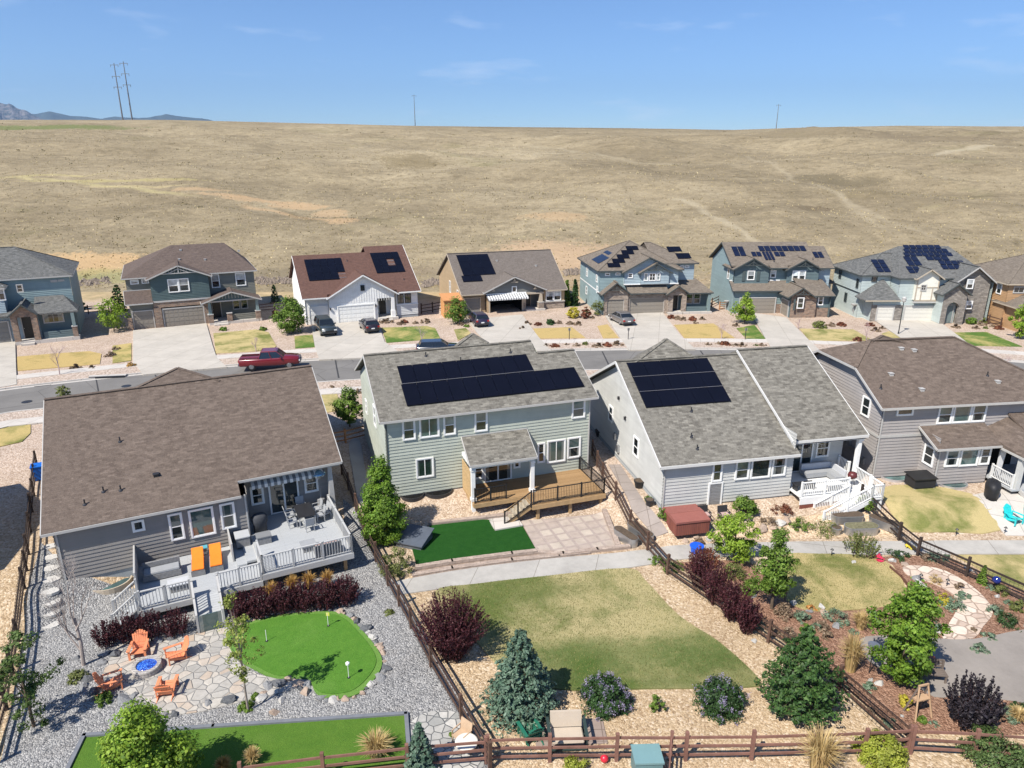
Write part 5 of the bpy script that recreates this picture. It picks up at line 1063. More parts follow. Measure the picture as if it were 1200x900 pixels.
h.flat(front(-.3), [(1.0,0), (1.45,0), (1.45,2.15), (3.8,2.15), (3.8,0), (4.35,0), (4.35,3.0), (2.6,4.3), (1.0,3.0)], ST_TAN, 'stone_veneer', depth=-.35); h.lap(left(1.0), rect(-.3,.9,0,3), S_BLUE)
h.gable_y(SH_TAN, DARKTRIM, .55, 4.75, 2.9, 2.6, 4.55, -.75, 1.6); h.bracket(front(-.4), 2.6, 4.25, DARKTRIM, 1.05, .75); h.garage(front(-.1), 1.5, 3.75, 0, 2.1, GD_TAUPE, OFFW)
h.lap(front(-.05), rect(4.35, 9.6, 2.2, 3.1), ST_TAN); h.flat(front(-.12), rect(4.35, 4.65, 0, 2.3), ST_TAN, 'stone_veneer', depth=-.2); h.garage(front(.1), 4.75, 9.45, 0, 2.15, GD_TAUPE, OFFW); h.flat(front(-.12), rect(9.5, 9.9, 0, 2.6), ST_TAN, 'stone_veneer', depth=-.3)
h.slab(SH_TAN, [(4.3,-.55,3.0), (9.9,-.55,3.0), (9.9,.9,3.95), (4.3,.9,3.95)]); h.edge(DARKTRIM, ((4.6,-.58,3.0), (9.6,-.58,3.0)))
h.flat(front(-.5), [(9.9,0), (10.6,0), (10.6,2.6), (11.9,2.6), (11.9,0), (12.5,0), (12.5,2.9), (11.2,3.8), (9.9,2.9)], ST_TAN, 'stone_veneer', depth=-.4); h.gable_y(SH_TAN, DARKTRIM, 9.5, 12.9, 2.8, 11.2, 3.95, -.9, 2); h.door(front(.85), 10.8, 11.7, .3, 2.5, DOORBLK, OFFW); h.flat(front(.88), rect(9.9, 12.5, 0, 2.9), S_DTEAL)
h.slab(SH_TAN, [(12.3,-.7,2.9), (16.2,-.7,2.9), (14.6,2.2,4.4), (11.6,2.2,4.4)], [(16.2,-.7,2.9), (16.2,3.5,2.9), (14.6,2.2,4.4)]); h.edge(DARKTRIM, ((12.3,-.73,2.9), (16.2,-.73,2.9)))
h.block(12.5, 15.9, .6, 5, 0, 2.9, S_DTEAL, 'fr'); h.win(front(.6), 12.85, 13.7, 1.2, 2.5, frame=OFFW); h.win(front(.6), 13.95, 14.8, 1.2, 2.5, frame=OFFW); m = h.mb('porch_floor', CONC); m.box(9.9, 16.1, -.9, .6, 0, .3); m = MB(); m.box(15.5, 15.9, -.65, -.25, .3, 2.8); m.build('column', S_MTEAL, h.root); h.lap(front(-.45), rect(12.6, 15.4, .3, 1.0), S_DTEAL)
zf = lambda x, y: 5.95+.5*(y-.45)
for i, (a, b) in enumerate(((1.75,1.05), (2.55,1.95), (3.35,2.85), (4.15,3.75), (4.95,4.65))): h.panels(a+.35*i*.2, a+1.75+.35*i*.2, b, b+.85, zf, 2, 1, SOLAR)
zl = lambda x, y: 5.95+.5*(x-.15)
for k in range(4):
    m = MB(); y0 = 3.6+k*1.02; m.slab([(p, q, zl(p, q)+.12) for p, q in ((1.0,y0), (2.5,y0), (2.5,y0+1.0), (1.0,y0+1.0))], .045); m.build('solar_panel', SOLAR_B, h.root)
for k in range(3):
    m = MB(); y0 = 5.2+k*1.02; m.slab([(p, q, zl(p, q)+.12) for p, q in ((2.8,y0), (3.6,y0), (3.6,y0+1.0), (2.8,y0+1.0))], .045); m.build('solar_panel', SOLAR_B, h.root)
zr_ = lambda x, y: 6.6+.42*(y-1.6)
h.panels(11.2, 13.2, 4.3, 5.6, zr_, 2, 1, SOLAR); h.panels(12.0, 14.0, 2.6, 3.9, zr_, 2, 1, SOLAR)
h.finish()
# ---- F6
F6 = House('two_storey_house', g(882, 367), 1.5, 'teal two storey house with twin front gables and a stone single storey wing', group=FAR)
h = F6; h.ztop = 5.65
zf = lambda x, y: 6.15+.5*(y-.55)
h.lap(left(-2.8), [(1.0,0), (11,0), (11,6.1), (6.2,8.6), (1.0,6.1)], S_BLUE); h.block(-2.8, 8.9, 1.4, 11, 0, 6.1, S_DTEAL, 'rb'); h.lap(front(1.4), rect(-2.8, 8.9, 3.6, 6.2), S_MTEAL, .2)
h.slab(SH_TAN, [(-3.2,1.05,6.4), (2.05,1.05,6.4), (2.05,.55,6.15), (4.45,.55,6.15), (4.45,1.05,6.4), (8.8,1.05,6.4), (8.9,6.2,8.98), (-3.2,6.2,8.98)], [(-3.2,6.2,8.98), (8.9,6.2,8.98), (8.8,11.6,6.15), (-3.2,11.6,6.15)], [(8.3,.9,6.05), (11.0,.9,6.05), (11.2,5.6,8.45), (8.3,5.6,8.45)], [(8.3,5.6,8.45), (11.2,5.6,8.45), (11,10.6,6), (8.3,10.6,6)]); h.edge(DARKTRIM, ((-3.23,1.05,6.4), (-3.23,6.2,8.98)), ((-3.23,6.2,8.98), (-3.23,11.6,6.15)), ((2.0,.52,6.15), (4.5,.52,6.15)), ((8.6,.87,6.05), (11.0,.87,6.05)), ((11.03,.9,6.05), (11.23,5.6,8.45)))
h.lap(front(.9), [(-2.75,4.0), (2.0,4.0), (2.0,6.0), (-.4,7.3), (-2.75,6.0)], S_DTEAL, .2); h.gable_y(SH_TAN, DARKTRIM, -3.15, 2.3, 5.95, -.4, 7.5, .4, 5); h.bracket(front(.7), -.4, 7.25, DARKTRIM, 1.2, .75)
h.lap(front(.9), [(4.5,4.0), (8.9,4.0), (8.9,5.9), (6.7,7.1), (4.5,5.9)], S_DTEAL, .2); h.gable_y(SH_TAN, DARKTRIM, 4.1, 9.3, 5.85, 6.7, 7.3, .4, 5); h.bracket(front(.7), 6.7, 7.05, DARKTRIM, 1.1, .7); h.lap(right(8.9), rect(.9, 11, 3, 6), S_BLUE); h.block(8.9, 10.7, 1.4, 10, 3, 6.0, S_LBLUE, 'fr')
sh = plain('shutter', (.07,.09,.09), .6, .3, .1)
pw(h, .9, C6, 455,395,505,468, blind=BLIND_W); pw(h, 1.4, C6, 615,400,655,452, blind=BLIND_W); pw(h, .9, C6, 770,398,815,472, blind=BLIND_W); pw(h, .9, C6, 817,398,862,472, blind=BLIND_W)
for x in (-1.45, .55): m = MB(); m.box(x-.2, x+.2, .8, .87, 4.3, 5.7); m.build('shutter', sh, h.root)
h.slab(SH_TAN, [(-3.2,-.5,3.2), (4.8,-.5,3.2), (4.8,1.4,4.3), (-3.2,1.4,4.3)]); h.edge(DARKTRIM, ((-3.2,-.53,3.2), (4.2,-.53,3.2)), ((-3.23,-.5,3.2), (-3.23,1.4,4.3))); h.edge(WHITE, ((-3.2,1.35,4.4), (3.8,1.35,4.4)))
h.lap(front(0), rect(-2.8, 3.9, 0, 3.1), S_MTEAL); h.lap(left(-2.8), rect(0, 1.4, 0, 3.2), S_BLUE); h.garage(front(-.02), -1.9, 2.9, 0, 2.1, GD_TAUPE, OFFW); h.flat(front(-.1), rect(3.15, 3.85, 0, 1.3), ST_BROWN, 'stone_veneer', depth=-.2)
h.block(3.9, 9.2, -3.0, 2, 0, 2.85, S_DTEAL, 'rl'); h.flat(front(-3.0), [(3.9,0), (7.3,0), (7.3,2.9), (5.4,3.9), (3.9,2.9)], ST_BROWN, 'stone_veneer', depth=-.3); h.lap(front(-2.6), rect(7.3, 9.2, 1.3, 2.9), S_DTEAL); h.flat(front(-2.6), rect(7.3, 9.2, 0, 1.3), ST_BROWN, 'stone_veneer', depth=-.2)
h.garage(left(3.9), -2.4, -.1, 0, 2.1, GD_TAUPE, OFFW)
h.gable_y(SH_TAN, DARKTRIM, 3.2, 7.0, 2.85, 5.1, 4.15, -3.5, 1.2); h.bracket(front(-3.2), 5.2, 3.9, DARKTRIM, 1.0, .7); h.slab(SH_TAN, [(6.4,-3.2,3.0), (9.7,-3.2,3.0), (9.7,1.4,4.4), (5.4,1.4,4.9), (5.2,-1.5,4.1)]); h.edge(DARKTRIM, ((7.0,-3.23,3.0), (9.7,-3.23,3.0)), ((9.73,-3.2,3.0), (9.73,1.4,4.4)))
pw(h, -3.25, C6, 805,592,850,668, frame=WHITE); pw(h, -2.6, C6, 950,583,988,645, frame=WHITE); m = MB(); m.box(4.1, 4.35, -3.4, -3.33, 1.1, 2.6); m.build('shutter', sh, h.root)
h.slab(SH_TAN, [(8.9,2.5,3.7), (12.2,2.5,3.7), (11.0,6,5.0), (8.9,6,5.0)]); h.block(8.9, 11.8, 3, 9, 0, 3.6, S_LBLUE, 'fr')
h.win(left(-2.8), 2.8, 3.4, 4.3, 5.6)
h.panels(-2.25, -.55, 2.95, 5.05, zf, 2, 2, SOLAR_B, gap=.10); h.panels(1.55, 8.25, 3.98, 5.15, zf, 8, 1, SOLAR_B, gap=.10); h.panels(.2, 1.6, 2.85, 3.85, zf, 2, 1, SOLAR_B, gap=.10); h.panels(1.75, 3.2, 2.05, 3.9, zf, 3, 1, SOLAR_B, gap=.10); h.panels(3.4, 4.9, 2.85, 3.85, zf, 2, 1, SOLAR_B, gap=.10); h.panels(9.0, 10.4, 2.9, 4.2, lambda x, y: 6.05+.51*(y-.9), 2, 2, SOLAR_B, gap=.10)
_h = lambda x, y: hit(h, 800+x/6, 250+y/6, 6.15, .55, .5)
for x, y in ((642,340), (915,326)): p = _h(x, y); h.vent(p[0], p[1], p[2])
m = MB(); m.lathe([(.05,0),(.05,.9)], (-3.1, 2.2, .0), 6); m.lathe([(.02,-.05),(.3,.1),(.38,.25)], (-3.1, 2.0, 1.1), 12); m.build('satellite_dish', OFFW, h.root)
h.finish()
# ---- F7
F7 = House('two_storey_house', g(1057, 376.5), 0, 'pale aqua two storey house with grey stone gable and many blue solar panels', group=FAR)
h = F7; h.ztop = 5.35
zf = lambda x, y: 5.72+.5*(y+.35)
h.block(-5.0, -1.2, 2.2, 10.5, 0, 5.7, S_AQUA, 'flb', .2); h.mb('trim', DARKTRIM).box(-5.06, -5.0, 2.2, 10.5, 3.2, 3.35); h.hip(SH_SLATE, DARKTRIM, -5.5, 1.0, 1.8, 11, 5.75, .5, right_hip=False)
h.block(-1.1, 5.9, 0, 11, 0, 5.7, S_AQUA, 'flbr', .2)
h.slab(SH_SLATE, [(-1.5,-.35,5.72), (10.6,-.35,5.72), (8.0,6.2,9.0), (1.2,6.2,9.0)], [(1.2,6.2,9.0), (8.0,6.2,9.0), (10.6,12.5,5.8), (-1.5,12.5,5.8)], [(-1.5,12.5,5.8), (-1.5,-.35,5.72), (1.2,6.2,9.0)], [(10.6,-.35,5.72), (10.6,12.5,5.8), (8.0,6.2,9.0)]); h.edge(DARKTRIM, ((-1.5,-.38,5.72), (6.5,-.38,5.72)), ((-1.53,-.35,5.72), (-1.53,12.5,5.8)))
h.block(5.9, 10.3, -1.0, 11, 0, 5.6, S_AQUA, 'r'); h.flat(front(-1.0), [(5.6,0), (9.9,0), (9.9,5.6), (7.9,7.1), (5.6,5.5)], ST_GREY, 'stone_veneer', depth=-.3); h.gable_y(SH_SLATE, OFFW, 5.2, 10.4, 5.35, 7.8, 7.35, -1.5, 5)
h.flat(front(-2.0), [(3.7,0), (4.35,0), (4.35,2.3), (4.6,2.75), (5.1,2.95), (5.6,2.75), (5.9,2.3), (5.9,0), (6.6,0), (6.6,4.1), (5.2,5.2), (3.7,4.1)], ST_GREY, 'stone_veneer', depth=-.5); h.lap(left(3.7), rect(-2.0, 0, 0, 4), S_AQUA); h.flat(right(6.6), rect(-2.0, -1.0, 0, 4.1), ST_GREY, 'stone_veneer', depth=.05)
h.gable_y(SH_SLATE, DARKTRIM, 3.2, 7.0, 3.95, 5.1, 5.4, -2.4, 1.5); h.flat(front(-1.1), rect(4.3, 6.0, 0, 3), S_AQUA); h.door(front(-1.2), 4.6, 5.6, .1, 2.4, plain('grey_door', (.16,.2,.2), .5, .3, .1), OFFW)
h.ztop = 6.2; pw(h, -1.3, C7, 875,322,912,375, blind=BLIND_W); pw(h, -1.3, C7, 833,445,868,490, blind=BLIND_W); pw(h, -1.3, C7, 870,443,905,488, blind=BLIND_W)
for s_ in (8.25, 9.35): pass
h.lap(front(-.47), rect(.8, 3.7, 2.9, 6.0), S_CREAM, 3.5, .0); h.flat(front(-.47), [(.8,6.0), (3.7,6.0), (2.25,6.75)], S_CREAM); h.flat(left(.8), rect(-.47, 0, 2.9, 6), S_CREAM); h.gable_y(SH_SLATE, TANTRIM, .45, 4.05, 5.75, 2.25, 6.95, -.9, 4)
m = h.mb('half_timber', TANTRIM); m.fr = front(-.47)
for a in ((.8,.95,2.9,6.0), (3.55,3.7,2.9,6.0), (1.5,1.62,2.9,4.5), (2.9,3.02,2.9,4.5), (.95,3.55,4.5,4.62), (.8,3.7,2.75,2.95)): m.box(a[0], a[1], -.0, .05, a[2], a[3])
m.fr = None
pw(h, -.47, C7, 617,352,648,385, style='grid', frame=OFFW); h.garage(front(-.05), .05, 4.25-.55, .0, 2.0, GD_CREAM, OFFW); h.mb('trim', OFFW).box(.6, 3.9, -.6, -.48, 2.55, 2.72)
h.lap(front(0), rect(-4.2, -1.1, 0, 3.0), S_AQUA); h.lap(left(-4.2), rect(0, 2.2, 0, 3), S_AQUA); h.garage(front(-.05), -3.5, -1.45, .05, 2.0, GD_CREAM, OFFW); h.flat(front(-.08), rect(-1.4, -.2, 0, 2.2), ST_GREY, 'stone_veneer', depth=-.2); h.flat(front(-.08), rect(-4.25, -3.65, 0, 2.2), ST_GREY, 'stone_veneer', depth=-.2)
h.slab(SH_SLATE, [(-5.5,-.6,2.9), (-.9,-.6,2.9), (-2.2,2.4,5.3)], [(-5.5,2.4,2.9), (-5.5,-.6,2.9), (-2.2,2.4,5.3)], [(-.9,-.6,2.9), (-.9,2.4,2.9), (-2.2,2.4,5.3)]); h.edge(TANTRIM, ((-5.5,-.63,2.9), (-.9,-.63,2.9)))
pw(h, 2.2, C7, 343,300,372,337, frame=DARKTRIM); h.win(left(-5.0), 8.2, 8.8, 4.3, 5.4, frame=DARKTRIM); h.win(left(-5.0), 2.9, 3.4, 3.9, 5.0, frame=DARKTRIM); h.win(left(-5.0), 5.6, 6.2, 1.5, 2.6, frame=DARKTRIM)
rows = [(1.75, 6.8, 5.55, 6), (1.45, 7.4, 4.75, 7), (1.1, 7.6, 3.95, 8)]
for (a, b, y0, n_) in rows: h.panels(a, b, y0, y0+.78, zf, n_, 1, SOLAR_B, gap=.10)
h.panels(.75, 2.6, 2.0, 3.9, zf, 2, 2, SOLAR_B, gap=.10); h.panels(3.7, 6.7, 3.1, 3.9, zf, 3, 1, SOLAR_B, gap=.10); h.panels(5.0, 8.3, 2.2, 3.05, zf, 4, 1, SOLAR_B, gap=.10); h.panels(4.9, 7.4, 1.3, 2.15, zf, 3, 1, SOLAR_B, gap=.10); h.panels(.2, 1.9, .5, 1.9, zf, 2, 2, SOLAR_B, gap=.10)
h.panels(-3.0, -1.2, 2.3, 4.9, lambda x, y: 5.75+.5*(y-1.8), 2, 3, SOLAR_B, gap=.10)
m = MB(); m.lathe([(.05,0),(.05,.8)], (-5.2, 2.9, .6), 6); m.lathe([(.02,-.05),(.3,.1),(.38,.25)], (-5.3, 2.7, 1.5), 12); m.build('satellite_dish', OFFW, h.root)
h.finish()
# ---- F8
F8 = House('two_storey_house', g(1184, 383), -1, 'ochre two storey house with grey hipped roof cut off by the right edge', group=FAR)
h = F8
h.block(-1.3, 12, 0, 11, 0, 5.5, S_ORANGE, 'flbr', .2); h.mb('trim', TANTRIM).box(-1.36, -1.3, 0, 11, 2.9, 3.05); h.hip(SH_TAN, TANTRIM, -1.8, 12.5, -.45, 11.5, 5.55, .5)
h.win(left(-1.3), 1.2, 2.0, 4.0, 5.2, blind=BLIND_W); h.win(front(0), -.6, .6, 4.4, 5.1, 'sl', frame=OFFW); h.block(-1.0, 4, -2.6, 0, 0, 3.0, S_ORANGE, 'flr'); h.hip(SH_TAN, TANTRIM, -1.6, 4.5, -3.1, 2, 3.0, .5); h.garage(front(-2.6), .3, 3.4, 0, 2.2, GD_TAUPE, OFFW)
h.finish()
# ================================================================ things in the gardens and the street
def place(name, px, py, rz, label, cat, group=None, dz=0):
    p = G(px, py); return empty(name, (p.x, p.y, p.z+dz), rz, label, cat, group)
def part(m, name, mat, parent, **k): return m.build(name, mat, parent, **k)
def hz(h, x, y, z, name, label, cat, group=None, rz=0):
    p = lw(h, x, y, z); return empty(name, p, h.root.rotation_euler[2]+rz, label, cat, group)
# ---- fences
def fence(label, pts, mat, h=1.2, sp=2.4, rails=3, wire=True, name='rail_fence', world=False, cat='fence', pw=.13, group=None):
    W_ = [Vector(p) for p in pts] if world else [G(*p) for p in pts]
    root = empty(name, W_[0], 0, label, cat, group); o0 = W_[0]
    posts = []
    for a, b in zip(W_[:-1], W_[1:]):
        L = (b-a).length; n = max(1, round(L/sp))
        for k in range(n):
            q = a.lerp(b, k/n); q.z = zg(q.x, q.y); posts.append(q)
    posts.append(W_[-1])
    for i, q in enumerate(posts):
        d = (posts[min(i+1, len(posts)-1)]-posts[max(i-1, 0)]); ang = math.atan2(d.y, d.x); c, s = math.cos(ang)*pw/2, math.sin(ang)*pw/2
        m = MB(); b = q-o0; hh = h+.08+.03*math.sin(i*5.1); lean = Vector((.02*math.sin(i*3.3), .02*math.sin(i*2.1), 0))
        ring = lambda z, l: [(b.x+l.x-c+s, b.y+l.y-s-c, b.z+z), (b.x+l.x+c+s, b.y+l.y+s-c, b.z+z), (b.x+l.x+c-s, b.y+l.y+s+c, b.z+z), (b.x+l.x-c-s, b.y+l.y-s+c, b.z+z)]
        m.hexa(ring(-.2, lean*0), ring(hh, lean)); m.build('post', mat, root)
    for k in range(rails):
        z = h*(k+.7)/(rails-.1)*.93; m = MB()
        for i in range(len(posts)-1):
            a, b = posts[i]-o0, posts[i+1]-o0; j = .02*math.sin(i*7.7+k*2.3); d = (b-a).normalized()*.05
            m.bar(a+Vector((0,0,z+j))-d, b+Vector((0,0,z-j*.6))+d, .05, .10)
        m.build('rail', mat, root)
    if wire and mat is not FENCE_R:
        m = MB(); t = .0045
        for a, b in zip(posts[:-1], posts[1:]):
            a = a-o0; b = b-o0; L = (b-a).length; n = max(2, int(L/.2)); off = (b-a).normalized().cross(Vector((0,0,1)))*.05
            for i in range(n): q = a.lerp(b, i/n)+off; m.bar(q+Vector((0,0,.02)), q+Vector((0,0,h*.93)), t*2)
            for i in range(6): z = h*.93*i/5+.02; m.bar(a+off+Vector((0,0,z)), b+off+Vector((0,0,z)), t*2)
        m.build('wire_mesh', DKMETAL, root)
    return root
fence('dark post and rail fence with wire between the grey gravel yard and the backyard lawn', [(401,556),(428,634),(455,687),(482,737),(505,782),(541,844),(574,902)], FENCE_W)
fence('dark brown rail fence along the left edge of the grey gravel yard', [(44,548),(38,600),(34,650),(29,690),(22,752),(8,832),(-12,900)], FENCE_D)
fence('red brown rail fence across the foot of the lawn in the foreground', [(572,894),(644,892.5),(722,891.5),(803,891),(880,890),(957,888),(1011,886),(1064,882.5)], FENCE_R, 1.25, 2.6)
fence('red brown rail fence below the bright turf strip, bottom left', [(285,926),(380,914),(478,903),(570,895)], FENCE_R, 1.2)
fence('red brown rail fence at the foot of the mulched garden, bottom right', [(1066,883),(1140,887),(1240,894)], FENCE_R, 1.25, 2.5)
fence('short rail fence running towards the viewer beside the teal box', [(785,891),(781,940)], FENCE_R, 1.3, 1.6, wire=False)
fence('dark rail fence between the backyard lawn and the mulched garden', [(694,534),(706,562),(738,620),(782,673),(835,709),(900,753),(982,809),(1062,880)], FENCE_W)
fence('dark rail fence between the garden path and the mauve house lawn', [(1008,588),(1053,633),(1075,651),(1132,676),(1200,707),(1290,748)], FENCE_D, 1.15)
fence('brown rail fence behind the blue house at the left edge', [(86,369),(104,368),(128,366)], FENCE_W, 1.2, 2.2, wire=False)
fence('brown rail fence behind the green house and the white house', [(304,366),(322,364),(346,362)], FENCE_W, 1.2, 2.4, wire=False)
fence('dark fence at the right side of the white house', [(494,368),(507,366),(521,363)], FENCE_D, 1.4, 1.8)
fence('brown rail fence between the blue stone house and the teal house', [(826,364),(834,360),(842,356)], FENCE_W, 1.3, 2.0, wire=False)
fence('cedar rail gate between the brown roofed house and the sage house', [(387,522),(405,519),(431,512)], CEDAR, 1.1, 1.5, 3, False)
fence('low cedar fence behind the teal house beside its satellite dish', [(843,363),(853,362),(861,366)], CEDAR, 1.1, 1.2, 4, False)
fence('dark fence beside the ochre house at the right edge', [(1146,372),(1158,380),(1172,384)], FENCE_W, 1.2, 1.6, 3, False)
# ---- walls, edging
BLOCK = stone('retaining_block', (.40,.31,.255), (.47,.38,.315), (.32,.26,.22), .4, .15)
def wall_run(name, label, px, mat, hgt, w=.3, cat='wall', z0=-.1):
    P = W2(px); root = MB()
    for a, b in zip(P[:-1], P[1:]):
        a3 = Vector((a[0], a[1], zg(*a)+z0+(hgt-z0)/2)); b3 = Vector((b[0], b[1], zg(*b)+z0+(hgt-z0)/2)); d = (b3-a3).normalized()*.05; root.bar(a3-d, b3+d, w, hgt-z0)
    return tag(root.build(name, mat), label, cat)
wall_run('retaining_wall', 'upper course of pink block wall below the dark artificial lawn', [(488,668),(530,661),(600,652),(628,649)], BLOCK, .26)
wall_run('retaining_wall', 'lower course of pink block wall along the concrete trail', [(484,675),(530,667),(600,657.5),(655,652),(690,648)], BLOCK, .14, .32)
wall_run('retaining_wall', 'pink block edge wall in front of the paver patio', [(630,649),(660,651),(700,646),(737,642)], BLOCK, .2)
wall_run('retaining_wall', 'low block edge along the back of the dark artificial lawn', [(503,614),(566,607.5),(606,602)], BLOCK, .14)
wall_run('retaining_wall', 'low block edge at the right side of the paver patio', [(708,599),(724,640)], BLOCK, .16)
EDGE = plain('turf_edging_timber', (.16,.17,.19), .7, .3, .15)
wall_run('turf_edging', 'dark timber edging around the bright turf strip', [(70,925),(99,864),(250,853.5),(476,838.5),(479,880)], EDGE, .16, .16, 'edging')
wall_run('garden_edging', 'curved metal edging beside the mulched rock garden', [(1043,667),(1056,678),(1066,690)], plain('rust_edge', (.14,.07,.05), .8, .2, .3), .2, .05, 'edging')
p = place('concrete_slab', 578, 613, R(19), 'small concrete pad at the foot of the wooden deck stairs', 'pad'); m = MB(); m.box(-.2,1.6,-1.0,.7,-.05,.12); part(m, 'slab', CONC, p)
# ---- boulders
RK = {}
for nm, a, b in (('boulder_grey', (.16,.165,.17), (.33,.33,.33)), ('boulder_tan', (.33,.24,.18), (.50,.40,.32)), ('boulder_pale', (.40,.39,.37), (.58,.56,.52)), ('boulder_dark', (.07,.075,.085), (.17,.175,.18))):
    t = NT(nm, .9, .2); n_ = t.noise(3.5, 8, .7, dist=.6); t.color(t.ramp(n_, [(.3, a), (.7, b)])); t.bump(t.noise(7, 8, .7), .05); RK[nm[8:]] = t.m
def rockmesh(seed, sub=3):
    bm = bmesh.new(); bmesh.ops.create_icosphere(bm, subdivisions=sub, radius=1)
    for v in bm.verts:
        c = v.co.copy(); k = 1+.42*mnoise.noise(c*1.1+Vector((seed*7.3,0,0)))+.22*mnoise.noise(c*2.6+Vector((0,seed*3.1,0)))+.08*mnoise.noise(c*6)
        v.co = c*k
        v.co.z = max(v.co.z, -.45)
    for ax in range(6):
        r_ = Vector((math.sin(seed*3.7+ax*2), math.cos(seed*2.3+ax*3), .8*math.sin(seed*1.7+ax*2.2))).normalized()
        for v in bm.verts:
            d = v.co.dot(r_)
            if d > .55: v.co -= r_*(d-.55)*.9
    me = bpy.data.meshes.new('boulder'); bm.to_mesh(me); bm.free(); return me
def boulder(px, py, w, kind, label, group, hk=.6, dk=.8, name='boulder'):
    p = G(px, py); k = pxm(px, py); me = rockmesh(len(bpy.data.meshes) % 97); me.materials.append(RK[kind])
    o = bpy.data.objects.new(name, me); COL.objects.link(o); r = w/k/2
    o.location = (p.x, p.y, p.z+r*hk*.3); o.scale = (r, r*dk, r*hk); o.rotation_euler[2] = (px*.37+py) % 3.1
    return tag(o, label, 'rock', group)
GR = 'boulders ringing the putting green'
for px, py, w, k in ((268,741,9,'pale'), (283,733,11,'tan'), (297,729,9,'tan'), (312,724,10,'grey'), (328,720,9,'pale'), (343,717.5,12,'tan'), (353,717,9,'tan'), (366,717,10,'tan'), (378,716,9,'grey'), (398,718,13,'tan'), (410,722,11,'grey'), (418,730,14,'dark'), (428,738,18,'dark'), (437,748,15,'pale'), (444,757,12,'tan'), (449,766,12,'tan'), (452,784,16,'dark'), (445,795,18,'grey'), (434,804,15,'pale'), (424,813,11,'tan'), (405,820,13,'tan'), (390,822,14,'pale'), (376,819,14,'grey'), (358,812,18,'tan'), (350,803,17,'tan'), (338,797,16,'tan'), (326,803,22,'dark'), (315,806,18,'grey'), (361,803,14,'grey')):
    boulder(px, py, w, k, 'rough boulder in the ring edging the bright putting green', GR)
_ring = [(268,741),(283,733),(297,729),(312,724),(328,720),(343,717.5),(353,717),(366,717),(378,716),(398,718),(410,722),(418,730),(428,738),(437,748),(444,757),(449,766),(452,784),(445,795),(434,804),(424,813),(405,820),(390,822),(376,819),(358,812),(350,803),(338,797),(326,803)]
for i in range(len(_ring)-1):
    (xa, ya), (xb, yb2) = _ring[i], _ring[i+1]
    boulder((xa+xb)/2+1.5*math.sin(i*2.1), (ya+yb2)/2+1.2*math.cos(i*3.3), 7+3*math.sin(i*1.7)**2, ('tan','grey','pale','dark','tan')[i % 5], 'rough boulder in the ring edging the bright putting green', GR, .7)
GP = 'boulders edging the flagstone patio'
for px, py, w, k in ((268,822,24,'dark'), (205,838,15,'dark'), (195,838,10,'grey'), (146,823,20,'grey'), (156,817,14,'grey'), (112,812,18,'dark'), (104,797,18,'dark'), (118,779,15,'grey'), (135,768,18,'dark'), (122,768,16,'grey'), (185,752,18,'grey'), (202,750,13,'dark'), (218,748,9,'pale'), (244,826,14,'grey'), (307,820,16,'pale'), (322,836,15,'tan'), (330,822,13,'pale'), (90,772,12,'grey'), (310,813,12,'tan'), (98,806,14,'grey')):
    boulder(px, py, w, k, 'boulder at the rim of the flagstone fire pit patio', GP)
GM = 'rocks in the mulched garden'
for px, py, w, k in ((1078,688,20,'pale'), (1083,697,22,'grey'), (1074,679,16,'grey'), (1052,652,14,'pale'), (1046,658,12,'pale'), (1060,663,11,'tan'), (980,735,13,'grey'), (962,712,12,'pale'), (930,708,12,'pale'), (1135,668,12,'pale'), (1142,672,9,'tan'), (1168,700,10,'pale'), (1163,712,8,'pale'), (1030,802,14,'pale'), (1020,798,9,'pale'), (958,838,8,'pale'), (884,752,9,'pale'), (1100,742,8,'pale'), (883,700,9,'grey'), (1057,840,8,'pale'), (948,717,10,'grey'), (965,720,13,'tan')):
    boulder(px, py, w, k, 'rock bedded in the red mulch of the garden', GM)
GT = 'pale rocks by the garden steps'
for px, py, w, k in ((893,622,20,'tan'), (905,619,16,'tan'), (914,614,14,'pale'), (922,612,16,'tan'), (884,628,14,'tan'), (830,633,9,'pale'), (803,634,10,'tan'), (817,631,9,'tan'), (1000,660,9,'pale')):
    boulder(px, py, w, k, 'pale sandstone rock beside the trail below the white stairs', GT)
# ---- adirondack chairs
def adirondack(name, px, py, rz, mat, label, group=None, s=1.0, dz=0.0):
    r = place(name, px, py, rz, label, 'chair', group, dz); r.scale = (s,)*3
    m = MB()
    for i in range(5): y = -.36+i*.135; m.slab([(-.27,y,.37-.035*i*1.0), (.27,y,.37-.035*i), (.27,y+.12,.345-.035*i), (-.27,y+.12,.345-.035*i)], .025)
    m.build('seat', mat, r)
    m = MB()
    for i in range(7):
        x = (i-3)*.088; top = .98-.03*abs(i-3)**1.5; y0 = .27; z0 = .16
        m.bar((x*.82, y0, z0), (x*1.12, y0+.36*(top-.1)/.88, top), .08, .02, (0,1,0))
    m.bar((-.3,.42,.46), (.3,.42,.46), .07, .03); m.bar((-.3,.55,.78), (.3,.55,.78), .06, .03); m.build('backrest', mat, r)
    for sx in (-1, 1):
        m = MB(); m.slab([(sx*.27,-.42,.57), (sx*.42,-.42,.57), (sx*.38,.42,.55), (sx*.27,.42,.55)], .025); m.build('armrest', mat, r)
        m = MB(); m.box(sx*.33-.045, sx*.33+.045, -.38, -.33, 0, .55); m.build('leg', mat, r)
        m = MB(); m.bar((sx*.29,-.36,.34), (sx*.29,.62,.02), .03, .11); m.bar((sx*.33,.36,.1), (sx*.33,.36,.53), .05, .05); m.build('leg', mat, r)
    return r
CORAL = plain('coral_paint', (.70,.25,.12), .5, .4, .08)
CG = 'coral adirondack chairs round the fire pit'
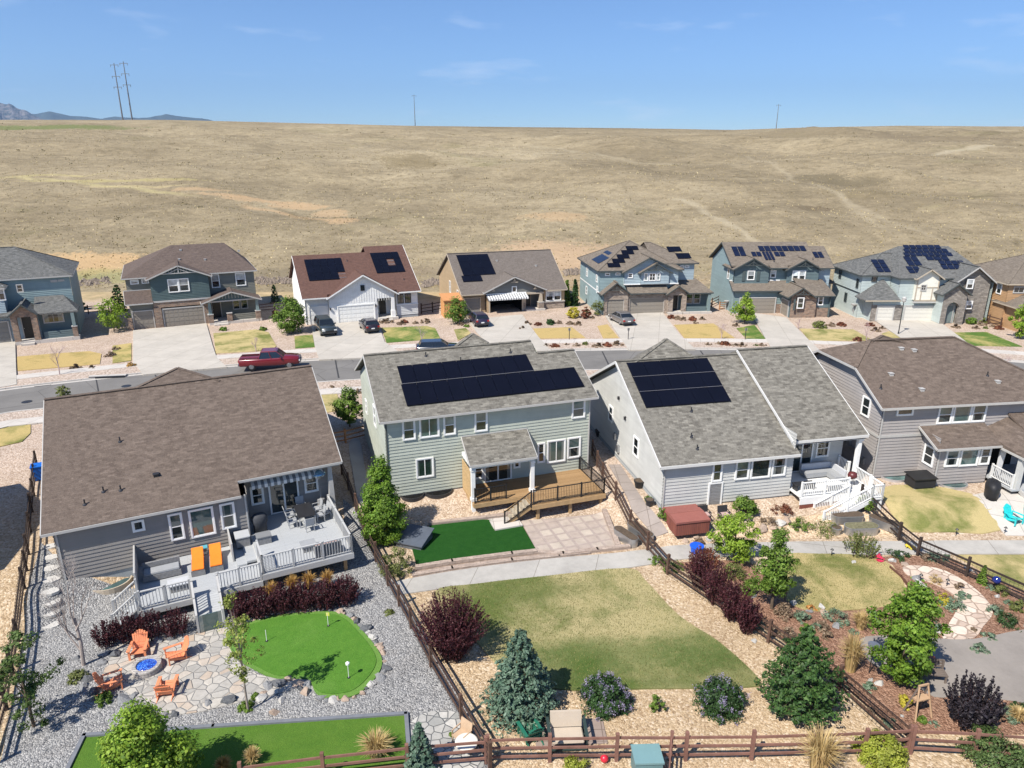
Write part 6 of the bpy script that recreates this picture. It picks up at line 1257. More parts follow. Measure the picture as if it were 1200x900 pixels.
adirondack('adirondack_chair', 164, 768, R(15), CORAL, 'coral adirondack chair behind the fire pit, its front showing, left of the two far ones', CG)
adirondack('adirondack_chair', 207, 773, R(-52), CORAL, 'coral adirondack chair right of the fire pit seen from its side', CG)
adirondack('adirondack_chair', 133, 806, R(118), CORAL, 'coral adirondack chair left of the fire pit, lowest at the patio rim', CG)
adirondack('adirondack_chair', 197, 812, R(190), CORAL, 'coral adirondack chair with its slatted back to the viewer, below the fire pit', CG)
GREENC = plain('green_paint', (.02,.14,.09), .45, .4, .1); adirondack('adirondack_chair', 621, 864, R(205), GREENC, 'dark green adirondack chair at the foot of the big blue spruce')
TURQ = plain('turquoise_plastic', (.02,.55,.55), .35, .5, .05)
adirondack('adirondack_chair', 1187, 612, R(20), TURQ, 'turquoise plastic chair on the concrete patio, the left one'); adirondack('adirondack_chair', 1207, 606, R(-30), TURQ, 'turquoise plastic chair on the concrete patio, cut by the right edge')
# ---- fire pit
r = place('fire_pit', 173, 786, 0, 'round stone fire pit filled with bright blue glass', 'fire pit')
m = MB(); m.lathe([(.62,-.05),(.62,.32),(.60,.36),(.44,.36),(.42,.30)], n=28); m.build('stone_ring', stone('pit_stone', (.40,.37,.34), (.5,.47,.43), (.3,.28,.26), .3, .12), r)
t = NT('blue_glass', .15, .8); v = t.vor(22); sx_ = t.n.new('ShaderNodeSeparateColor'); t.l.new(v, sx_.inputs[0]); t.color(t.ramp(sx_.outputs[0], [(0, (.005,.03,.25)), (.6, (.01,.09,.55)), (1, (.1,.3,.8))])); t.bump(t.vor(22, out='Distance'), .03)
m = MB(); m.lathe([(.43,.24),(.42,.305),(.2,.33)], n=24); m.build('glass_bed', t.m, r)
# ---- golf flags
for px, py, lb, fl in ((313,754,'thin white flagstick on the putting green, leftmost of three', 0), (385,736,'white flagstick with a yellow tag at the back of the putting green', 1), (409,797,'white flagstick with a small round flag at the front of the putting green', 2)):
    r = place('golf_flag', px, py, 0, lb, 'flag', 'flagsticks on the putting green', .13); hh = (.62, .75, .75)[fl]
    m = MB(); m.tube([(0,0,0), (0,0,hh)], .014, 6); m.build('pole', WHITE, r)
    if fl: m = MB(); m.box(-.06, .1, -.008, .008, hh-.18, hh) if fl == 1 else m.lathe([(.02,-.1),(.09,-.04),(.09,.04),(.02,.1)], (0,0,hh), 10); m.build('flag', plain('flag_yellow', (.6,.6,.1), .7, .2, .1) if fl == 1 else WHITE, r)
    m = MB(); m.lathe([(.07,.0),(.07,.012),(.05,.013)], n=12); m.build('cup', BLACK, r)
# ---- sun loungers and deck furniture of H1
ORANGE = plain('orange_fabric', (.80,.22,.03), .8, .1, .06); WICK = plain('grey_wicker', (.22,.22,.22), .8, .2, .25, 9); CUSH = plain('grey_cushion', (.30,.31,.32), .9, .1, .1)
for x, lb in ((6.35,'orange sun lounger on the lower deck, the left one'), (7.25,'orange sun lounger on the lower deck, the right one by the steps')):
    r = hz(H1, x, -1.5, -.15, 'sun_lounger', lb, 'sun lounger', 'orange sun loungers on the lower deck', R(-4))
    m = MB(); m.slab([(-.3,-.95,.38), (.3,-.95,.38), (.3,.25,.38), (-.3,.25,.38)], .07); m.slab([(-.3,.25,.38), (.3,.25,.38), (.3,.85,.72), (-.3,.85,.72)], .07); m.build('cushion', ORANGE, r, bevel=.02)
    m = MB(); m.box(-.34,.34,-1.0,.3,.22,.3); m.box(-.34,.34,-1.02,-.96,.0,.3); m.build('frame', WICK, r)
    for sx in (-.3,.3): m = MB(); m.box(sx-.03, sx+.03, .2, .26, 0, .24); m.build('leg', WICK, r)
def chair(r_parent, name, loc_, rz, mat, label, group, sw=.5):
    p = loc_; r = empty(name, p, rz, label, 'chair', group)
    m = MB(); m.box(-sw/2, sw/2, -.24, .24, .40, .45); m.build('seat', mat, r)
    m = MB(); m.hexa([(-sw/2,.22,.45), (sw/2,.22,.45), (sw/2,.26,.45), (-sw/2,.26,.45)], [(-sw/2,.32,.92), (sw/2,.32,.92), (sw/2,.36,.92), (-sw/2,.36,.92)]); m.build('backrest', mat, r)
    for sx in (-1, 1):
        for y in (-.21, .21): m = MB(); m.box(sx*(sw/2-.03)-.02, sx*(sw/2-.03)+.02, y-.02, y+.02, 0, .42); m.build('leg', mat, r)
        m = MB(); m.bar((sx*sw/2,-.2,.64), (sx*sw/2,.28,.66), .04, .03); m.bar((sx*sw/2,-.2,.42), (sx*sw/2,-.2,.64), .03); m.build('armrest', mat, r)
    return r
th1 = H1.root.rotation_euler[2]; ALUC = plain('grey_sling', (.34,.35,.36), .6, .3, .1)
r = hz(H1, 12.4, .3, .2, 'dining_table', 'dark topped patio dining table on the grey deck under the awning', 'table')
m = MB(); m.box(-.5,.5,-.85,.85,.68,.72); m.build('tabletop', DKMETAL, r)
for sx in (-.44,.44):
    for y in (-.78,.78): m = MB(); m.box(sx-.03, sx+.03, y-.03, y+.03, 0, .68); m.build('leg', ALUC, r)
CGp = 'sling chairs round the patio dining table'
for x, y, a in ((11.6,-.1,90), (11.6,.75,90), (13.2,-.1,-90), (13.2,.75,-90), (12.4,-.95,180), (12.4,1.5,0)):
    chair(None, 'dining_chair', lw(H1, x, y, .2), th1+R(a), ALUC, 'grey sling chair drawn up to the dark patio dining table', CGp)
chair(None, 'patio_chair', lw(H1, 13.55, .1, .2), th1+R(-75), ALUC, 'grey patio chair standing apart by the deck railing at the right', None, .65)
r = hz(H1, 9.85, .2, .2, 'covered_grill', 'grill under a round dark cover standing against the deck wall', 'grill'); m = MB(); m.lathe([(.33,.02),(.34,.5),(.40,.62),(.40,.95),(.30,1.1),(.1,1.16)], n=18, sx=1.1, sy=.85); m.build('cover', plain('grill_cover', (.055,.058,.065), .7, .2, .2), r, smooth=True); m = MB(); m.box(-.3,.3,-.2,.2,0,.05); m.build('base', DKMETAL, r)
r = hz(H1, 8.75, -.6, .09, 'storage_box', 'light grey storage box at the top of the deck steps', 'box'); m = MB(); m.box(-.36,.36,-.35,.35,0,.55); m.build('body', WICK, r); m = MB(); m.slab([(-.39,-.38,.6), (.39,-.38,.6), (.39,.38,.66), (-.39,.38,.66)], .06); m.build('lid', plain('box_lid', (.40,.41,.42), .6, .3, .05), r)
r = hz(H1, 9.75, -1.1, .2, 'storage_box', 'dark grey bench box on the upper deck beside the steps', 'box'); m = MB(); m.box(-.3,.45,-.3,.3,0,.42); m.build('body', WICK, r); m = MB(); m.box(-.33,.48,-.33,.33,.42,.48); m.build('lid', plain('box_lid_dark', (.20,.205,.21), .6, .3, .05), r)
r = hz(H1, 12.75, -3.9, .2, 'patio_loveseat', 'grey wicker loveseat with a pinkish cushion against the front deck railing', 'bench'); m = MB(); m.box(-.7,.7,-.3,.35,.08,.38); m.build('seat', WICK, r); m = MB(); m.box(-.7,.7,-.38,-.28,.08,.78); m.build('backrest', WICK, r); m = MB(); m.box(-.62,.62,-.26,.33,.38,.48); m.build('cushion', plain('pink_cushion', (.42,.24,.2), .9, .1, .1), r, bevel=.03)
r = hz(H1, 11.9, -3.0, .2, 'coffee_table', 'low grey square table on the front of the upper deck', 'table'); m = MB(); m.box(-.4,.4,-.4,.4,.32,.38); m.build('tabletop', CUSH, r); m = MB(); m.box(-.33,.33,-.33,.33,0,.32); m.build('base', WICK, r)
r = hz(H1, 4.6, -1.6, -.15, 'outdoor_sofa', 'grey sofa on the lower deck near the small wall window', 'sofa'); m = MB(); m.box(-.9,.9,-.4,.4,.05,.36); m.build('seat', WICK, r); m = MB(); m.box(-.9,.9,.3,.42,.05,.75); m.build('backrest', WICK, r); m = MB(); m.box(-.85,.85,-.38,.28,.36,.48); m.build('cushion', CUSH, r, bevel=.03)
r = hz(H1, 5.3, -3.3, -.15, 'coffee_table', 'pale table on the lower deck beside the ramp', 'table'); m = MB(); m.box(-.5,.5,-.35,.35,.38,.43); m.build('tabletop', plain('pale_top', (.48,.49,.5), .6, .3, .1), r); m = MB(); m.box(-.4,.4,-.28,.28,0,.38); m.build('base', WICK, r)
r = hz(H1, 13.6, 1.35, .2, 'patio_heater', 'patio heater with a domed reflector coloured as if mirroring blue sky by the deck column', 'heater'); m = MB(); m.lathe([(.22,0),(.22,.7),(.05,.75),(.035,2.1)], n=14); m.build('stand', WICK, r); m = MB(); m.lathe([(.09,2.05),(.10,2.35)], n=12); m.build('burner', METAL, r); m = MB(); m.lathe([(.42,2.36),(.40,2.42),(.15,2.56),(.03,2.6)], n=20); m.build('reflector', plain('reflected_sky_tint', (.25,.45,.62), .25, .6, .05, metal=.6), r, smooth=True)  # reflection of the sky put into the reflector's blue base colour
r = hz(H1, 6.75, -.35, -.15, 'side_table', 'small blue topped side table behind the orange loungers', 'table'); m = MB(); m.box(-.18,.18,-.18,.18,.42,.47); m.build('tabletop', plain('teal_top', (.1,.35,.42), .5, .3, .1), r); m = MB(); m.box(-.12,.12,-.12,.12,0,.42); m.build('base', WICK, r)
# ---- stock tank planters
def trough(px, py, L, w, hgt, rz, label, soil, group=None):
    r = place('planter_trough', px, py, rz, label, 'planter', group); n = 24; m = MB()
    ring = lambda k, z: [((L/2-w/2)*(1 if math.cos(a) > 0 else -1)*1.0+w/2*k*math.cos(a), w/2*k*math.sin(a), z) for a in (2*math.pi*(i+.5)/n for i in range(n))]
    m.hexa(ring(.94, 0), ring(1, hgt)); m.hexa(ring(1.04, hgt-.05), ring(1.04, hgt+.001)); m.build('tank', METAL, r)
    m = MB(); m.hexa(ring(.9, hgt-.04), ring(.9, hgt+.02)); m.build('soil', soil, r); return r
SOIL = plain('potting_soil', (.10,.075,.055), .95, .1, .4, 8); SOILG = plain('planted_soil', (.16,.15,.09), .95, .1, .5, 8)
trough(733, 634, 1.9, .62, .55, R(122), 'oval galvanized trough with green plants beside the paver patio', SOIL); trough(750, 629, 2.1, .68, .55, R(119), 'oval galvanized trough of bare soil against the dark garden fence', SOIL)
trough(992, 611, 2.0, .75, .5, R(2), 'oval galvanized trough nearest the white deck stairs', SOIL); trough(1008, 625, 2.1, .85, .55, R(4), 'oval galvanized trough filled with dry stems beside the trail', SOILG); trough(1036, 618, 1.9, .7, .5, R(132), 'dark oval trough in the shade along the fence', SOIL)
def pot(px, py, rad, hgt, mat, label, soil=True):
    r = place('plant_pot', px, py, 0, label, 'pot'); m = MB(); m.lathe([(rad*.72,0),(rad*.95,hgt*.85),(rad*1.06,hgt*.86),(rad*1.06,hgt),(rad*.9,hgt)], n=16); m.build('pot', mat, r)
    m = MB(); m.lathe([(rad*.88,hgt-.06),(rad*.85,hgt+.015)], n=14); m.build('soil', SOIL, r); return r
pot(979, 626, .32, .5, METAL, 'small round galvanized tub beside the troughs'); pot(749, 571, .36, .5, BLACK, 'large black plant pot on the brown side walkway'); pot(761, 592, .28, .4, DKMETAL, 'small dark pot with a green plant by the side walkway')
# ---- hot tub and things behind H3
r = place('hot_tub', 803, 617, R(12), 'square hot tub with a reddish brown folding cover', 'hot tub'); HT = planks('hot_tub_panel', (.20,.065,.05), (.25,.085,.06), .12, 3, True); m = MB(); m.box(-1.05,1.05,-.95,.95,0,.78); m.build('cabinet', HT, r)
for y0, y1 in ((-1.0,-.01), (.01,1.0)): m = MB(); m.hexa([(-1.1,y0,.78), (1.1,y0,.78), (1.1,y1,.78), (-1.1,y1,.78)], [(-1.08,y0,.90 if y0 < -.5 else .98), (1.08,y0,.90 if y0 < -.5 else .98), (1.08,y1,.98 if y1 < .5 else .90), (-1.08,y1,.98 if y1 < .5 else .90)]); m.build('cover', plain('tub_cover', (.27,.10,.08), .6, .3, .08), r)
PINKC = plain('faded_pink_cushion', (.45,.32,.3), .9, .1, .1)
for px, py, lb in ((825,611,'dark patio chair with a faded cushion left of the grey basement door'), (848,611,'dark patio chair with a faded cushion right of the grey basement door')):
    c = chair(None, 'patio_chair', G(px, py), R(12), DKMETAL, lb, None, .65); m = MB(); m.box(-.28,.28,-.22,.22,.45,.52); m.build('cushion', PINKC, c)
r = place('bucket', 816, 649, 0, 'bright blue plastic tub beside the concrete trail', 'tub'); m = MB(); m.lathe([(.30,0),(.38,.5),(.41,.5),(.41,.55),(.34,.55)], n=16); m.build('tub', plain('blue_plastic', (.01,.10,.62), .4, .5, .05), r); m = MB(); m.lathe([(.34,.4),(.33,.46)], n=14); m.build('water', plain('blue_inside', (.02,.12,.5), .3, .5, .05), r)
r = place('recycling_bin', 46, 562, R(27), 'blue wheeled bin between the dark fence and the brown roofed house', 'bin'); m = MB(); m.hexa([(-.25,-.25,.05), (.25,-.25,.05), (.25,.25,.05), (-.25,.25,.05)], [(-.31,-.33,1.0), (.31,-.33,1.0), (.31,.33,1.0), (-.31,.33,1.0)]); m.build('body', plain('bin_blue', (.01,.12,.5), .4, .4, .05), r); m = MB(); m.slab([(-.34,-.36,1.06), (.34,-.36,1.06), (.34,.36,1.1), (-.34,.36,1.1)], .06); m.build('lid', MAT['bin_blue'], r)
for sx in (-.22,.22): m = MB(); m.fr = None; m.tube([(sx-.03,.26,.1), (sx+.03,.26,.1)], .1, 12); m.build('wheel', BLACK, r)
# H3 deck furniture
r = hz(H3, 11.7, .9, .5, 'outdoor_sofa', 'pale grey corner sofa on the white deck', 'sofa'); m = MB(); m.box(-1.1,1.1,.1,.8,.1,.42); m.box(.4,1.1,-.8,.1,.1,.42); m.build('seat', CUSH, r); m = MB(); m.box(-1.1,1.1,.75,.9,.1,.8); m.box(1.05,1.2,-.8,.9,.1,.8); m.build('backrest', plain('sofa_light', (.5,.51,.53), .9, .1, .08), r)
r = hz(H3, 9.6, -.2, .5, 'patio_bench', 'dark bench on the white deck in front of the sliding door', 'bench'); m = MB(); m.box(-.7,.7,-.25,.25,.36,.44); m.build('seat', DKMETAL, r)
for sx in (-.6,.6): m = MB(); m.box(sx-.05, sx+.05, -.22,.22,0,.36); m.build('leg', DKMETAL, r)
r = hz(H3, 11.5, -.55, .5, 'coffee_table', 'white low table at the railing of the white deck', 'table'); m = MB(); m.box(-.55,.55,-.3,.3,.36,.42); m.build('tabletop', WHITE, r); m = MB(); m.box(-.45,.45,-.2,.2,0,.36); m.build('base', OFFW, r)
r = hz(H3, 12.9, -.4, .5, 'small_grill', 'small dark red kettle at the head of the white stairs', 'grill'); m = MB(); m.lathe([(.05,.45),(.28,.62),(.30,.75),(.24,.92),(.04,.98)], n=16); m.build('bowl', plain('dark_red_enamel', (.10,.02,.02), .4, .5, .1), r, smooth=True)
for a in (0, 2.1, 4.2): m = MB(); m.bar((.12*math.cos(a),.12*math.sin(a),.55), (.26*math.cos(a),.26*math.sin(a),0), .03); m.build('leg', DKMETAL, r)
# H4 yard
r = place('dog_house', 1077, 570, R(8), 'flat black dog house on short legs against the mauve wall', 'dog house'); m = MB(); m.box(-.75,.75,-.5,.5,.12,.72); m.build('body', plain('dog_house_black', (.025,.025,.028), .6, .3, .2), r); m = MB(); m.slab([(-.82,-.58,.78), (.82,-.58,.78), (.82,.58,.90), (-.82,.58,.90)], .06); m.build('roof', BLACK, r)
for sx in (-.7,.7):
    for y in (-.45,.45): m = MB(); m.box(sx-.04, sx+.04, y-.04, y+.04, 0, .13); m.build('leg', ALU, r)
r = place('covered_grill', 1161, 582, R(60), 'long rounded black grill cover beside the white porch rail', 'grill'); m = MB(); m.lathe([(.55,0),(.58,.55),(.62,.75),(.55,1.0),(.3,1.12),(.05,1.15)], n=20, sx=1.35, sy=.72); m.build('cover', plain('grill_cover_black', (.02,.02,.022), .55, .3, .15), r, smooth=True); m = MB(); m.box(-.6,.6,-.3,.3,0,.04); m.build('base', DKMETAL, r)
# H2 yard things
r = place('storage_chest', 486, 636, R(-20), 'low chest with a dark blue grey sloping lid under the pear tree', 'chest'); m = MB(); m.hexa([(-.8,-.75,0), (.8,-.75,0), (.8,.75,0), (-.8,.75,0)], [(-.8,-.75,.3), (.8,-.75,.3), (.8,.75,.62), (-.8,.75,.62)]); m.build('body', plain('chest_body', (.10,.11,.12), .7, .2, .2), r); m = MB(); m.slab([(-.9,-.85,.36), (.9,-.85,.36), (.9,.85,.70), (-.9,.85,.70)], .06); m.build('lid', plain('chest_lid', (.085,.10,.125), .5, .4, .15), r)
r = place('wood_stack', 702, 500, R(15), 'stacked cedar boards against the light grey house wall', 'lumber')
for i in range(6): m = MB(); m.box(-.6+.03*math.sin(i*3),.6+.03*math.sin(i*3),-.45,.45,i*.2,i*.2+.16); m.build('board', CEDAR, r)
pot(703, 511, .4, .5, DKMETAL, 'dark half barrel in the gap beside the cedar boards')
r = place('glider_bench', 664, 868, R(3), 'double glider bench with a cream cushion and dark green arms on the paver pad', 'bench')
m = MB(); m.slab([(-.62,-.5,.42), (.62,-.5,.42), (.62,.3,.40), (-.62,.3,.40)], .1); m.build('cushion', plain('cream_cushion', (.46,.39,.31), .9, .1, .06), r, bevel=.03); m = MB(); m.hexa([(-.62,.28,.42), (.62,.28,.42), (.62,.38,.42), (-.62,.38,.42)], [(-.62,.45,1.0), (.62,.45,1.0), (.62,.55,1.0), (-.62,.55,1.0)]); m.build('backrest', MAT['cream_cushion'], r)
DKG = plain('dark_green_metal', (.03,.05,.045), .5, .4, .15)
for sx in (-1, 1):
    m = MB(); 
    for y in (-.5, -.2, .1, .4): m.bar((sx*.72,y,.05), (sx*.72,y,.66), .04)
    m.bar((sx*.72,-.6,.68), (sx*.72,.55,.68), .12, .04); m.bar((sx*.72,-.6,.06), (sx*.72,.55,.06), .05, .05); m.build('arm_frame', DKG, r)
m = MB(); m.bar((-.72,-.55,.1), (.72,-.55,.1), .06); m.bar((-.72,.5,.1), (.72,.5,.1), .06); m.bar((-.72,0,.28), (.72,0,.28), .05); m.build('base', DKG, r)
r = place('ball', 708, 893, 0, 'small red ball on the tan gravel below the rail fence', 'ball'); m = MB(); m.lathe([(.02,0),(.11,.05),(.155,.15),(.155,.2),(.11,.29),(.02,.33)], n=16); m.build('ball', plain('red_rubber', (.55,.02,.04), .35, .5, .05), r, smooth=True)
r = place('utility_box', 757, 905, R(2), 'pale teal utility cabinet in front of the rail fence', 'box'); m = MB(); m.box(-.5,.5,-.4,.4,0,.8); m.build('cabinet', plain('teal_cabinet', (.12,.22,.23), .5, .4, .06), r); m = MB(); m.slab([(-.54,-.44,.88), (.54,-.44,.88), (.54,.44,.9), (-.54,.44,.9)], .08); m.build('lid', plain('teal_lid', (.16,.28,.29), .5, .4, .06), r)
r = place('round_table', 547, 884, 0, 'small round cream table in the corner of the stepping stone bed', 'table'); m = MB(); m.lathe([(.42,.56),(.44,.58),(.44,.62),(.40,.64)], n=24); m.build('tabletop', plain('cream_table', (.66,.62,.55), .6, .3, .05), r); m = MB(); m.lathe([(.25,0),(.08,.08),(.06,.56)], n=12); m.build('pedestal', OFFW, r)
chair(None, 'patio_chair', G(541, 872), R(-40), plain('tan_wicker', (.46,.33,.22), .8, .2, .15), 'tan wicker chair beside the small round cream table', None, .6)
# H3 garden things
WD = plain('weathered_bench', (.16,.13,.11), .8, .2, .2)
r = place('garden_bench', 1089, 797, R(-8), 'weathered grey bench on the gravel patio', 'bench'); m = MB()
for i in range(4): m.box(-.62,.62,-.24+i*.125,-.13+i*.125,.42,.46)
m.build('seat', WD, r); m = MB()
for i in range(3): m.bar((-.62,.3+.02*i,.55+i*.14), (.62,.3+.02*i,.55+i*.14), .03, .1)
m.build('backrest', WD, r)
for sx in (-.56,.56): m = MB(); m.box(sx-.04, sx+.04, -.22, -.16, 0, .42); m.box(sx-.04, sx+.04, .24, .3, 0, .9); m.box(sx-.03, sx+.03, -.2, .28, .36, .42); m.build('leg', WD, r)
r = place('garden_table', 1078, 785, R(10), 'small table with a reddish top behind the green garden tree', 'table'); m = MB(); m.box(-.5,.5,-.4,.4,.68,.73); m.build('tabletop', plain('red_top', (.28,.09,.05), .6, .3, .1), r)
for sx in (-.42,.42):
    for y in (-.32,.32): m = MB(); m.box(sx-.03, sx+.03, y-.03, y+.03, 0, .68); m.build('leg', ALU, r)
r = place('plant_stand', 1075, 838, R(15), 'tan wooden A-frame trellis standing in the red mulch', 'trellis'); AW = plain('tan_trellis', (.42,.28,.17), .8, .2, .15)
for sx in (-1, 1):
    for y in (-1, 1): m = MB(); m.bar((sx*.42,y*.32,0), (sx*.22,0,1.5), .06); m.build('leg', AW if y < 0 else WD, r)
m = MB(); m.box(-.32,.32,-.16,.16,.86,.91); m.build('shelf', AW, r); m = MB(); m.bar((-.25,0,1.5), (.25,0,1.5), .07); m.build('ridge', AW, r)
for px, py, lb in ((1018,790,'thin iron bird feeder pole with a round tray left of the green garden tree'), ):
    r = place('bird_feeder', px, py, 0, lb, 'bird feeder'); m = MB(); m.tube([(0,0,0), (0,0,1.5)], .02, 6); m.build('pole', DKMETAL, r); m = MB(); m.lathe([(.05,1.45),(.24,1.5),(.26,1.56)], n=14); m.build('tray', METAL, r)
r = place('garden_post', 918, 714, 0, 'weathered stake beside the young tree at the mulch edge', 'post'); m = MB(); m.bar((0,0,0), (.05,0,1.3), .08); m.build('stake', WD, r)
r = place('gazing_ball', 1165, 692, 0, 'dark blue gazing ball on a stand by the garden fence', 'ornament'); m = MB(); m.lathe([(.12,0),(.04,.1),(.04,.4),(.1,.45)], n=10); m.build('stand', DKMETAL, r); m = MB(); m.lathe([(.02,.44),(.16,.5),(.22,.64),(.16,.79),(.02,.85)], n=16); m.build('ball', plain('gaze_blue', (.01,.02,.15), .1, .8, .05), r, smooth=True)
r = place('hanging_lamp', 1200, 735, 0, 'tall pale curved garden pole cut by the right edge', 'pole'); m = MB(); m.tube([(0,0,0),(0,0,1.8),(.15,0,2.1),(.4,0,2.2)], .035, 8); m.build('pole', OFFW, r)
for i, (px, py, lb) in enumerate(((974,652,'low dark path light at the lawn edge by the trail'), (1078,682,'low dark path light beside the flagstone path, the upper one'), (1109,688,'low dark path light on the inner bend of the flagstone path'), (1120,628,'low dark path light at the foot of the mauve house lawn'), (1177,626,'low dark path light at the corner of the concrete patio'))):
    r = place('path_light', px, py, 0, lb, 'light', 'dark path lights in the gardens'); m = MB(); m.tube([(0,0,0), (0,0,.45)], .02, 6); m.build('stake', BLACK, r); m = MB(); m.lathe([(.10,.43),(.02,.52)], n=10); m.build('shade', BLACK, r)
# ---- shed by F4
r = place('garden_shed', 531, 372, R(17), 'small orange wooden shed left of the tan house', 'shed'); m = MB(); m.box(-1.2,1.2,0,2.2,0,2.3); m.build('wall', SHEDW, r); m = MB(); m.slab([(-1.35,-.2,2.4), (1.35,-.2,2.4), (1.35,2.4,2.9), (-1.35,2.4,2.9)], .1); m.build('roof', plain('shed_roof', (.50,.24,.10), .8, .2, .1), r); m = MB(); m.box(-.5,.5,-.04,0,.1,2.0); m.build('door', SHEDW, r)
r = place('storm_drain', 125, 443, R(9), 'dark storm drain inlet in the kerb before the green house', 'drain'); m = MB(); m.box(-1.6,1.6,-.12,.12,.0,.16); m.build('opening', BLACK, r); m = MB(); m.box(-1.7,1.7,.12,.6,.1,.18); m.build('lid', CURB, r)
# ---- utility poles, lamp post
def powerpole(px, top, base_y, dist, label, arms, w=.35):
    r = ray(px[1], base_y); t = dist/r[1]; b = Vector((r[0]*t, dist, zg(r[0]*t, dist)-1)); r2 = ray(px[0], top); t2 = dist/r2[1]; topz = CAMH+r2[2]*t2; tx = r2[0]*t2
    o = empty('power_pole', b, 0, label, 'pole', None); hgt = topz-b.z; dx = tx-b.x
    m = MB(); m.tube([(0,0,0), (dx*0+.0,0,hgt)], [w, w*.45], 8); m.build('mast', plain('weathered_steel', (.16,.165,.18), .7, .3, .1), o)
    for f in arms:
        m = MB(); m.bar((-w*5,0,hgt*f), (w*5,0,hgt*f), w*.55); m.tube([(-w*4.6,0,hgt*f), (-w*4.6,0,hgt*f-w*2.5)], w*.25, 6); m.tube([(w*4.6,0,hgt*f), (w*4.6,0,hgt*f-w*2.5)], w*.25, 6); m.build('crossarm', MAT['weathered_steel'], o)
powerpole((137.5,144), 74, 141, 400, 'tall transmission pole on the left skyline, the left of the pair', (.97,.78,.6), .42); powerpole((148.5,155), 72, 141, 405, 'tall transmission pole on the left skyline, the right of the pair', (.97,.8,.62), .42)
powerpole((485.5,486.5), 111, 147, 385, 'single slender pole on the ridge near the middle', (.97,), .22); powerpole((911.5,909.5), 122, 151, 385, 'single slender pole on the ridge at the right', (.96,), .24)
r = place('marker_post', 177, 141, 0, 'tiny white marker on the ridge right of the twin poles', 'marker'); m = MB(); m.hexa([(-.5,-.5,-1), (.5,-.5,-1), (.5,.5,-1), (-.5,.5,-1)], [(-.1,-.1,2.4), (.1,-.1,2.4), (.1,.1,2.4), (-.1,.1,2.4)]); m.build('post', WHITE, r)
r = place('street_lamp', 1052.5, 392.5, 0, 'slim dark street lamp with a white head beside the pale aqua house drive', 'street lamp'); m = MB(); m.tube([(0,0,0), (0,0,.5), (0,0,4.0)], [.12,.06,.05], 8); m.build('pole', DKMETAL, r); m = MB(); m.lathe([(.08,4.0),(.22,4.15),(.26,4.5),(.3,4.52),(.05,4.7)], n=12); m.build('lamp_head', OFFW, r)
for px, py, lb in ((667,399,'thin dark post at the kerb in front of the tan house'), (873,399,'thin dark post at the kerb before the teal house'), (736,399,'thin dark post at the kerb left of the blue house drive')):
    r = place('sign_post', px, py, 0, lb, 'post'); m = MB(); m.tube([(0,0,0), (0,0,1.5)], .045, 6); m.build('post', DKMETAL, r); m = MB(); m.box(-.14,.14,-.02,.02,1.2,1.5); m.build('plate', METAL, r)
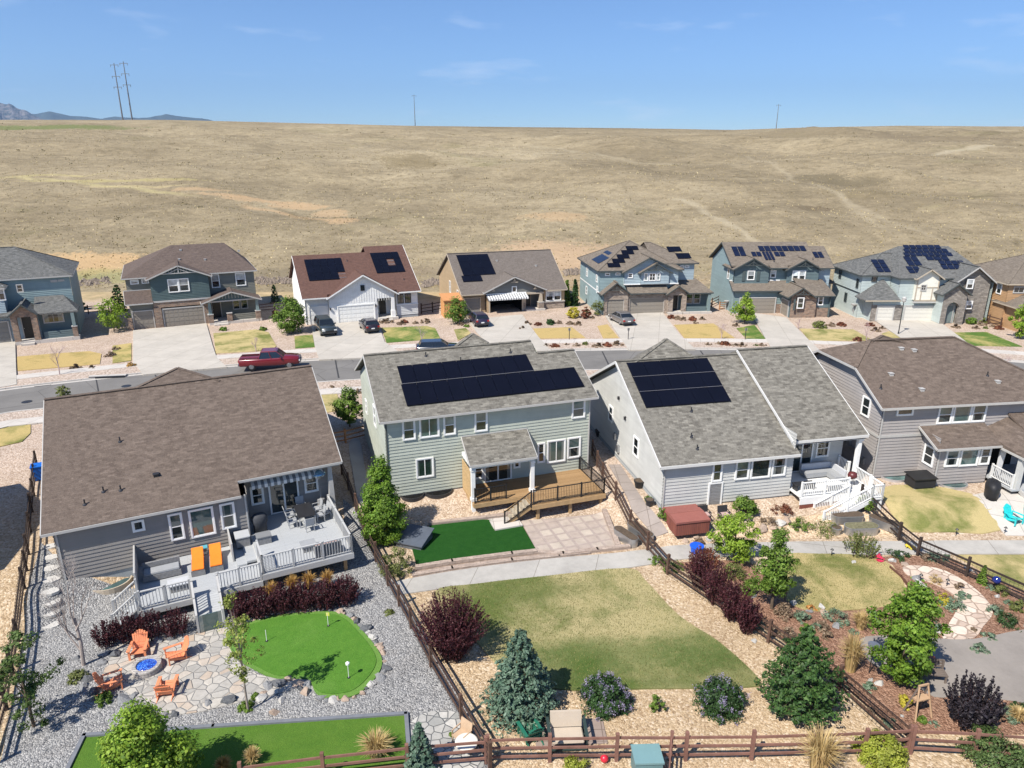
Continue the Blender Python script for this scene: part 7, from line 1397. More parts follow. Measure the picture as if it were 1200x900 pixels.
# ---- vehicles
TYRE = plain('tyre', (.018,.018,.02), .85, .2, .15); RIM = plain('rim', (.35,.36,.38), .3, .6, .1, metal=.8); TAIL = plain('tail_light', (.35,.01,.01), .25, .6, .05); HEADL = plain('head_light', (.6,.62,.62), .15, .8, .05); CARGLASS = plain('car_glass', (.012,.016,.02), .05, .9, .2); CHROME = plain('chrome', (.55,.55,.57), .15, .8, .05, metal=1)
def paint(name, c): return plain(name, c, .28, .6, .05, coat=.8)
def vehicle(name, px, py, rz, label, cat, mat, L, W, secs, glass, roofz, wb, wr=.34, bed=None, lights=True):
    """secs: (x, z_low, z_mid, z_top, half width); glass: (x0 base, x0 roof, x1 roof, x1 base, belt z)"""
    r = place(name, px, py, rz, label, cat, None, .14)
    m = MB(); rings = []
    for x, zl, zm, zt, hw in secs: rings.append([(x,-hw*.92,zl), (x,-hw,zl+.12), (x,-hw,zm), (x,-hw*.93,zt), (x,0,zt+.03), (x,hw*.93,zt), (x,hw,zm), (x,hw,zl+.12), (x,hw*.92,zl)])
    n = 9; i0 = 0
    for rg in rings: m.v += rg
    for k in range(len(rings)-1):
        for j in range(n): a = k*n+j; b = k*n+(j+1) % n; m.f.append((a, b, b+n, a+n))
    m.f.append(tuple(range(n))[::-1]); m.f.append(tuple(range((len(rings)-1)*n, len(rings)*n)))
    body = m.build('body', mat, r, smooth=False, bevel=.03)
    for p in body.data.polygons: p.use_smooth = True
    b0, t0, t1, b1, zb = glass; hw = W/2*.93; tw = W/2*.74
    c = MB(); c.hexa([(b0,-hw,zb), (b1,-hw,zb), (b1,hw,zb), (b0,hw,zb)], [(t0,-tw,roofz-.06), (t1,-tw,roofz-.06), (t1,tw,roofz-.06), (t0,tw,roofz-.06)]); c.build('window', CARGLASS, r)
    c = MB(); c.hexa([(t0-.06,-tw-.02,roofz-.09), (t1+.06,-tw-.02,roofz-.09), (t1+.06,tw+.02,roofz-.09), (t0-.06,tw+.02,roofz-.09)], [(t0+.08,-tw+.06,roofz), (t1-.08,-tw+.06,roofz), (t1-.08,tw-.06,roofz), (t0+.08,tw-.06,roofz)])
    for sy in (-1, 1):
        for (xa, xb) in ((b0, t0), (b1, t1), ((b0+b1)/2, (t0+t1)/2)): c.bar((xa,sy*(hw+.01),zb-.02), (xb,sy*(tw+.01),roofz-.05), .07, .05)
    c.build('roof', mat, r)
    for sx in (wb[0], wb[1]):
        for sy in (-1, 1):
            m = MB(); y = sy*(W/2-.13); m.tube([(sx,y-.11,wr), (sx,y-.08,wr), (sx,y+.08,wr), (sx,y+.11,wr)], [wr*.9,wr,wr,wr*.9], 20); w_ = m.build('wheel', TYRE, r)
            m = MB(); m.tube([(sx,y+sy*.09,wr), (sx,y+sy*.125,wr)], [wr*.62,wr*.55], 16); m.build('rim', RIM, w_)
    xf, xb = secs[-1][0], secs[0][0]
    for sy in (-1, 1):
        m = MB(); m.cbox((xf-.02, sy*W*.36, secs[-1][2]-.02), (.1, .36, .16)); m.build('headlight', HEADL, r)
        m = MB(); m.cbox((xb+.02, sy*W*.39, secs[0][2]), (.1, .26, .2)); m.build('taillight', TAIL, r)
        m = MB(); m.cbox((b1-.35, sy*(W/2+.09), zb+.08), (.14, .18, .13)); m.build('mirror', mat, r)
    m = MB(); m.cbox((xf+.03, 0, secs[-1][1]+.28), (.06, W*.5, .14)); m.build('grille', BLACK, r)
    m = MB(); m.cbox((xb-.02, 0, secs[0][1]+.3), (.04, .4, .13)); m.build('number_plate', WHITE, r)
    m = MB(); m.cbox((xf+.02, 0, secs[-1][1]+.1), (.14, W*.92, .16)); m.build('bumper', DKMETAL if cat != 'pickup truck' else CHROME, r); m = MB(); m.cbox((xb-.02, 0, secs[0][1]+.1), (.14, W*.92, .16)); m.build('bumper', DKMETAL if cat != 'pickup truck' else CHROME, r)
    if bed:
        m = MB(); m.box(bed[0], bed[1], -W*.4, W*.4, secs[0][3]-.02, secs[0][3]+.035); m.build('bed_floor', plain('bed_black', (.012,.012,.012), .9, .1, .3), r)
        for sy in (-1, 1): m = MB(); m.box(bed[0], bed[1], sy*W*.45-.045, sy*W*.45+.045, secs[0][3]-.05, secs[0][3]+.09); m.build('bed_side', mat, r)
    return r
SEDAN = [(-2.3,.32,.72,.92,.74), (-2.15,.26,.75,1.0,.84), (-1.3,.24,.78,1.0,.89), (0,.24,.78,.98,.9), (1.1,.24,.76,.96,.89), (1.9,.26,.70,.84,.85), (2.25,.32,.62,.74,.76)]
HATCH = [(-2.1,.35,.85,1.02,.76), (-1.95,.28,.85,1.08,.86), (0,.26,.84,1.05,.9), (1.0,.26,.82,1.02,.89), (1.75,.3,.76,.92,.85), (2.1,.35,.68,.8,.76)]
SUVS = [(-2.35,.42,.95,1.15,.84), (-2.2,.36,.98,1.2,.95), (0,.34,.98,1.18,.98), (1.0,.34,.96,1.16,.97), (2.0,.36,.90,1.08,.94), (2.4,.42,.82,.98,.86)]
TRUCK = [(-2.95,.5,1.0,1.18,.92), (-2.85,.45,1.02,1.2,.99), (-.6,.42,1.02,1.2,1.0), (1.0,.42,1.04,1.24,1.0), (2.0,.44,1.04,1.2,.99), (2.75,.46,.96,1.1,.95), (2.95,.52,.88,1.0,.86)]
th3 = R(22)
vehicle('pickup_truck', 318, 432, R(11), 'dark red crew cab pickup truck parked at the far kerb', 'pickup truck', paint('paint_red', (.15,.006,.013)), 5.9, 2.0, TRUCK, (-1.0,-.75,.75,1.5,1.18), 1.9, (-1.75,1.9), .42, (-2.85,-1.08))
vehicle('sport_utility', 382, 391, th3-math.pi/2+R(4), 'dark green grey SUV facing the road on the white house drive', 'suv', paint('paint_green_grey', (.03,.04,.042)), 4.8, 1.95, SUVS, (-2.2,-2.0,.45,1.1,1.15), 1.82, (-1.45,1.5), .38)
vehicle('parked_car', 433, 388, th3+math.pi/2+R(2), 'black hatchback with its tail to the road on the white house drive', 'car', paint('paint_black_red', (.02,.012,.016)), 4.2, 1.8, HATCH, (-2.0,-1.55,.25,1.05,1.03), 1.52, (-1.25,1.3))
vehicle('parked_car', 561, 381, R(17)+math.pi/2, 'dark purple car with its tail to the road on the tan house drive', 'car', paint('paint_purple', (.022,.015,.035)), 4.2, 1.82, HATCH, (-2.0,-1.6,.3,1.05,1.03), 1.58, (-1.25,1.3))
vehicle('parked_car', 728, 379, R(11)+math.pi/2+R(6), 'silver beige sedan on the blue stone house drive', 'car', paint('paint_silver', (.14,.135,.13)), 4.6, 1.8, SEDAN, (-1.75,-1.0,.35,1.25,.97), 1.45, (-1.35,1.4))
vehicle('parked_car', 514, 417.5, R(8), 'dark blue car at the far kerb mostly hidden by the sage house roof', 'car', paint('paint_blue', (.010,.018,.035)), 4.6, 1.85, SUVS, (-2.1,-1.8,.4,1.1,1.15), 1.68, (-1.45,1.5), .36)
# ---- neighbour just outside the left edge (its shadow falls into the picture)
NB = House('two_storey_house', (-33.6, 28.0, 0), 30, 'grey two storey house just outside the left edge, seen only by its shadow', 'house', NEAR)
NB.block(-9, 3.5, 0, 11, -1, 5.4, S_LGREY, 'flbr'); NB.gable_x(SH_GREY, OFFW, -9.4, 3.9, -.4, 5.5, 5.5, 8.0, 11.4, 5.5); NB.win(front(0), -4, -3, 1, 2.4); NB.win(front(0), -1, 0, 1, 2.4); NB.win(right(3.5), 3, 4, 3.5, 4.8)
NB.finish()
for i, (px, py) in enumerate(((60,641), (61,654), (60,667), (61,680), (60,694), (61,707), (60,720), (60,734))):
    r = G(px, py); m = MB(); n_ = 9; m.prism([(.42*math.cos(a)*(1+.1*math.sin(a*3+i)), .3*math.sin(a)*(1+.12*math.cos(a*2+i))) for a in (2*math.pi*k/n_ for k in range(n_))], -.05, .09)
    o = m.build('stepping_stone', FLAG if False else RK['pale'], loc=r, rz=.4); tag(o, 'pale stepping stone in the row along the left side of the brown roofed ranch house', 'stepping stone', 'stepping stones beside the ranch house')
# ================================================================ vegetation
def settle(px, py, wpx, hpx, f=.8):
    """ground point, scale, width and height of a plant from its outline in the photo (the outline's foot is its near rim)"""
    a = PIT+math.atan((py-CY)/F); rim = .5*wpx*math.sin(a)*f; p = G(px, py-rim); k = pxm(px, py-rim)
    return p, k, wpx/k, max(.38*wpx/k, topz(p.x, p.y, py-hpx)-p.z-(.10*wpx/k if f > .6 else 0))
def unit(v): return v/np.maximum(np.linalg.norm(v, axis=-1, keepdims=True), 1e-9)
def cards(C, Nrm, L, Wd, fold=True):
    """leaf cards: centres C, normals Nrm, length/width arrays -> (N,4,3) kite-shaped quads"""
    N = len(C); a = unit(np.cross(Nrm, rng.normal(size=(N,3)))); b = np.cross(Nrm, a)
    L = np.broadcast_to(L, (N,))[:,None]; Wd = np.broadcast_to(Wd, (N,))[:,None]
    return np.stack([C-a*L*.5, C+b*Wd*.5+Nrm*Wd*.12, C+a*L*.5, C-b*Wd*.5+Nrm*Wd*.12], 1)
def crown_points(prof, H, Rr, n_cl, n_leaf, clr, lump=.22, fill=.45, seed=0, squash=1.0):
    """clumped points in a body of revolution; prof(t) radius fraction at t in 0..1"""
    t = rng.random(n_cl*6); keep = rng.random(len(t)) < np.array([prof(x) for x in t])+.05; t = t[keep][:n_cl]
    ang = rng.random(len(t))*2*np.pi; ph = rng.random(3)*6.28
    rr = np.array([prof(x) for x in t])*Rr*(1+lump*np.sin(3*ang+ph[0]+5*t)+lump*.6*np.sin(5*ang+ph[1]-9*t))
    rho = rr*(fill+(1-fill)*np.sqrt(rng.random(len(t))))
    cc = np.stack([rho*np.cos(ang), rho*np.sin(ang)*squash, t*H], 1)
    cr = clr*(.6+.8*rng.random(len(t)))
    off = rng.normal(size=(len(t), n_leaf, 3)); off = unit(off)*(rng.random((len(t), n_leaf, 1))**.45); off[:,:,2] *= .75
    P = cc[:,None,:]+off*cr[:,None,None]
    axis_ = np.zeros_like(P); axis_[:,:,2] = H*.4; out = unit(P-axis_)
    Nn = unit(off*.9+out*.6+rng.normal(size=P.shape)*.55+np.array([0,0,.35]))
    return P.reshape(-1,3), Nn.reshape(-1,3), cc
def trunkmesh(H, r0, crown_z, cc, name, mat, root, nb=9, lean=(0,0)):
    m = MB(); top = crown_z; pts = [(0,0,-.1), (lean[0]*.3+.02,lean[1]*.3,H*.25), (lean[0]*.6,lean[1]*.6+.02,H*.5), (lean[0],lean[1],H*.85)]
    m.tube(pts, [r0*1.3, r0, r0*.75, r0*.2], 8)
    if len(cc):
        for i in rng.choice(len(cc), min(nb, len(cc)), replace=False):
            e = cc[i]; s = Vector((lean[0]*.4, lean[1]*.4, max(.1, min(H*.7, e[2]*.6)))); e = Vector(e); mid = s.lerp(e, .5)+Vector((0,0,.06*H*.3))
            m.tube([s, mid, e], [r0*.45, r0*.28, r0*.1], 5)
    return m.build(name, mat, root)
BARK = plain('bark', (.13,.10,.075), .95, .1, .4, 6, bump=.01); BARK_L = plain('bark_pale', (.30,.25,.21), .9, .1, .3, 6)
def tree(name, px, py, wpx, hpx, prof, leaf, label, cat='tree', group=None, clear=.15, n_cl=60, n_leaf=70, ls=.13, lw_=.075, clr=.28, lump=.22, fill=.45, trunk=BARK, tr=.07, vs=.86, world=None, squash=1.0, nb=9):
    p = G(px, py); k = pxm(px, py); Wm = wpx/k; Hm = max(.6, topz(p.x, p.y, py-hpx)-p.z-.05*Wm); ls *= .82; lw_ *= .82; n_leaf = int(n_leaf*1.35); lump += .06; root = empty(name, p, rng.random()*6, label, cat, group)
    H = Hm*(1-clear); P, Nn, cc = crown_points(prof, H, Wm/2*.86, n_cl, n_leaf, Wm*clr, lump, fill, squash=squash)
    z0 = Hm*clear; P[:,2] += z0; cc[:,2] += z0
    s = .5+1.0*rng.random(len(P))**1.4
    npmesh('crown', cards(P, Nn, ls*s, lw_*s), leaf, root)
    if trunk is not None: trunkmesh(Hm, tr*max(.5, Hm/5), z0, cc, 'trunk', trunk, root, nb)
    return root
ROUND = lambda t: math.sqrt(max(0, 1-(2*t-1)**2))*.98+.02
EGG = lambda t: max(.06, math.sin(math.pi*min(1, t**.62))**.8)
PYR = lambda t: max(.04, (1-t)**.75)*(.55+.45*min(1, t*7))
COLM = lambda t: max(.08, min(1, .62+t*1.2) * (1-t**3.2)**.9)
DOME = lambda t: math.sqrt(max(0, 1-t*t))
FLAT = lambda t: math.sqrt(max(0.01, 1-t*t))
L_PEAR = leafmat('leaf_pear', (.08,.165,.018), (.135,.235,.026), (.20,.31,.042)); L_BRIGHT = leafmat('leaf_bright', (.15,.25,.022), (.235,.35,.035), (.32,.43,.07)); L_LIME = leafmat('leaf_lime', (.22,.27,.03), (.32,.36,.05), (.40,.42,.09))
L_MID = leafmat('leaf_mid', (.08,.15,.022), (.13,.215,.032), (.19,.28,.05)); L_DARK = leafmat('leaf_dark', (.025,.062,.02), (.04,.09,.028), (.06,.12,.035)); L_PINE = leafmat('needle_pine', (.022,.058,.015), (.038,.088,.022), (.075,.14,.035), .15); L_SPRUCE = leafmat('needle_spruce', (.045,.090,.062), (.085,.145,.105), (.16,.235,.18), .1)
L_WINE = leafmat('leaf_wine', (.038,.010,.016), (.070,.018,.026), (.115,.038,.045), .2); L_SMOKE = leafmat('leaf_smoke', (.014,.012,.018), (.025,.02,.028), (.045,.036,.045), .1); L_LILAC = leafmat('flower_lilac', (.24,.20,.36), (.33,.29,.46), (.46,.42,.58), .3)
L_OLIVE = leafmat('leaf_olive', (.12,.15,.04), (.17,.20,.06), (.23,.25,.09)); L_STRAW = leafmat('blade_straw', (.42,.30,.13), (.55,.41,.2), (.66,.53,.3), .3); L_GOLD = leafmat('blade_gold', (.38,.21,.06), (.48,.29,.09), (.55,.38,.16), .3); L_SAGE = leafmat('leaf_sage', (.12,.19,.13), (.18,.26,.18), (.25,.32,.24)); L_RUST = leafmat('leaf_rust', (.14,.045,.03), (.20,.07,.04), (.26,.11,.06)); L_TWIG = leafmat('twig_brown', (.15,.10,.07), (.22,.16,.11), (.28,.21,.16), .1); L_YEL = leafmat('leaf_yellow', (.40,.36,.03), (.50,.44,.05), (.58,.5,.1)); L_PINKF = leafmat('flower_pink', (.7,.03,.10), (.75,.05,.16), (.8,.12,.22), .3); L_YELF = leafmat('flower_yellow', (.75,.6,.02), (.8,.68,.05), (.8,.7,.2), .3); L_ORF = leafmat('flower_orange', (.55,.22,.06), (.62,.32,.1), (.66,.42,.18), .3)
# ---- broadleaf trees of the gardens
tree('pear_tree', 450, 634, 57, 106, lambda t: (.72+1.1*t if t < .25 else max(.05, 1-((t-.25)/.75)**1.35)), L_PEAR, 'dense green columnar pear tree beside the dark artificial lawn', clear=.04, n_cl=190, n_leaf=120, ls=.15, lw_=.09, clr=.12, lump=.10, fill=.45)
tree('young_tree', 859, 658, 52, 56, ROUND, L_BRIGHT, 'bright yellow green young tree in front of the concrete trail', clear=.12, n_cl=64, n_leaf=90, clr=.14, lump=.32, fill=.3, ls=.15, lw_=.1)
tree('young_tree', 904, 714, 44, 98, EGG, L_MID, 'taller green young tree on a bare trunk at the edge of the round lawn', clear=.2, n_cl=84, n_leaf=90, clr=.15, lump=.3, fill=.3, ls=.15, lw_=.09)
tree('garden_tree', 1053, 803, 68, 118, lambda t: max(.1, (.55+.9*t if t < .45 else .95-.75*((t-.45)/.55)**2)), L_PEAR, 'tall multi stemmed green tree at the corner of the gravel patio', clear=.10, n_cl=110, n_leaf=100, clr=.14, lump=.36, fill=.3, ls=.16, lw_=.1)
tree('shade_tree', 178, 944, 112, 120, lambda t: (.7+.9*t if t < .3 else max(.06, .97-.93*((t-.3)/.7)**1.7)), leafmat('leaf_fresh', (.10,.20,.02), (.18,.29,.03), (.30,.42,.06)), 'round bright green tree in front of the bright turf strip', clear=.05, n_cl=150, n_leaf=130, clr=.13, lump=.22, fill=.35, ls=.15, lw_=.1)
tree('sapling', 291, 834, 52, 136, lambda t: .35+.65*math.sin(math.pi*t), leafmat('leaf_spring', (.19,.24,.045), (.27,.32,.07), (.36,.4,.12), .4), 'thin sparse sapling with pale green leaves left of the putting green', clear=.32, n_cl=44, n_leaf=30, clr=.12, lump=.3, fill=.2, ls=.13, lw_=.08, trunk=BARK_L, tr=.035, nb=16)
tree('shrub_tree', 40, 852, 64, 106, lambda t: .5+.5*math.sin(math.pi*t), leafmat('leaf_olive_dark', (.045,.085,.022), (.075,.125,.032), (.12,.18,.05)), 'dark green loose shrub leaning over the left fence', clear=.05, n_cl=46, n_leaf=60, clr=.12, lump=.4, fill=.2, ls=.14, lw_=.09)
tree('street_tree', 410, 500, 34, 52, EGG, L_MID, 'small green tree in the front yard between the brown roofed and sage houses', clear=.1, n_cl=60, n_leaf=60, clr=.16, ls=.2, lw_=.13)
tree('street_tree', 77, 470, 16, 19, ROUND, L_OLIVE, 'tiny pale tree showing above the left end of the brown ranch roof', clear=.1, n_cl=24, n_leaf=30, clr=.2, ls=.2, lw_=.12)
tree('front_yard_tree', 343, 390, 36, 42, ROUND, L_MID, 'round light green tree left of the white house drive', clear=.06, n_cl=90, n_leaf=60, clr=.16, ls=.26, lw_=.17, lump=.2)
tree('front_yard_tree', 134, 388, 34, 40, lambda t: .4+.6*math.sin(math.pi*t), L_BRIGHT, 'loose light green tree right of the blue house at the left', clear=.12, n_cl=50, n_leaf=40, clr=.17, ls=.26, lw_=.16, lump=.3)
tree('front_yard_tree', 536, 379, 26, 33, EGG, L_MID, 'small light green tree in front of the tan house and its shed', clear=.1, n_cl=50, n_leaf=44, clr=.18, ls=.25, lw_=.16, lump=.3)
tree('front_yard_tree', 872, 379, 26, 36, EGG, L_BRIGHT, 'small light green tree left of the teal house drive', clear=.14, n_cl=60, n_leaf=50, clr=.17, ls=.25, lw_=.16, lump=.25)
tree('front_yard_tree', 1195, 397, 24, 40, ROUND, L_BRIGHT, 'bright green tree in front of the ochre house at the right edge', clear=.1, n_cl=50, n_leaf=50, clr=.17, ls=.25, lw_=.16)
tree('front_yard_tree', 700, 370, 14, 18, ROUND, L_OLIVE, 'very small sparse tree at the left corner of the blue stone house', clear=.1, n_cl=24, n_leaf=30, clr=.2, ls=.22, lw_=.14)
# ---- conifers
def conifer(name, px, py, wpx, hpx, leaf, label, whorls=20, dens=16, ns=.16, nw=.05, droop=.18, vs=.80, prof=lambda t: (1-t)**.85+.03, cards_n=18, cat='conifer', group=None, upturn=.0):
    p, k, Rr, H = settle(px, py, wpx, hpx, .55); Rr = Rr/2*1.06; root = empty(name, p, rng.random()*6, label, cat, group); P = []; Nn = []
    wood = MB(); wood.tube([(0,0,-.1), (0,0,H*.5), (0,0,H*.97)], [.035*H, .02*H, .004*H], 8)
    for i in range(whorls):
        t = (i+.3)/whorls*.985; z = H*(.03+.95*t); r = Rr*prof(t); nb = max(4, int(dens*(1-t*.75))); ph = rng.random()*6
        for j in range(nb):
            a = ph+2*math.pi*j/nb+rng.normal()*.16; rr = r*(.66+.46*rng.random()); zt = z-droop*rr+upturn*rr+rng.normal()*.03*H*.2
            e = np.array([rr*math.cos(a), rr*math.sin(a), zt]); s = np.array([0,0,z+.02*H]); side = np.array([-math.sin(a), math.cos(a), 0])
            if j % 2 == 0: wood.tube([tuple(s), tuple(s*.1+e*.9)], [.006*H*(1-t)+.004, .003], 4, False)
            u = .25+.75*np.sqrt(rng.random(cards_n)); c = s+(e-s)*u[:,None]
            wid = .30*rr*(1.15-u)+.03; c = c+side*(rng.uniform(-1,1,cards_n)*wid)[:,None]; c[:,2] += rng.normal(size=cards_n)*.025*H*.35+.03
            P.append(c); Nn.append(unit(rng.normal(size=(cards_n,3))*.5+np.array([.45*math.cos(a), .45*math.sin(a), .8])))
    P = np.concatenate(P); Nn = np.concatenate(Nn); s = .5+1.0*rng.random(len(P))**1.4
    npmesh('crown', cards(P, Nn, ns*s, nw*s*1.6), leaf, root); wood.build('trunk', BARK, root); return root
conifer('blue_spruce', 610, 850, 96, 113, L_SPRUCE, 'large blue spruce at the bottom left corner of the backyard lawn', 26, 22, .15, .05, cards_n=30, prof=lambda t: (1-t)**.72*.97+.03)
conifer('blue_spruce', 493, 912, 44, 66, L_SPRUCE, 'small blue spruce at the bottom fence beside the bright turf strip', 16, 13, .15, .055, cards_n=16)
conifer('pine_tree', 934, 850, 94, 118, L_PINE, 'dense dark green pine against the garden fence, bottom right of the lawn', 22, 17, .15, .045, .02, prof=lambda t: (1-t**1.35)*(.80+.5*t*(1-t)*2)*(1+.16*math.sin(t*23))+.03, cards_n=48, upturn=.25)
conifer('small_spruce', 322.5, 355, 12, 22, L_PINE, 'small dark spruce behind the fence between the green and white houses', 10, 8, .3, .13, cards_n=10)
conifer('juniper_tree', 141, 366, 22, 34, L_PINE, 'dark evergreen behind the loose tree at the left of the green house', 10, 9, .4, .18, prof=lambda t: .7*(1-t**2)+.1, cards_n=12)
conifer('juniper_tree', 92, 364, 18, 20, L_PINE, 'dark evergreen bush beside the blue house at the left', 8, 9, .4, .18, prof=lambda t: .8*(1-t**2)+.1, cards_n=12)
for px, h_, lb in ((664, 32, 'upright green arborvitae right of the tan house, the left one'), (673.5, 33, 'upright darker arborvitae right of the tan house, the right one')):
    conifer('arborvitae', px, 359, 11, h_, L_DARK if px > 668 else L_MID, lb, 14, 10, .35, .16, prof=lambda t: .9*(1-t**1.6)+.08, cards_n=12, vs=.9)
conifer('dwarf_cypress', 1150, 686, 13, 24, L_MID, 'narrow little cypress beside the garden fence', 12, 9, .12, .05, prof=lambda t: .9*(1-t**1.3)+.06, cards_n=12, vs=.85)
# ---- shrubs
def shrub(name, px, py, wpx, hpx, leaf, label, group=None, n_cl=40, n_leaf=60, ls=.09, lw_=.055, clr=.22, lump=.15, prof=DOME, vs=.8, flower=None, cat='shrub', squash=1.0, fn=.25):
    p, k, Wm, H = settle(px, py, wpx, hpx); root = empty(name, (p.x, p.y, p.z), rng.random()*6 if squash == 1 else 0, label, cat, group)
    P, Nn, cc = crown_points(prof, H*.86, Wm/2*.85, n_cl, n_leaf, Wm*clr*.6, lump, .3, squash=squash); P[:,2] = np.maximum(P[:,2], .02); s = .5+1.0*rng.random(len(P))**1.4
    npmesh('foliage', cards(P, Nn, ls*s, lw_*s), leaf, root)
    if flower is not None:
        d = np.linalg.norm(P-np.array([0,0,H*.2]), axis=1); idx = np.argsort(-d)[:int(len(d)*.6)]; idx = rng.choice(idx, max(4, int(n_cl*fn)), replace=False); fc = P[idx]*1.04
        Q = (fc[:,None,:]+rng.normal(size=(len(fc),26,3))*np.array([.045,.045,.075])).reshape(-1,3); npmesh('blossom', cards(Q, unit(rng.normal(size=Q.shape)), .05, .045), flower, root)
    m = MB()
    for i in range(6): a = i*1.05; m.tube([(0,0,-.05), (.12*Wm*math.cos(a), .12*Wm*math.sin(a), H*.35), (.25*Wm*math.cos(a), .25*Wm*math.sin(a), H*.6)], [.03*min(1,H), .02*min(1,H), .008], 5)
    m.build('stems', BARK, root); return root
def stemshrub(name, px, py, wpx, hpx, leaf, label, group=None, n=130, per=34, ls=.085, lw_=.05, spread=.75, vs=.8, base=.12, cat='shrub', stick=.35):
    """upright wine-red shrub: many rising stems clothed in leaves"""
    p, k, Wm, H = settle(px, py, wpx, hpx, .4); root = empty(name, p, 0, label, cat, group)
    a = rng.random(n)*6.283; rr = np.sqrt(rng.random(n)); top = np.stack([np.cos(a)*rr*Wm/2*.95, np.sin(a)*rr*Wm/2*.85, H*(1-.45*rr**2)*(.75+.35*rng.random(n))], 1); b0 = np.stack([np.cos(a)*rr*Wm/2*base*2.6, np.sin(a)*rr*Wm/2*base*2.6, np.zeros(n)], 1)
    u = .18+.82*rng.random((n, per)); bow = np.sin(u*np.pi)[:,:,None]*np.array([0,0,.08*H]); P = b0[:,None]+(top-b0)[:,None]*u[:,:,None]+bow+rng.normal(size=(n,per,3))*.045*(1.3-u[:,:,None])
    P = P.reshape(-1,3); Nn = unit(rng.normal(size=P.shape)+np.array([0,0,.4])); s = .5+1.0*rng.random(len(P))**1.4; npmesh('foliage', cards(P, Nn, ls*s, lw_*s), leaf, root)
    m = MB()
    for i in range(0, n, 3): m.tube([tuple(b0[i]-np.array([0,0,.05])), tuple((b0[i]+top[i])/2+np.array([0,0,.08*H])), tuple(top[i])], [.014,.010,.004], 4, False)
    m.build('stems', plain('wine_stem', (.07,.03,.03), .9, .1, .3), root); return root
stemshrub('purple_shrub', 530, 781, 98, 86, L_WINE, 'big wine red shrub by the dark wire fence left of the lawn', n=420, per=46)
WR = 'wine red shrubs along the garden fence right of the lawn'
for (px, py, w, h_), lb in zip(((819,693,40,46), (838,712,44,52), (857,731,46,52), (874,746,40,46)), ('first and highest in the photo', 'second from the trail', 'third from the trail', 'fourth and lowest in the photo')):
    stemshrub('purple_shrub', px, py, w, h_, L_WINE, 'wine red shrub in the row along the garden fence, '+lb, WR, n=130, per=34)
WD1 = 'wine red bushes below the upper deck'; WD2 = 'wine red bushes left of the deck ramp'
nth = ('first', 'second', 'third', 'fourth', 'fifth', 'sixth')
for i, (px, py, w, h_) in enumerate(((284,731,38,38), (307,727,40,40), (332,723,40,40), (356,720,40,40), (381,717,42,40), (406,712,42,38))): stemshrub('purple_bush', px, py, w, h_, L_WINE, 'wine red bush below the upper deck, %s from the ramp' % nth[i], WD1, n=130, per=34, base=.2)
for i, (px, py, w, h_) in enumerate(((126,760,34,34), (152,756,38,38), (180,753,40,40), (208,749,38,36))): stemshrub('purple_bush', px, py, w, h_, L_WINE, 'wine red bush left of the deck ramp, %s from the left' % nth[i], WD2, n=90, per=28, base=.2)
shrub('lilac_bush', 708, 842, 68, 54, L_DARK, 'lilac bush in pale purple bloom below the lawn, the left one', n_cl=90, n_leaf=90, flower=L_LILAC, ls=.09, lw_=.06, clr=.16, fn=1.0, lump=.08); shrub('lilac_bush', 843, 846, 64, 58, L_DARK, 'lilac bush in pale purple bloom below the lawn, the right one', n_cl=90, n_leaf=90, flower=L_LILAC, clr=.16, fn=.8, lump=.08)
shrub('young_shrub', 770, 838, 22, 30, L_MID, 'small sparse shrub between the two lilac bushes', n_cl=18, n_leaf=34, prof=EGG)
stemshrub('smoke_bush', 1135, 860, 72, 68, L_SMOKE, 'blackish purple smoke bush below the gravel patio', n=120, per=60, ls=.10, lw_=.075, base=.2)
shrub('spirea_shrub', 466, 680, 38, 46, L_OLIVE, 'loose yellow green shrub beside the dark wire fence and the trail', n_cl=44, n_leaf=70, prof=EGG, lump=.3)
shrub('leafy_shrub', 873, 607, 34, 30, L_MID, 'leafy green shrub against the light grey house wall', n_cl=40, n_leaf=60, ls=.15, lw_=.1)
shrub('leafy_shrub', 1013, 603, 26, 26, L_MID, 'green shrub in the shade under the white deck stairs', n_cl=30, n_leaf=60, ls=.12, lw_=.08)
shrub('golden_shrub', 859, 684, 32, 28, L_OLIVE, 'yellow green low shrub below the bright young tree', n_cl=30, n_leaf=60); shrub('leafy_shrub', 879, 701, 26, 26, L_MID, 'green clump at the foot of the taller young tree', n_cl=24, n_leaf=60)
stemshrub('red_grass_shrub', 824, 668, 40, 26, L_RUST, 'low spiky dark red shrub beside the blue tub', n=110, per=22, base=.3)
stemshrub('willow_shrub', 1008, 654, 46, 30, L_OLIVE, 'spiky olive shrub at the far edge of the round lawn', n=110, per=26, base=.25)
shrub('golden_euonymus', 1032, 912, 68, 56, L_LIME, 'bright yellow green round shrub in front of the bottom right fence', n_cl=90, n_leaf=90, clr=.16, lump=.08); shrub('juniper_shrub', 1165, 924, 92, 66, leafmat('leaf_juniper', (.06,.11,.035), (.10,.16,.05), (.16,.22,.08)), 'broad dark green juniper at the bottom right corner', n_cl=90, n_leaf=90, clr=.16); shrub('golden_shrub', 675, 914, 38, 26, L_LIME, 'yellow green shrub cut by the bottom edge below the glider bench', n_cl=30, n_leaf=60)
shrub('golden_shrub', 1061, 832, 18, 18, L_YEL, 'small yellow shrub beside the wooden trellis', n_cl=20, n_leaf=50); shrub('golden_shrub', 1105, 712, 16, 20, L_YEL, 'small yellow green shrub inside the bend of the flagstone path', n_cl=18, n_leaf=50); shrub('golden_shrub', 1079, 722, 22, 34, L_OLIVE, 'tall yellow green shrub behind the garden tree', n_cl=28, n_leaf=60, prof=EGG); shrub('golden_shrub', 1066, 646, 14, 10, L_YELF, 'low yellow blooming plant beside the trail and fence', n_cl=12, n_leaf=40)
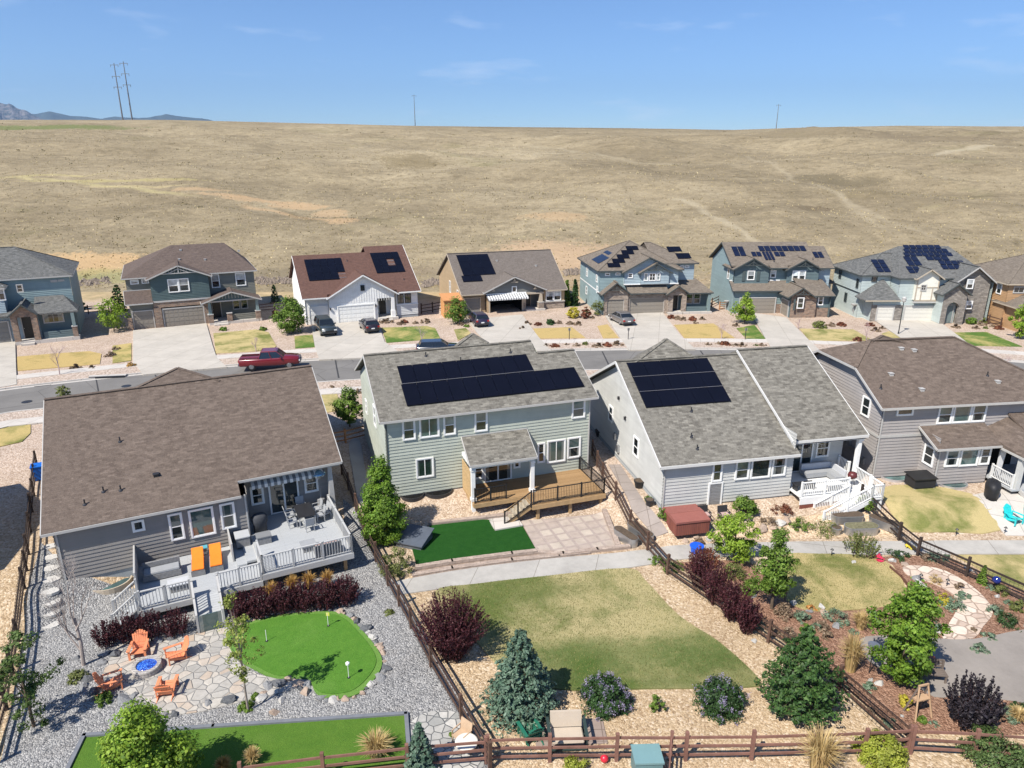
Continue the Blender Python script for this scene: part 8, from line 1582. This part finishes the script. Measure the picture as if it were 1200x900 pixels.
shrub('flowering_plant', 1030, 660, 12, 12, L_PINKF, 'bright pinkish red flowering plant at the end of the round lawn', n_cl=12, n_leaf=40); shrub('straw_mound', 1097, 687, 18, 15, L_STRAW, 'pale straw mound inside the bend of the flagstone path', n_cl=16, n_leaf=50, ls=.12, lw_=.02); shrub('flowering_plant', 950, 718, 12, 10, L_ORF, 'small orange plant at the bottom edge of the round lawn', n_cl=10, n_leaf=36)
mounds = [(1117,719,32,22,L_SAGE,'broad blue green juniper mound beside the flagstone path'), (1148,768,20,15,L_SAGE,'round blue green mound at the foot of the flagstone path'), (1177,738,32,24,L_DARK,'dark green mound right of the flagstone path'), (981,735,34,18,L_SAGE,'grey green mound below the round lawn, the larger one'), (941,733,22,18,L_SAGE,'grey green mound below the round lawn, left of the larger'), (945,745,18,16,L_MID,'green plant below the grey green mounds'), (1023,736,20,22,L_SAGE,'pale green mound left of the garden tree'), (1094,721,14,14,L_SAGE,'small blue green mound between the pale boulders and the path'), (1096,741,16,14,L_SAGE,'grey green mound at the patio rim left of the path'), (1052,659,26,12,L_DARK,'dark low plant at the head of the stream of boulders'), (1098,662,26,16,L_SAGE,'blue green mound beside the trail and the flagstone path'), (1172,700,20,16,L_OLIVE,'olive mound right of the flagstone path near the gazing ball'), (1165,722,18,14,L_SAGE,'pale green mound at the outer bend of the flagstone path'), (1191,720,20,20,L_OLIVE,'olive plant against the garden fence at the right edge'), (1018,812,16,14,L_SAGE,'grey green mound beside the gravel patio edge'), (925,755,22,24,L_TWIG,'brown twiggy mound at the mulch edge by the fence'), (919,728,26,24,L_TWIG,'brown twiggy shrub beside the young tree'), (962,742,20,18,L_TWIG,'dark brown clump below the orange plant'), (1193,840,26,18,L_DARK,'dark green mound beside the blackish smoke bush'), (1178,848,30,14,L_SAGE,'pale low mound right of the smoke bush'), (1080,849,12,10,L_MID,'tiny green plant right of the wooden trellis'), (963,630,40,14,L_OLIVE,'olive ground plants between the rocks and the trail'), (938,624,30,16,L_MID,'green garden plants above the trail left of the troughs'), (917,606,26,20,L_RUST,'rusty dry clump in front of the light grey house'), (900,618,22,14,L_TWIG,'dry brown clump between the sandstone rocks'), (776,610,18,18,L_MID,'green plant beside the left wall of the light grey house'), (760,590,12,10,L_MID,'green plant growing in the small dark pot'), (788,672,30,14,L_MID,'low green ground plants along the fence at the lawn edge'), (770,664,22,10,L_MID,'low green sprawl at the top right corner of the lawn'), (820,640,16,10,L_TWIG,'brown dry clump beside the hot tub'), (92,802,26,16,L_OLIVE,'olive low juniper left of the flagstone patio'), (123,830,28,14,L_MID,'bright low green plant below the flagstone patio'), (288,836,22,10,L_MID,'green grass tuft at the foot of the sapling'), (456,722,14,6,L_OLIVE,'tiny green weed in the grey gravel by the wire fence'), (300,822,12,10,L_MID,'small green plant beside the big dark boulder'), (530,866,10,8,L_MID,'tiny green plant among the stepping stones')]
for px, py, w, h_, lf, lb in mounds: shrub('garden_plant', px, py, w, h_, lf, lb, n_cl=22, n_leaf=46, ls=.09, lw_=.05, cat='plant')
mp_ = {}
for i, (px, py, kd) in enumerate(((862,700,0),(892,738,1),(907,742,0),(918,746,0),(957,737,1),(970,748,0),(1000,742,1),(1070,706,1),(1088,704,0),(1083,738,1),(1124,690,0),(1128,700,1),(1140,740,0),(1158,748,1),(1170,716,0),(1182,708,1),(1185,728,0),(1160,690,1),(1146,680,0),(1110,655,1),(1085,656,0),(1040,848,1),(1020,835,0),(1094,850,1),(1175,842,0),(990,802,1),(1005,815,0))):
    if kd not in mp_: mp_[kd] = shrub('garden_clump', px, py, 13, 10, (L_TWIG, L_SAGE)[kd], ('small brown clump among many in the red mulched garden', 'small grey green clump among many in the red mulched garden')[kd], ('small brown clumps in the mulch', 'small grey green clumps in the mulch')[kd], n_cl=16, n_leaf=40, ls=.08, lw_=.05, cat='plant')
    else: r = copy_tree(mp_[kd]); r.location = G(px, py); s = .7+.7*rng.random(); r.scale = (s, s, s); r.rotation_euler[2] = i*1.3
# ---- ornamental grasses
def grass(name, px, py, wpx, hpx, leaf, label, group=None, n=420, vs=.8, bw=.016):
    p = G(px, py); k = pxm(px, py); Wm = wpx/k; H = hpx/k/vs; a = rng.random(n)*6.283; r0 = np.sqrt(rng.random(n))*Wm*.16; lean = Wm*.42*(rng.random(n)**.8); h_ = H*(.55+.5*rng.random(n))
    d = np.stack([np.cos(a), np.sin(a), 0*a], 1); s = np.stack([-np.sin(a), np.cos(a), 0*a], 1); b = d*r0[:,None]; m1 = b+d*(lean*.3)[:,None]; m1[:,2] = h_*.65; t = b+d*lean[:,None]; t[:,2] = h_*(1-.35*lean/(Wm*.45))
    q1 = np.stack([b-s*bw, b+s*bw, m1+s*bw*.8, m1-s*bw*.8], 1); q2 = np.stack([m1-s*bw*.8, m1+s*bw*.8, t+s*.003, t-s*.003], 1); V = np.concatenate([q1, q2]); o = npmesh(name, V, leaf); o.location = p; return tag(o, label, 'grass', group)
for px, py, w, h_, lf, lb in ((996,786,36,44,L_STRAW,'straw coloured ornamental grass between the pine and the garden tree'), (958,908,58,56,L_STRAW,'tall straw grass in front of the bottom right fence'), (441,886,46,28,L_STRAW,'yellow straw grass at the right end of the bright turf strip'), (297,897,22,22,L_STRAW,'yellow straw grass in the middle of the bottom edge fence'), (263,905,22,18,L_GOLD,'brownish grass tuft beside the round bright tree'), (1008,737,26,20,L_STRAW,'pale straw grass at the bottom edge of the round lawn'), (1192,845,26,16,L_STRAW,'pale straw grass right of the smoke bush')): grass('ornamental_grass', px, py, w, h_, lf, lb)
for i, (px, py) in enumerate(((319,702), (343,694), (363,690), (384,688))): grass('ornamental_grass', px, py, 20, 20, L_GOLD, 'golden grass tuft in front of the upper deck, %s from the left' % nth[i], 'golden grass tufts in front of the deck', 260)
# ---- bare trees
def baretree(name, px, py, hpx, label, mat, cat='tree', group=None, vs=.85, spread=.5, depth=5, r0=.05, seed=1):
    p = G(px, py); k = pxm(px, py); H = hpx/k/vs; root = empty(name, p, 0, label, cat, group); rs = random.Random(seed); m = MB(); tk = MB()
    tk.tube([(0,0,-.1), (.02*H,0,H*.25), (0,.02*H,H*.5)], [r0*1.2, r0, r0*.7], 8); tk.build('trunk', mat, root)
    def br(s, d, L, r, dep):
        e = s+d*L; m.tube([s, s.lerp(e, .5)+Vector((rs.uniform(-.04,.04), rs.uniform(-.04,.04), .02))*L, e], [r, r*.8, r*.5], 4 if dep < 4 else 5, False)
        if dep == 0: return
        for i in range(rs.choice((2, 3, 3))):
            v = (d+Vector((rs.uniform(-1,1), rs.uniform(-1,1), rs.uniform(-.1,.7)))*spread*1.25).normalized(); br(s.lerp(e, rs.uniform(.55, 1)), v, L*rs.uniform(.6, .8), r*.58, dep-1)
    for i in range(4):
        a = i*1.7+seed; br(Vector((0,0,H*(.18+.1*i))), Vector((math.cos(a)*.55, math.sin(a)*.55, 1)).normalized(), H*.24, r0*.55, depth-1)
    br(Vector((0,0,H*.45)), Vector((0,0,1)), H*.25, r0*.6, depth-1); m.build('branches', mat, root); return root
TWIGM = plain('pale_twig', (.36,.31,.28), .9, .1, .2); TWIGP = plain('pinkish_twig', (.40,.30,.29), .9, .1, .2)
baretree('bare_tree', 98, 780, 108, 'leafless pale tree on the gravel left of the flagstone patio', TWIGM, r0=.075, seed=3, depth=6, spread=.42)
for px, py, h_, lb, sd_ in ((70,440,34,'leafless pinkish street sapling left across the road',2), (494,405,22,'leafless pale sapling in the lawn right of the white house drive',5), (845,398,18,'leafless sapling in the dry lawn right of the blue house drive',7), (300,412,16,'faint leafless sapling in the lawn before the green house',9), (1014,404,24,'leafless sapling in the verge before the pale aqua house',4), (1175,445,26,'leafless sapling beyond the brown clipped roof at the right edge',6), (935,385,10,'tiny leafless sapling beside the teal house stone wing',8)): baretree('bare_sapling', px, py, h_, lb, TWIGP, group=None, r0=.045, seed=sd_, depth=4)
# ---- low shrubs of the front yards
fy = [(449,379,'d'),(455,378,'d'),(474,379,'r'),(487,379,'d'),(499,378,'d'),(470,380,'d'),(640,406,'d'),(650,407,'r'),(664,405,'d'),(676,406,'d'),(686,405.5,'o'),(700,407,'d'),(712,406,'r'),(724,405,'d'),(830,405,'d'),(842,404,'d'),(850,405,'r'),(861,406,'d'),(869,406,'d'),(886,406,'o'),(893,406,'d'),(786,373,'r'),(794,374,'d'),(800,375,'d'),(812,375,'r'),(823,374.5,'d'),(815,379,'d'),(974,382,'d'),(986,382,'r'),(1020,382,'r'),(1033,385,'d'),(1026,388,'d'),(1150,381,'d'),(1155,385,'o'),(1163,383,'d'),(1171,386,'r'),(1143,385,'d'),(1120,384,'d'),(618,380,'d'),(630,381,'r'),(655,379,'d'),(668,380,'d'),(677,380.5,'d'),(612,386,'d'),(262,388,'m'),(308,387,'m'),(136,410,'d'),(130,417,'d'),(540,381,'d'),(547,383,'m'),(1172,444,'o'),(1180,442,'o'),(1165,441,'o'),(687,367,'o'),(694,373,'d'),(862,382,'d'),(88,432,'d'),(108,432,'d'),(1004,399,'r'),(420,460,'d'),(389,455,'d')]
FL = {'d': (L_TWIG, 'low dark shrub dotted in the gravel of the front yards'), 'r': (L_RUST, 'low rusty shrub dotted in the gravel of the front yards'), 'o': (L_OLIVE, 'low olive shrub dotted in the gravel of the front yards'), 'm': (L_MID, 'low green clump beside the porch lawn of the green house')}
protos = {}
for i, (px, py, kd) in enumerate(fy):
    if kd not in protos:
        r = shrub('low_shrub', px, py, 9, 6, FL[kd][0], FL[kd][1], 'low shrubs in the front yards', n_cl=14, n_leaf=30, ls=.22, lw_=.13); protos[kd] = r
    else:
        r = copy_tree(protos[kd]); p = G(px, py); r.location = p; s = .7+.6*rng.random(); r.scale = (s, s, s*.9); r.rotation_euler[2] = i
shrub('round_shrub', 960, 386, 17, 12, L_OLIVE, 'larger round olive shrub before the stone wing of the teal house', n_cl=24, n_leaf=40, ls=.2, lw_=.12); shrub('round_shrub', 645, 381, 14, 9, L_DARK, 'larger dark green shrub before the tan house', n_cl=20, n_leaf=40, ls=.2, lw_=.12)
shrub('autumn_shrub', 672, 374, 17, 19, L_YEL, 'bright yellow shrub right of the stone corner of the tan house', n_cl=30, n_leaf=44, ls=.22, lw_=.14, prof=EGG); shrub('autumn_shrub', 686, 374, 14, 18, L_RUST, 'dark rusty shrub between the yellow shrub and the blue house', n_cl=24, n_leaf=40, ls=.22, lw_=.14, prof=EGG); shrub('round_shrub', 323, 372, 11, 11, L_RUST, 'round reddish bush behind the tree left of the white house', n_cl=20, n_leaf=40, ls=.22, lw_=.13)
for px, py, lb in ((300,426,'golden round grass clump at the kerb left of the red pickup'), (308,428,'rusty round grass clump at the kerb beside the red pickup'), (155,431,'golden round grass clump at the kerb right of the small lawn')): shrub('grass_clump', px, py, 11, 9, L_GOLD if 'golden' in lb else L_RUST, lb, n_cl=20, n_leaf=44, ls=.24, lw_=.06, cat='grass')
shrub('leafy_shrub', 1138, 381, 14, 11, L_MID, 'green shrub at the stone entry of the pale aqua house, the left one', n_cl=20, n_leaf=40, ls=.22, lw_=.14); shrub('leafy_shrub', 1148, 379, 14, 11, L_OLIVE, 'olive shrub at the stone entry of the pale aqua house, the right one', n_cl=20, n_leaf=40, ls=.22, lw_=.14)
# ---- loose cover nobody could count: gravel stones, grass tufts
def scatter(poly, n, zoff=.03):
    xs_ = [p[0] for p in poly]; ys_ = [p[1] for p in poly]; out = []
    while len(out) < n:
        x = random.uniform(min(xs_), max(xs_)); y = random.uniform(min(ys_), max(ys_))
        if inside(poly, x, y): out.append((x, y, zg(x, y)+zoff))
    return np.array(out)
def tufts(name, P, leaf, h, label, spread=.5, w=.012, kind='stuff'):
    n = len(P); a = rng.random(n)*6.283; d = np.stack([np.cos(a), np.sin(a), 0*a], 1); s = np.stack([-np.sin(a), np.cos(a), 0*a], 1); hh = h*(.5+rng.random(n))
    t = P+d*(hh*spread*rng.random(n))[:,None]; t[:,2] = P[:,2]+hh; V = np.stack([P-s*w, P+s*w, t], 1); o = npmesh(name, V, leaf, k=3); return tag(o, label, 'grass', kind=kind)
LG = leafmat('lawn_blade', (.10,.13,.035), (.20,.205,.07), (.46,.385,.19), .3, nscale=.25)
yardlawn = smooth(W2([(509,695),(560,685),(640,676),(735,667),(757,682),(795,722),(838,750),(870,777),(890,799),(878,806),(760,808),(650,808),(590,785),(548,740)]), 4)
tufts('lawn_grass', scatter(yardlawn, 34000, .06), LG, .055, 'short patchy grass of the backyard lawn', w=.014)
roundlawn = smooth(W2([(916,653),(960,650),(1010,652),(1042,662),(1060,688),(1050,708),(1005,715),(945,716),(914,694)]), 4); tufts('lawn_grass', scatter(roundlawn, 12000, .06), LG, .05, 'short pale grass of the round garden lawn', w=.014)
def stones(name, P, mat, r, label):
    n = len(P); base = np.array([(1,0,0),(-1,0,0),(0,1,0),(0,-1,0),(0,0,.7),(0,0,-.7)], float); tri = [(0,2,4),(2,1,4),(1,3,4),(3,0,4)]
    S = r*(.5+1.1*rng.random((n,1,1)))*(1+.5*rng.uniform(-1,1,(n,6,3))); V = P[:,None]+base[None]*S; T = np.concatenate([V[:, list(t)] for t in tri]); o = npmesh(name, T, mat, k=3); return tag(o, label, 'gravel', kind='stuff')
def stonemat(name, cols):
    t = NT(name, .9, .2); t.color(t.ramp(t.vor(9), cols) if False else t.ramp(t.noise(11, 2, .5), cols)); return t.m
yard = W2([(48,640),(84,676),(170,700),(300,735),(440,690),(470,697),(530,798),(562,866),(570,900),(0,905),(8,860),(30,740)])
keep = [pg, W2([(100,866),(250,855),(474,840),(476,880),(480,960),(58,960),(80,905)]), W2([(122,795),(150,748),(200,746),(264,738),(303,792),(345,808),(290,822),(215,838),(172,826)])]
Pst = scatter(yard, 22000, .03); Pst = np.array([p for p in Pst if not any(inside(k_, p[0], p[1]) for k_ in keep)])
stones('gravel_stones', Pst, stonemat('grey_stone', [(.3, (.12,.12,.123)), (.5, (.25,.25,.246)), (.7, (.43,.425,.41))]), .032, 'loose grey river stones of the left yard')
tan_yard = W2([(470,705),(500,700),(560,790),(650,812),(890,808),(790,690),(830,690),(990,815),(1050,880),(1010,960),(560,960),(575,900)])
Pst = scatter(tan_yard, 15000, .02); Pst = np.array([p for p in Pst if not inside(yardlawn, p[0], p[1])]); stones('gravel_stones', Pst, stonemat('tan_stone', [(.3, (.29,.20,.12)), (.5, (.44,.33,.21)), (.7, (.58,.47,.34))]), .026, 'loose tan wood chips and stones round the lawn')
hp = []
for i in range(26000):
    y = HB+2+(random.random()**1.5)*200; x = random.uniform(-.85, .85)*y; hp.append((x, y, hill(x, y)+.03))
HT1 = leafmat('hill_tuft', (.24,.19,.095), (.40,.32,.17), (.58,.475,.29), .2, nscale=.05); tufts('hill_grass', np.array(hp), HT1, .20, 'dry bunch grass covering the hillside', .8, .16)
hd = []
for i in range(260):
    y = HB+4+random.random()*240; x = random.uniform(-.85, .85)*y
    if mnoise.noise(Vector((x*.02, y*.03, 4))) > -.05: hd.append((x, y, hill(x, y)))
hd = np.array(hd); Q = (hd[:,None,:]+rng.normal(size=(len(hd),10,3))*np.array([.35,.35,.16])+np.array([0,0,.2])).reshape(-1,3)
tag(npmesh('hill_scrub', cards(Q, unit(rng.normal(size=Q.shape)+np.array([0,0,.6])), .36, .26), leafmat('hill_scrub', (.13,.11,.055), (.19,.16,.08), (.27,.22,.12), .15)), 'low dark scrub speckled over the hillside', 'scrub', kind='stuff')
rb = []
for (x0, y0, x1, y1, n_) in ((300,331,346,330,150), (494,335,522,331,110), (85,334,128,330,60), (662,322,690,318,60)):
    for i in range(n_):
        t = random.random(); p = onhill(x0+(x1-x0)*t, y0+(y1-y0)*t+random.uniform(-3.5, 3)); rb.append((p.x, p.y, p.z+.05))
stones('rubble_bank', np.array(rb), stonemat('rubble_stone', [(.3, (.10,.08,.065)), (.5, (.19,.155,.125)), (.7, (.30,.25,.2))]), .42, 'bank of dark rubble at the foot of the hillside behind the houses')
# ================================================================ light, sky, camera, air
SUN_EL, SUN_DIR = R(51), R(43)         # shadows run 40 degrees to the right of straight ahead
sd = bpy.data.lights.new('sun', 'SUN'); sd.energy = 5.0; sd.angle = R(.53); sd.color = (1.0, .94, .85)
so = bpy.data.objects.new('sun', sd); COL.objects.link(so)
tv = Vector((math.sin(SUN_DIR)*math.cos(SUN_EL), math.cos(SUN_DIR)*math.cos(SUN_EL), -math.sin(SUN_EL)))
so.rotation_euler = tv.to_track_quat('-Z', 'Y').to_euler(); so.location = (-30, -30, 60)
w = bpy.data.worlds.new('World'); scene.world = w; w.use_nodes = True; n = w.node_tree.nodes; l = w.node_tree.links
sk = n.new('ShaderNodeTexSky'); sk.sky_type = 'NISHITA'; sk.sun_disc = False; sk.sun_elevation = SUN_EL; sk.sun_rotation = math.pi+SUN_DIR
sk.altitude = 1700; sk.air_density = 1.0; sk.dust_density = .6; sk.ozone_density = 3.5
tc = n.new('ShaderNodeTexCoord'); mp = n.new('ShaderNodeMapping'); mp.inputs['Scale'].default_value = (2.2, 2.2, 11); mp.inputs['Location'].default_value = (.4, .1, .35); l.new(tc.outputs['Generated'], mp.inputs[0])
nz = n.new('ShaderNodeTexNoise'); nz.inputs['Scale'].default_value = 2.3; nz.inputs['Detail'].default_value = 7; nz.inputs['Roughness'].default_value = .55; l.new(mp.outputs[0], nz.inputs['Vector'])
rp = n.new('ShaderNodeValToRGB'); rp.color_ramp.elements[0].position = .57; rp.color_ramp.elements[1].position = .78; rp.color_ramp.elements[1].color = (.45,.45,.45,1); l.new(nz.outputs['Fac'], rp.inputs[0])
mx = n.new('ShaderNodeMix'); mx.data_type = 'RGBA'; l.new(rp.outputs[0], mx.inputs[0]); tn = n.new('ShaderNodeMix'); tn.data_type = 'RGBA'; tn.blend_type = 'MULTIPLY'; tn.inputs[0].default_value = 1; tn.inputs[7].default_value = (.77, .91, 1.08, 1); l.new(sk.outputs[0], tn.inputs[6]); l.new(tn.outputs[2], mx.inputs[6]); mx.inputs[7].default_value = (7.5, 8.2, 9.4, 1)
bg = n['Background']; bg.inputs['Strength'].default_value = .10; l.new(mx.outputs[2], bg.inputs['Color'])
cd = bpy.data.cameras.new('camera'); cd.sensor_width = 36; cd.lens = 36*F/1200; cd.clip_end = 60000; cd.clip_start = .5
co_ = bpy.data.objects.new('camera', cd); COL.objects.link(co_); co_.location = (0, 0, CAMH); co_.rotation_euler = (math.pi/2-PIT, 0, 0); scene.camera = co_
if HAZE:
    hm = bpy.data.materials.new('haze'); hm.use_nodes = True; hn = hm.node_tree.nodes; hl = hm.node_tree.links
    hn.remove(hn['Principled BSDF']); pv = hn.new('ShaderNodeVolumePrincipled'); pv.inputs['Color'].default_value = (.48,.70,1,1); pv.inputs['Density'].default_value = HAZE; pv.inputs['Anisotropy'].default_value = .3
    hl.new(pv.outputs[0], hn['Material Output'].inputs['Volume'])
    m = MB(); m.box(-16500, 16500, -150, 17500, -60, 1500); o = m.build('haze', hm); tag(o, kind='stuff')
scene.view_settings.view_transform = 'Standard'; scene.view_settings.look = 'None'; scene.view_settings.exposure = EXPOSURE; scene.view_settings.gamma = 1
scene.render.resolution_x = 1024; scene.render.resolution_y = 768
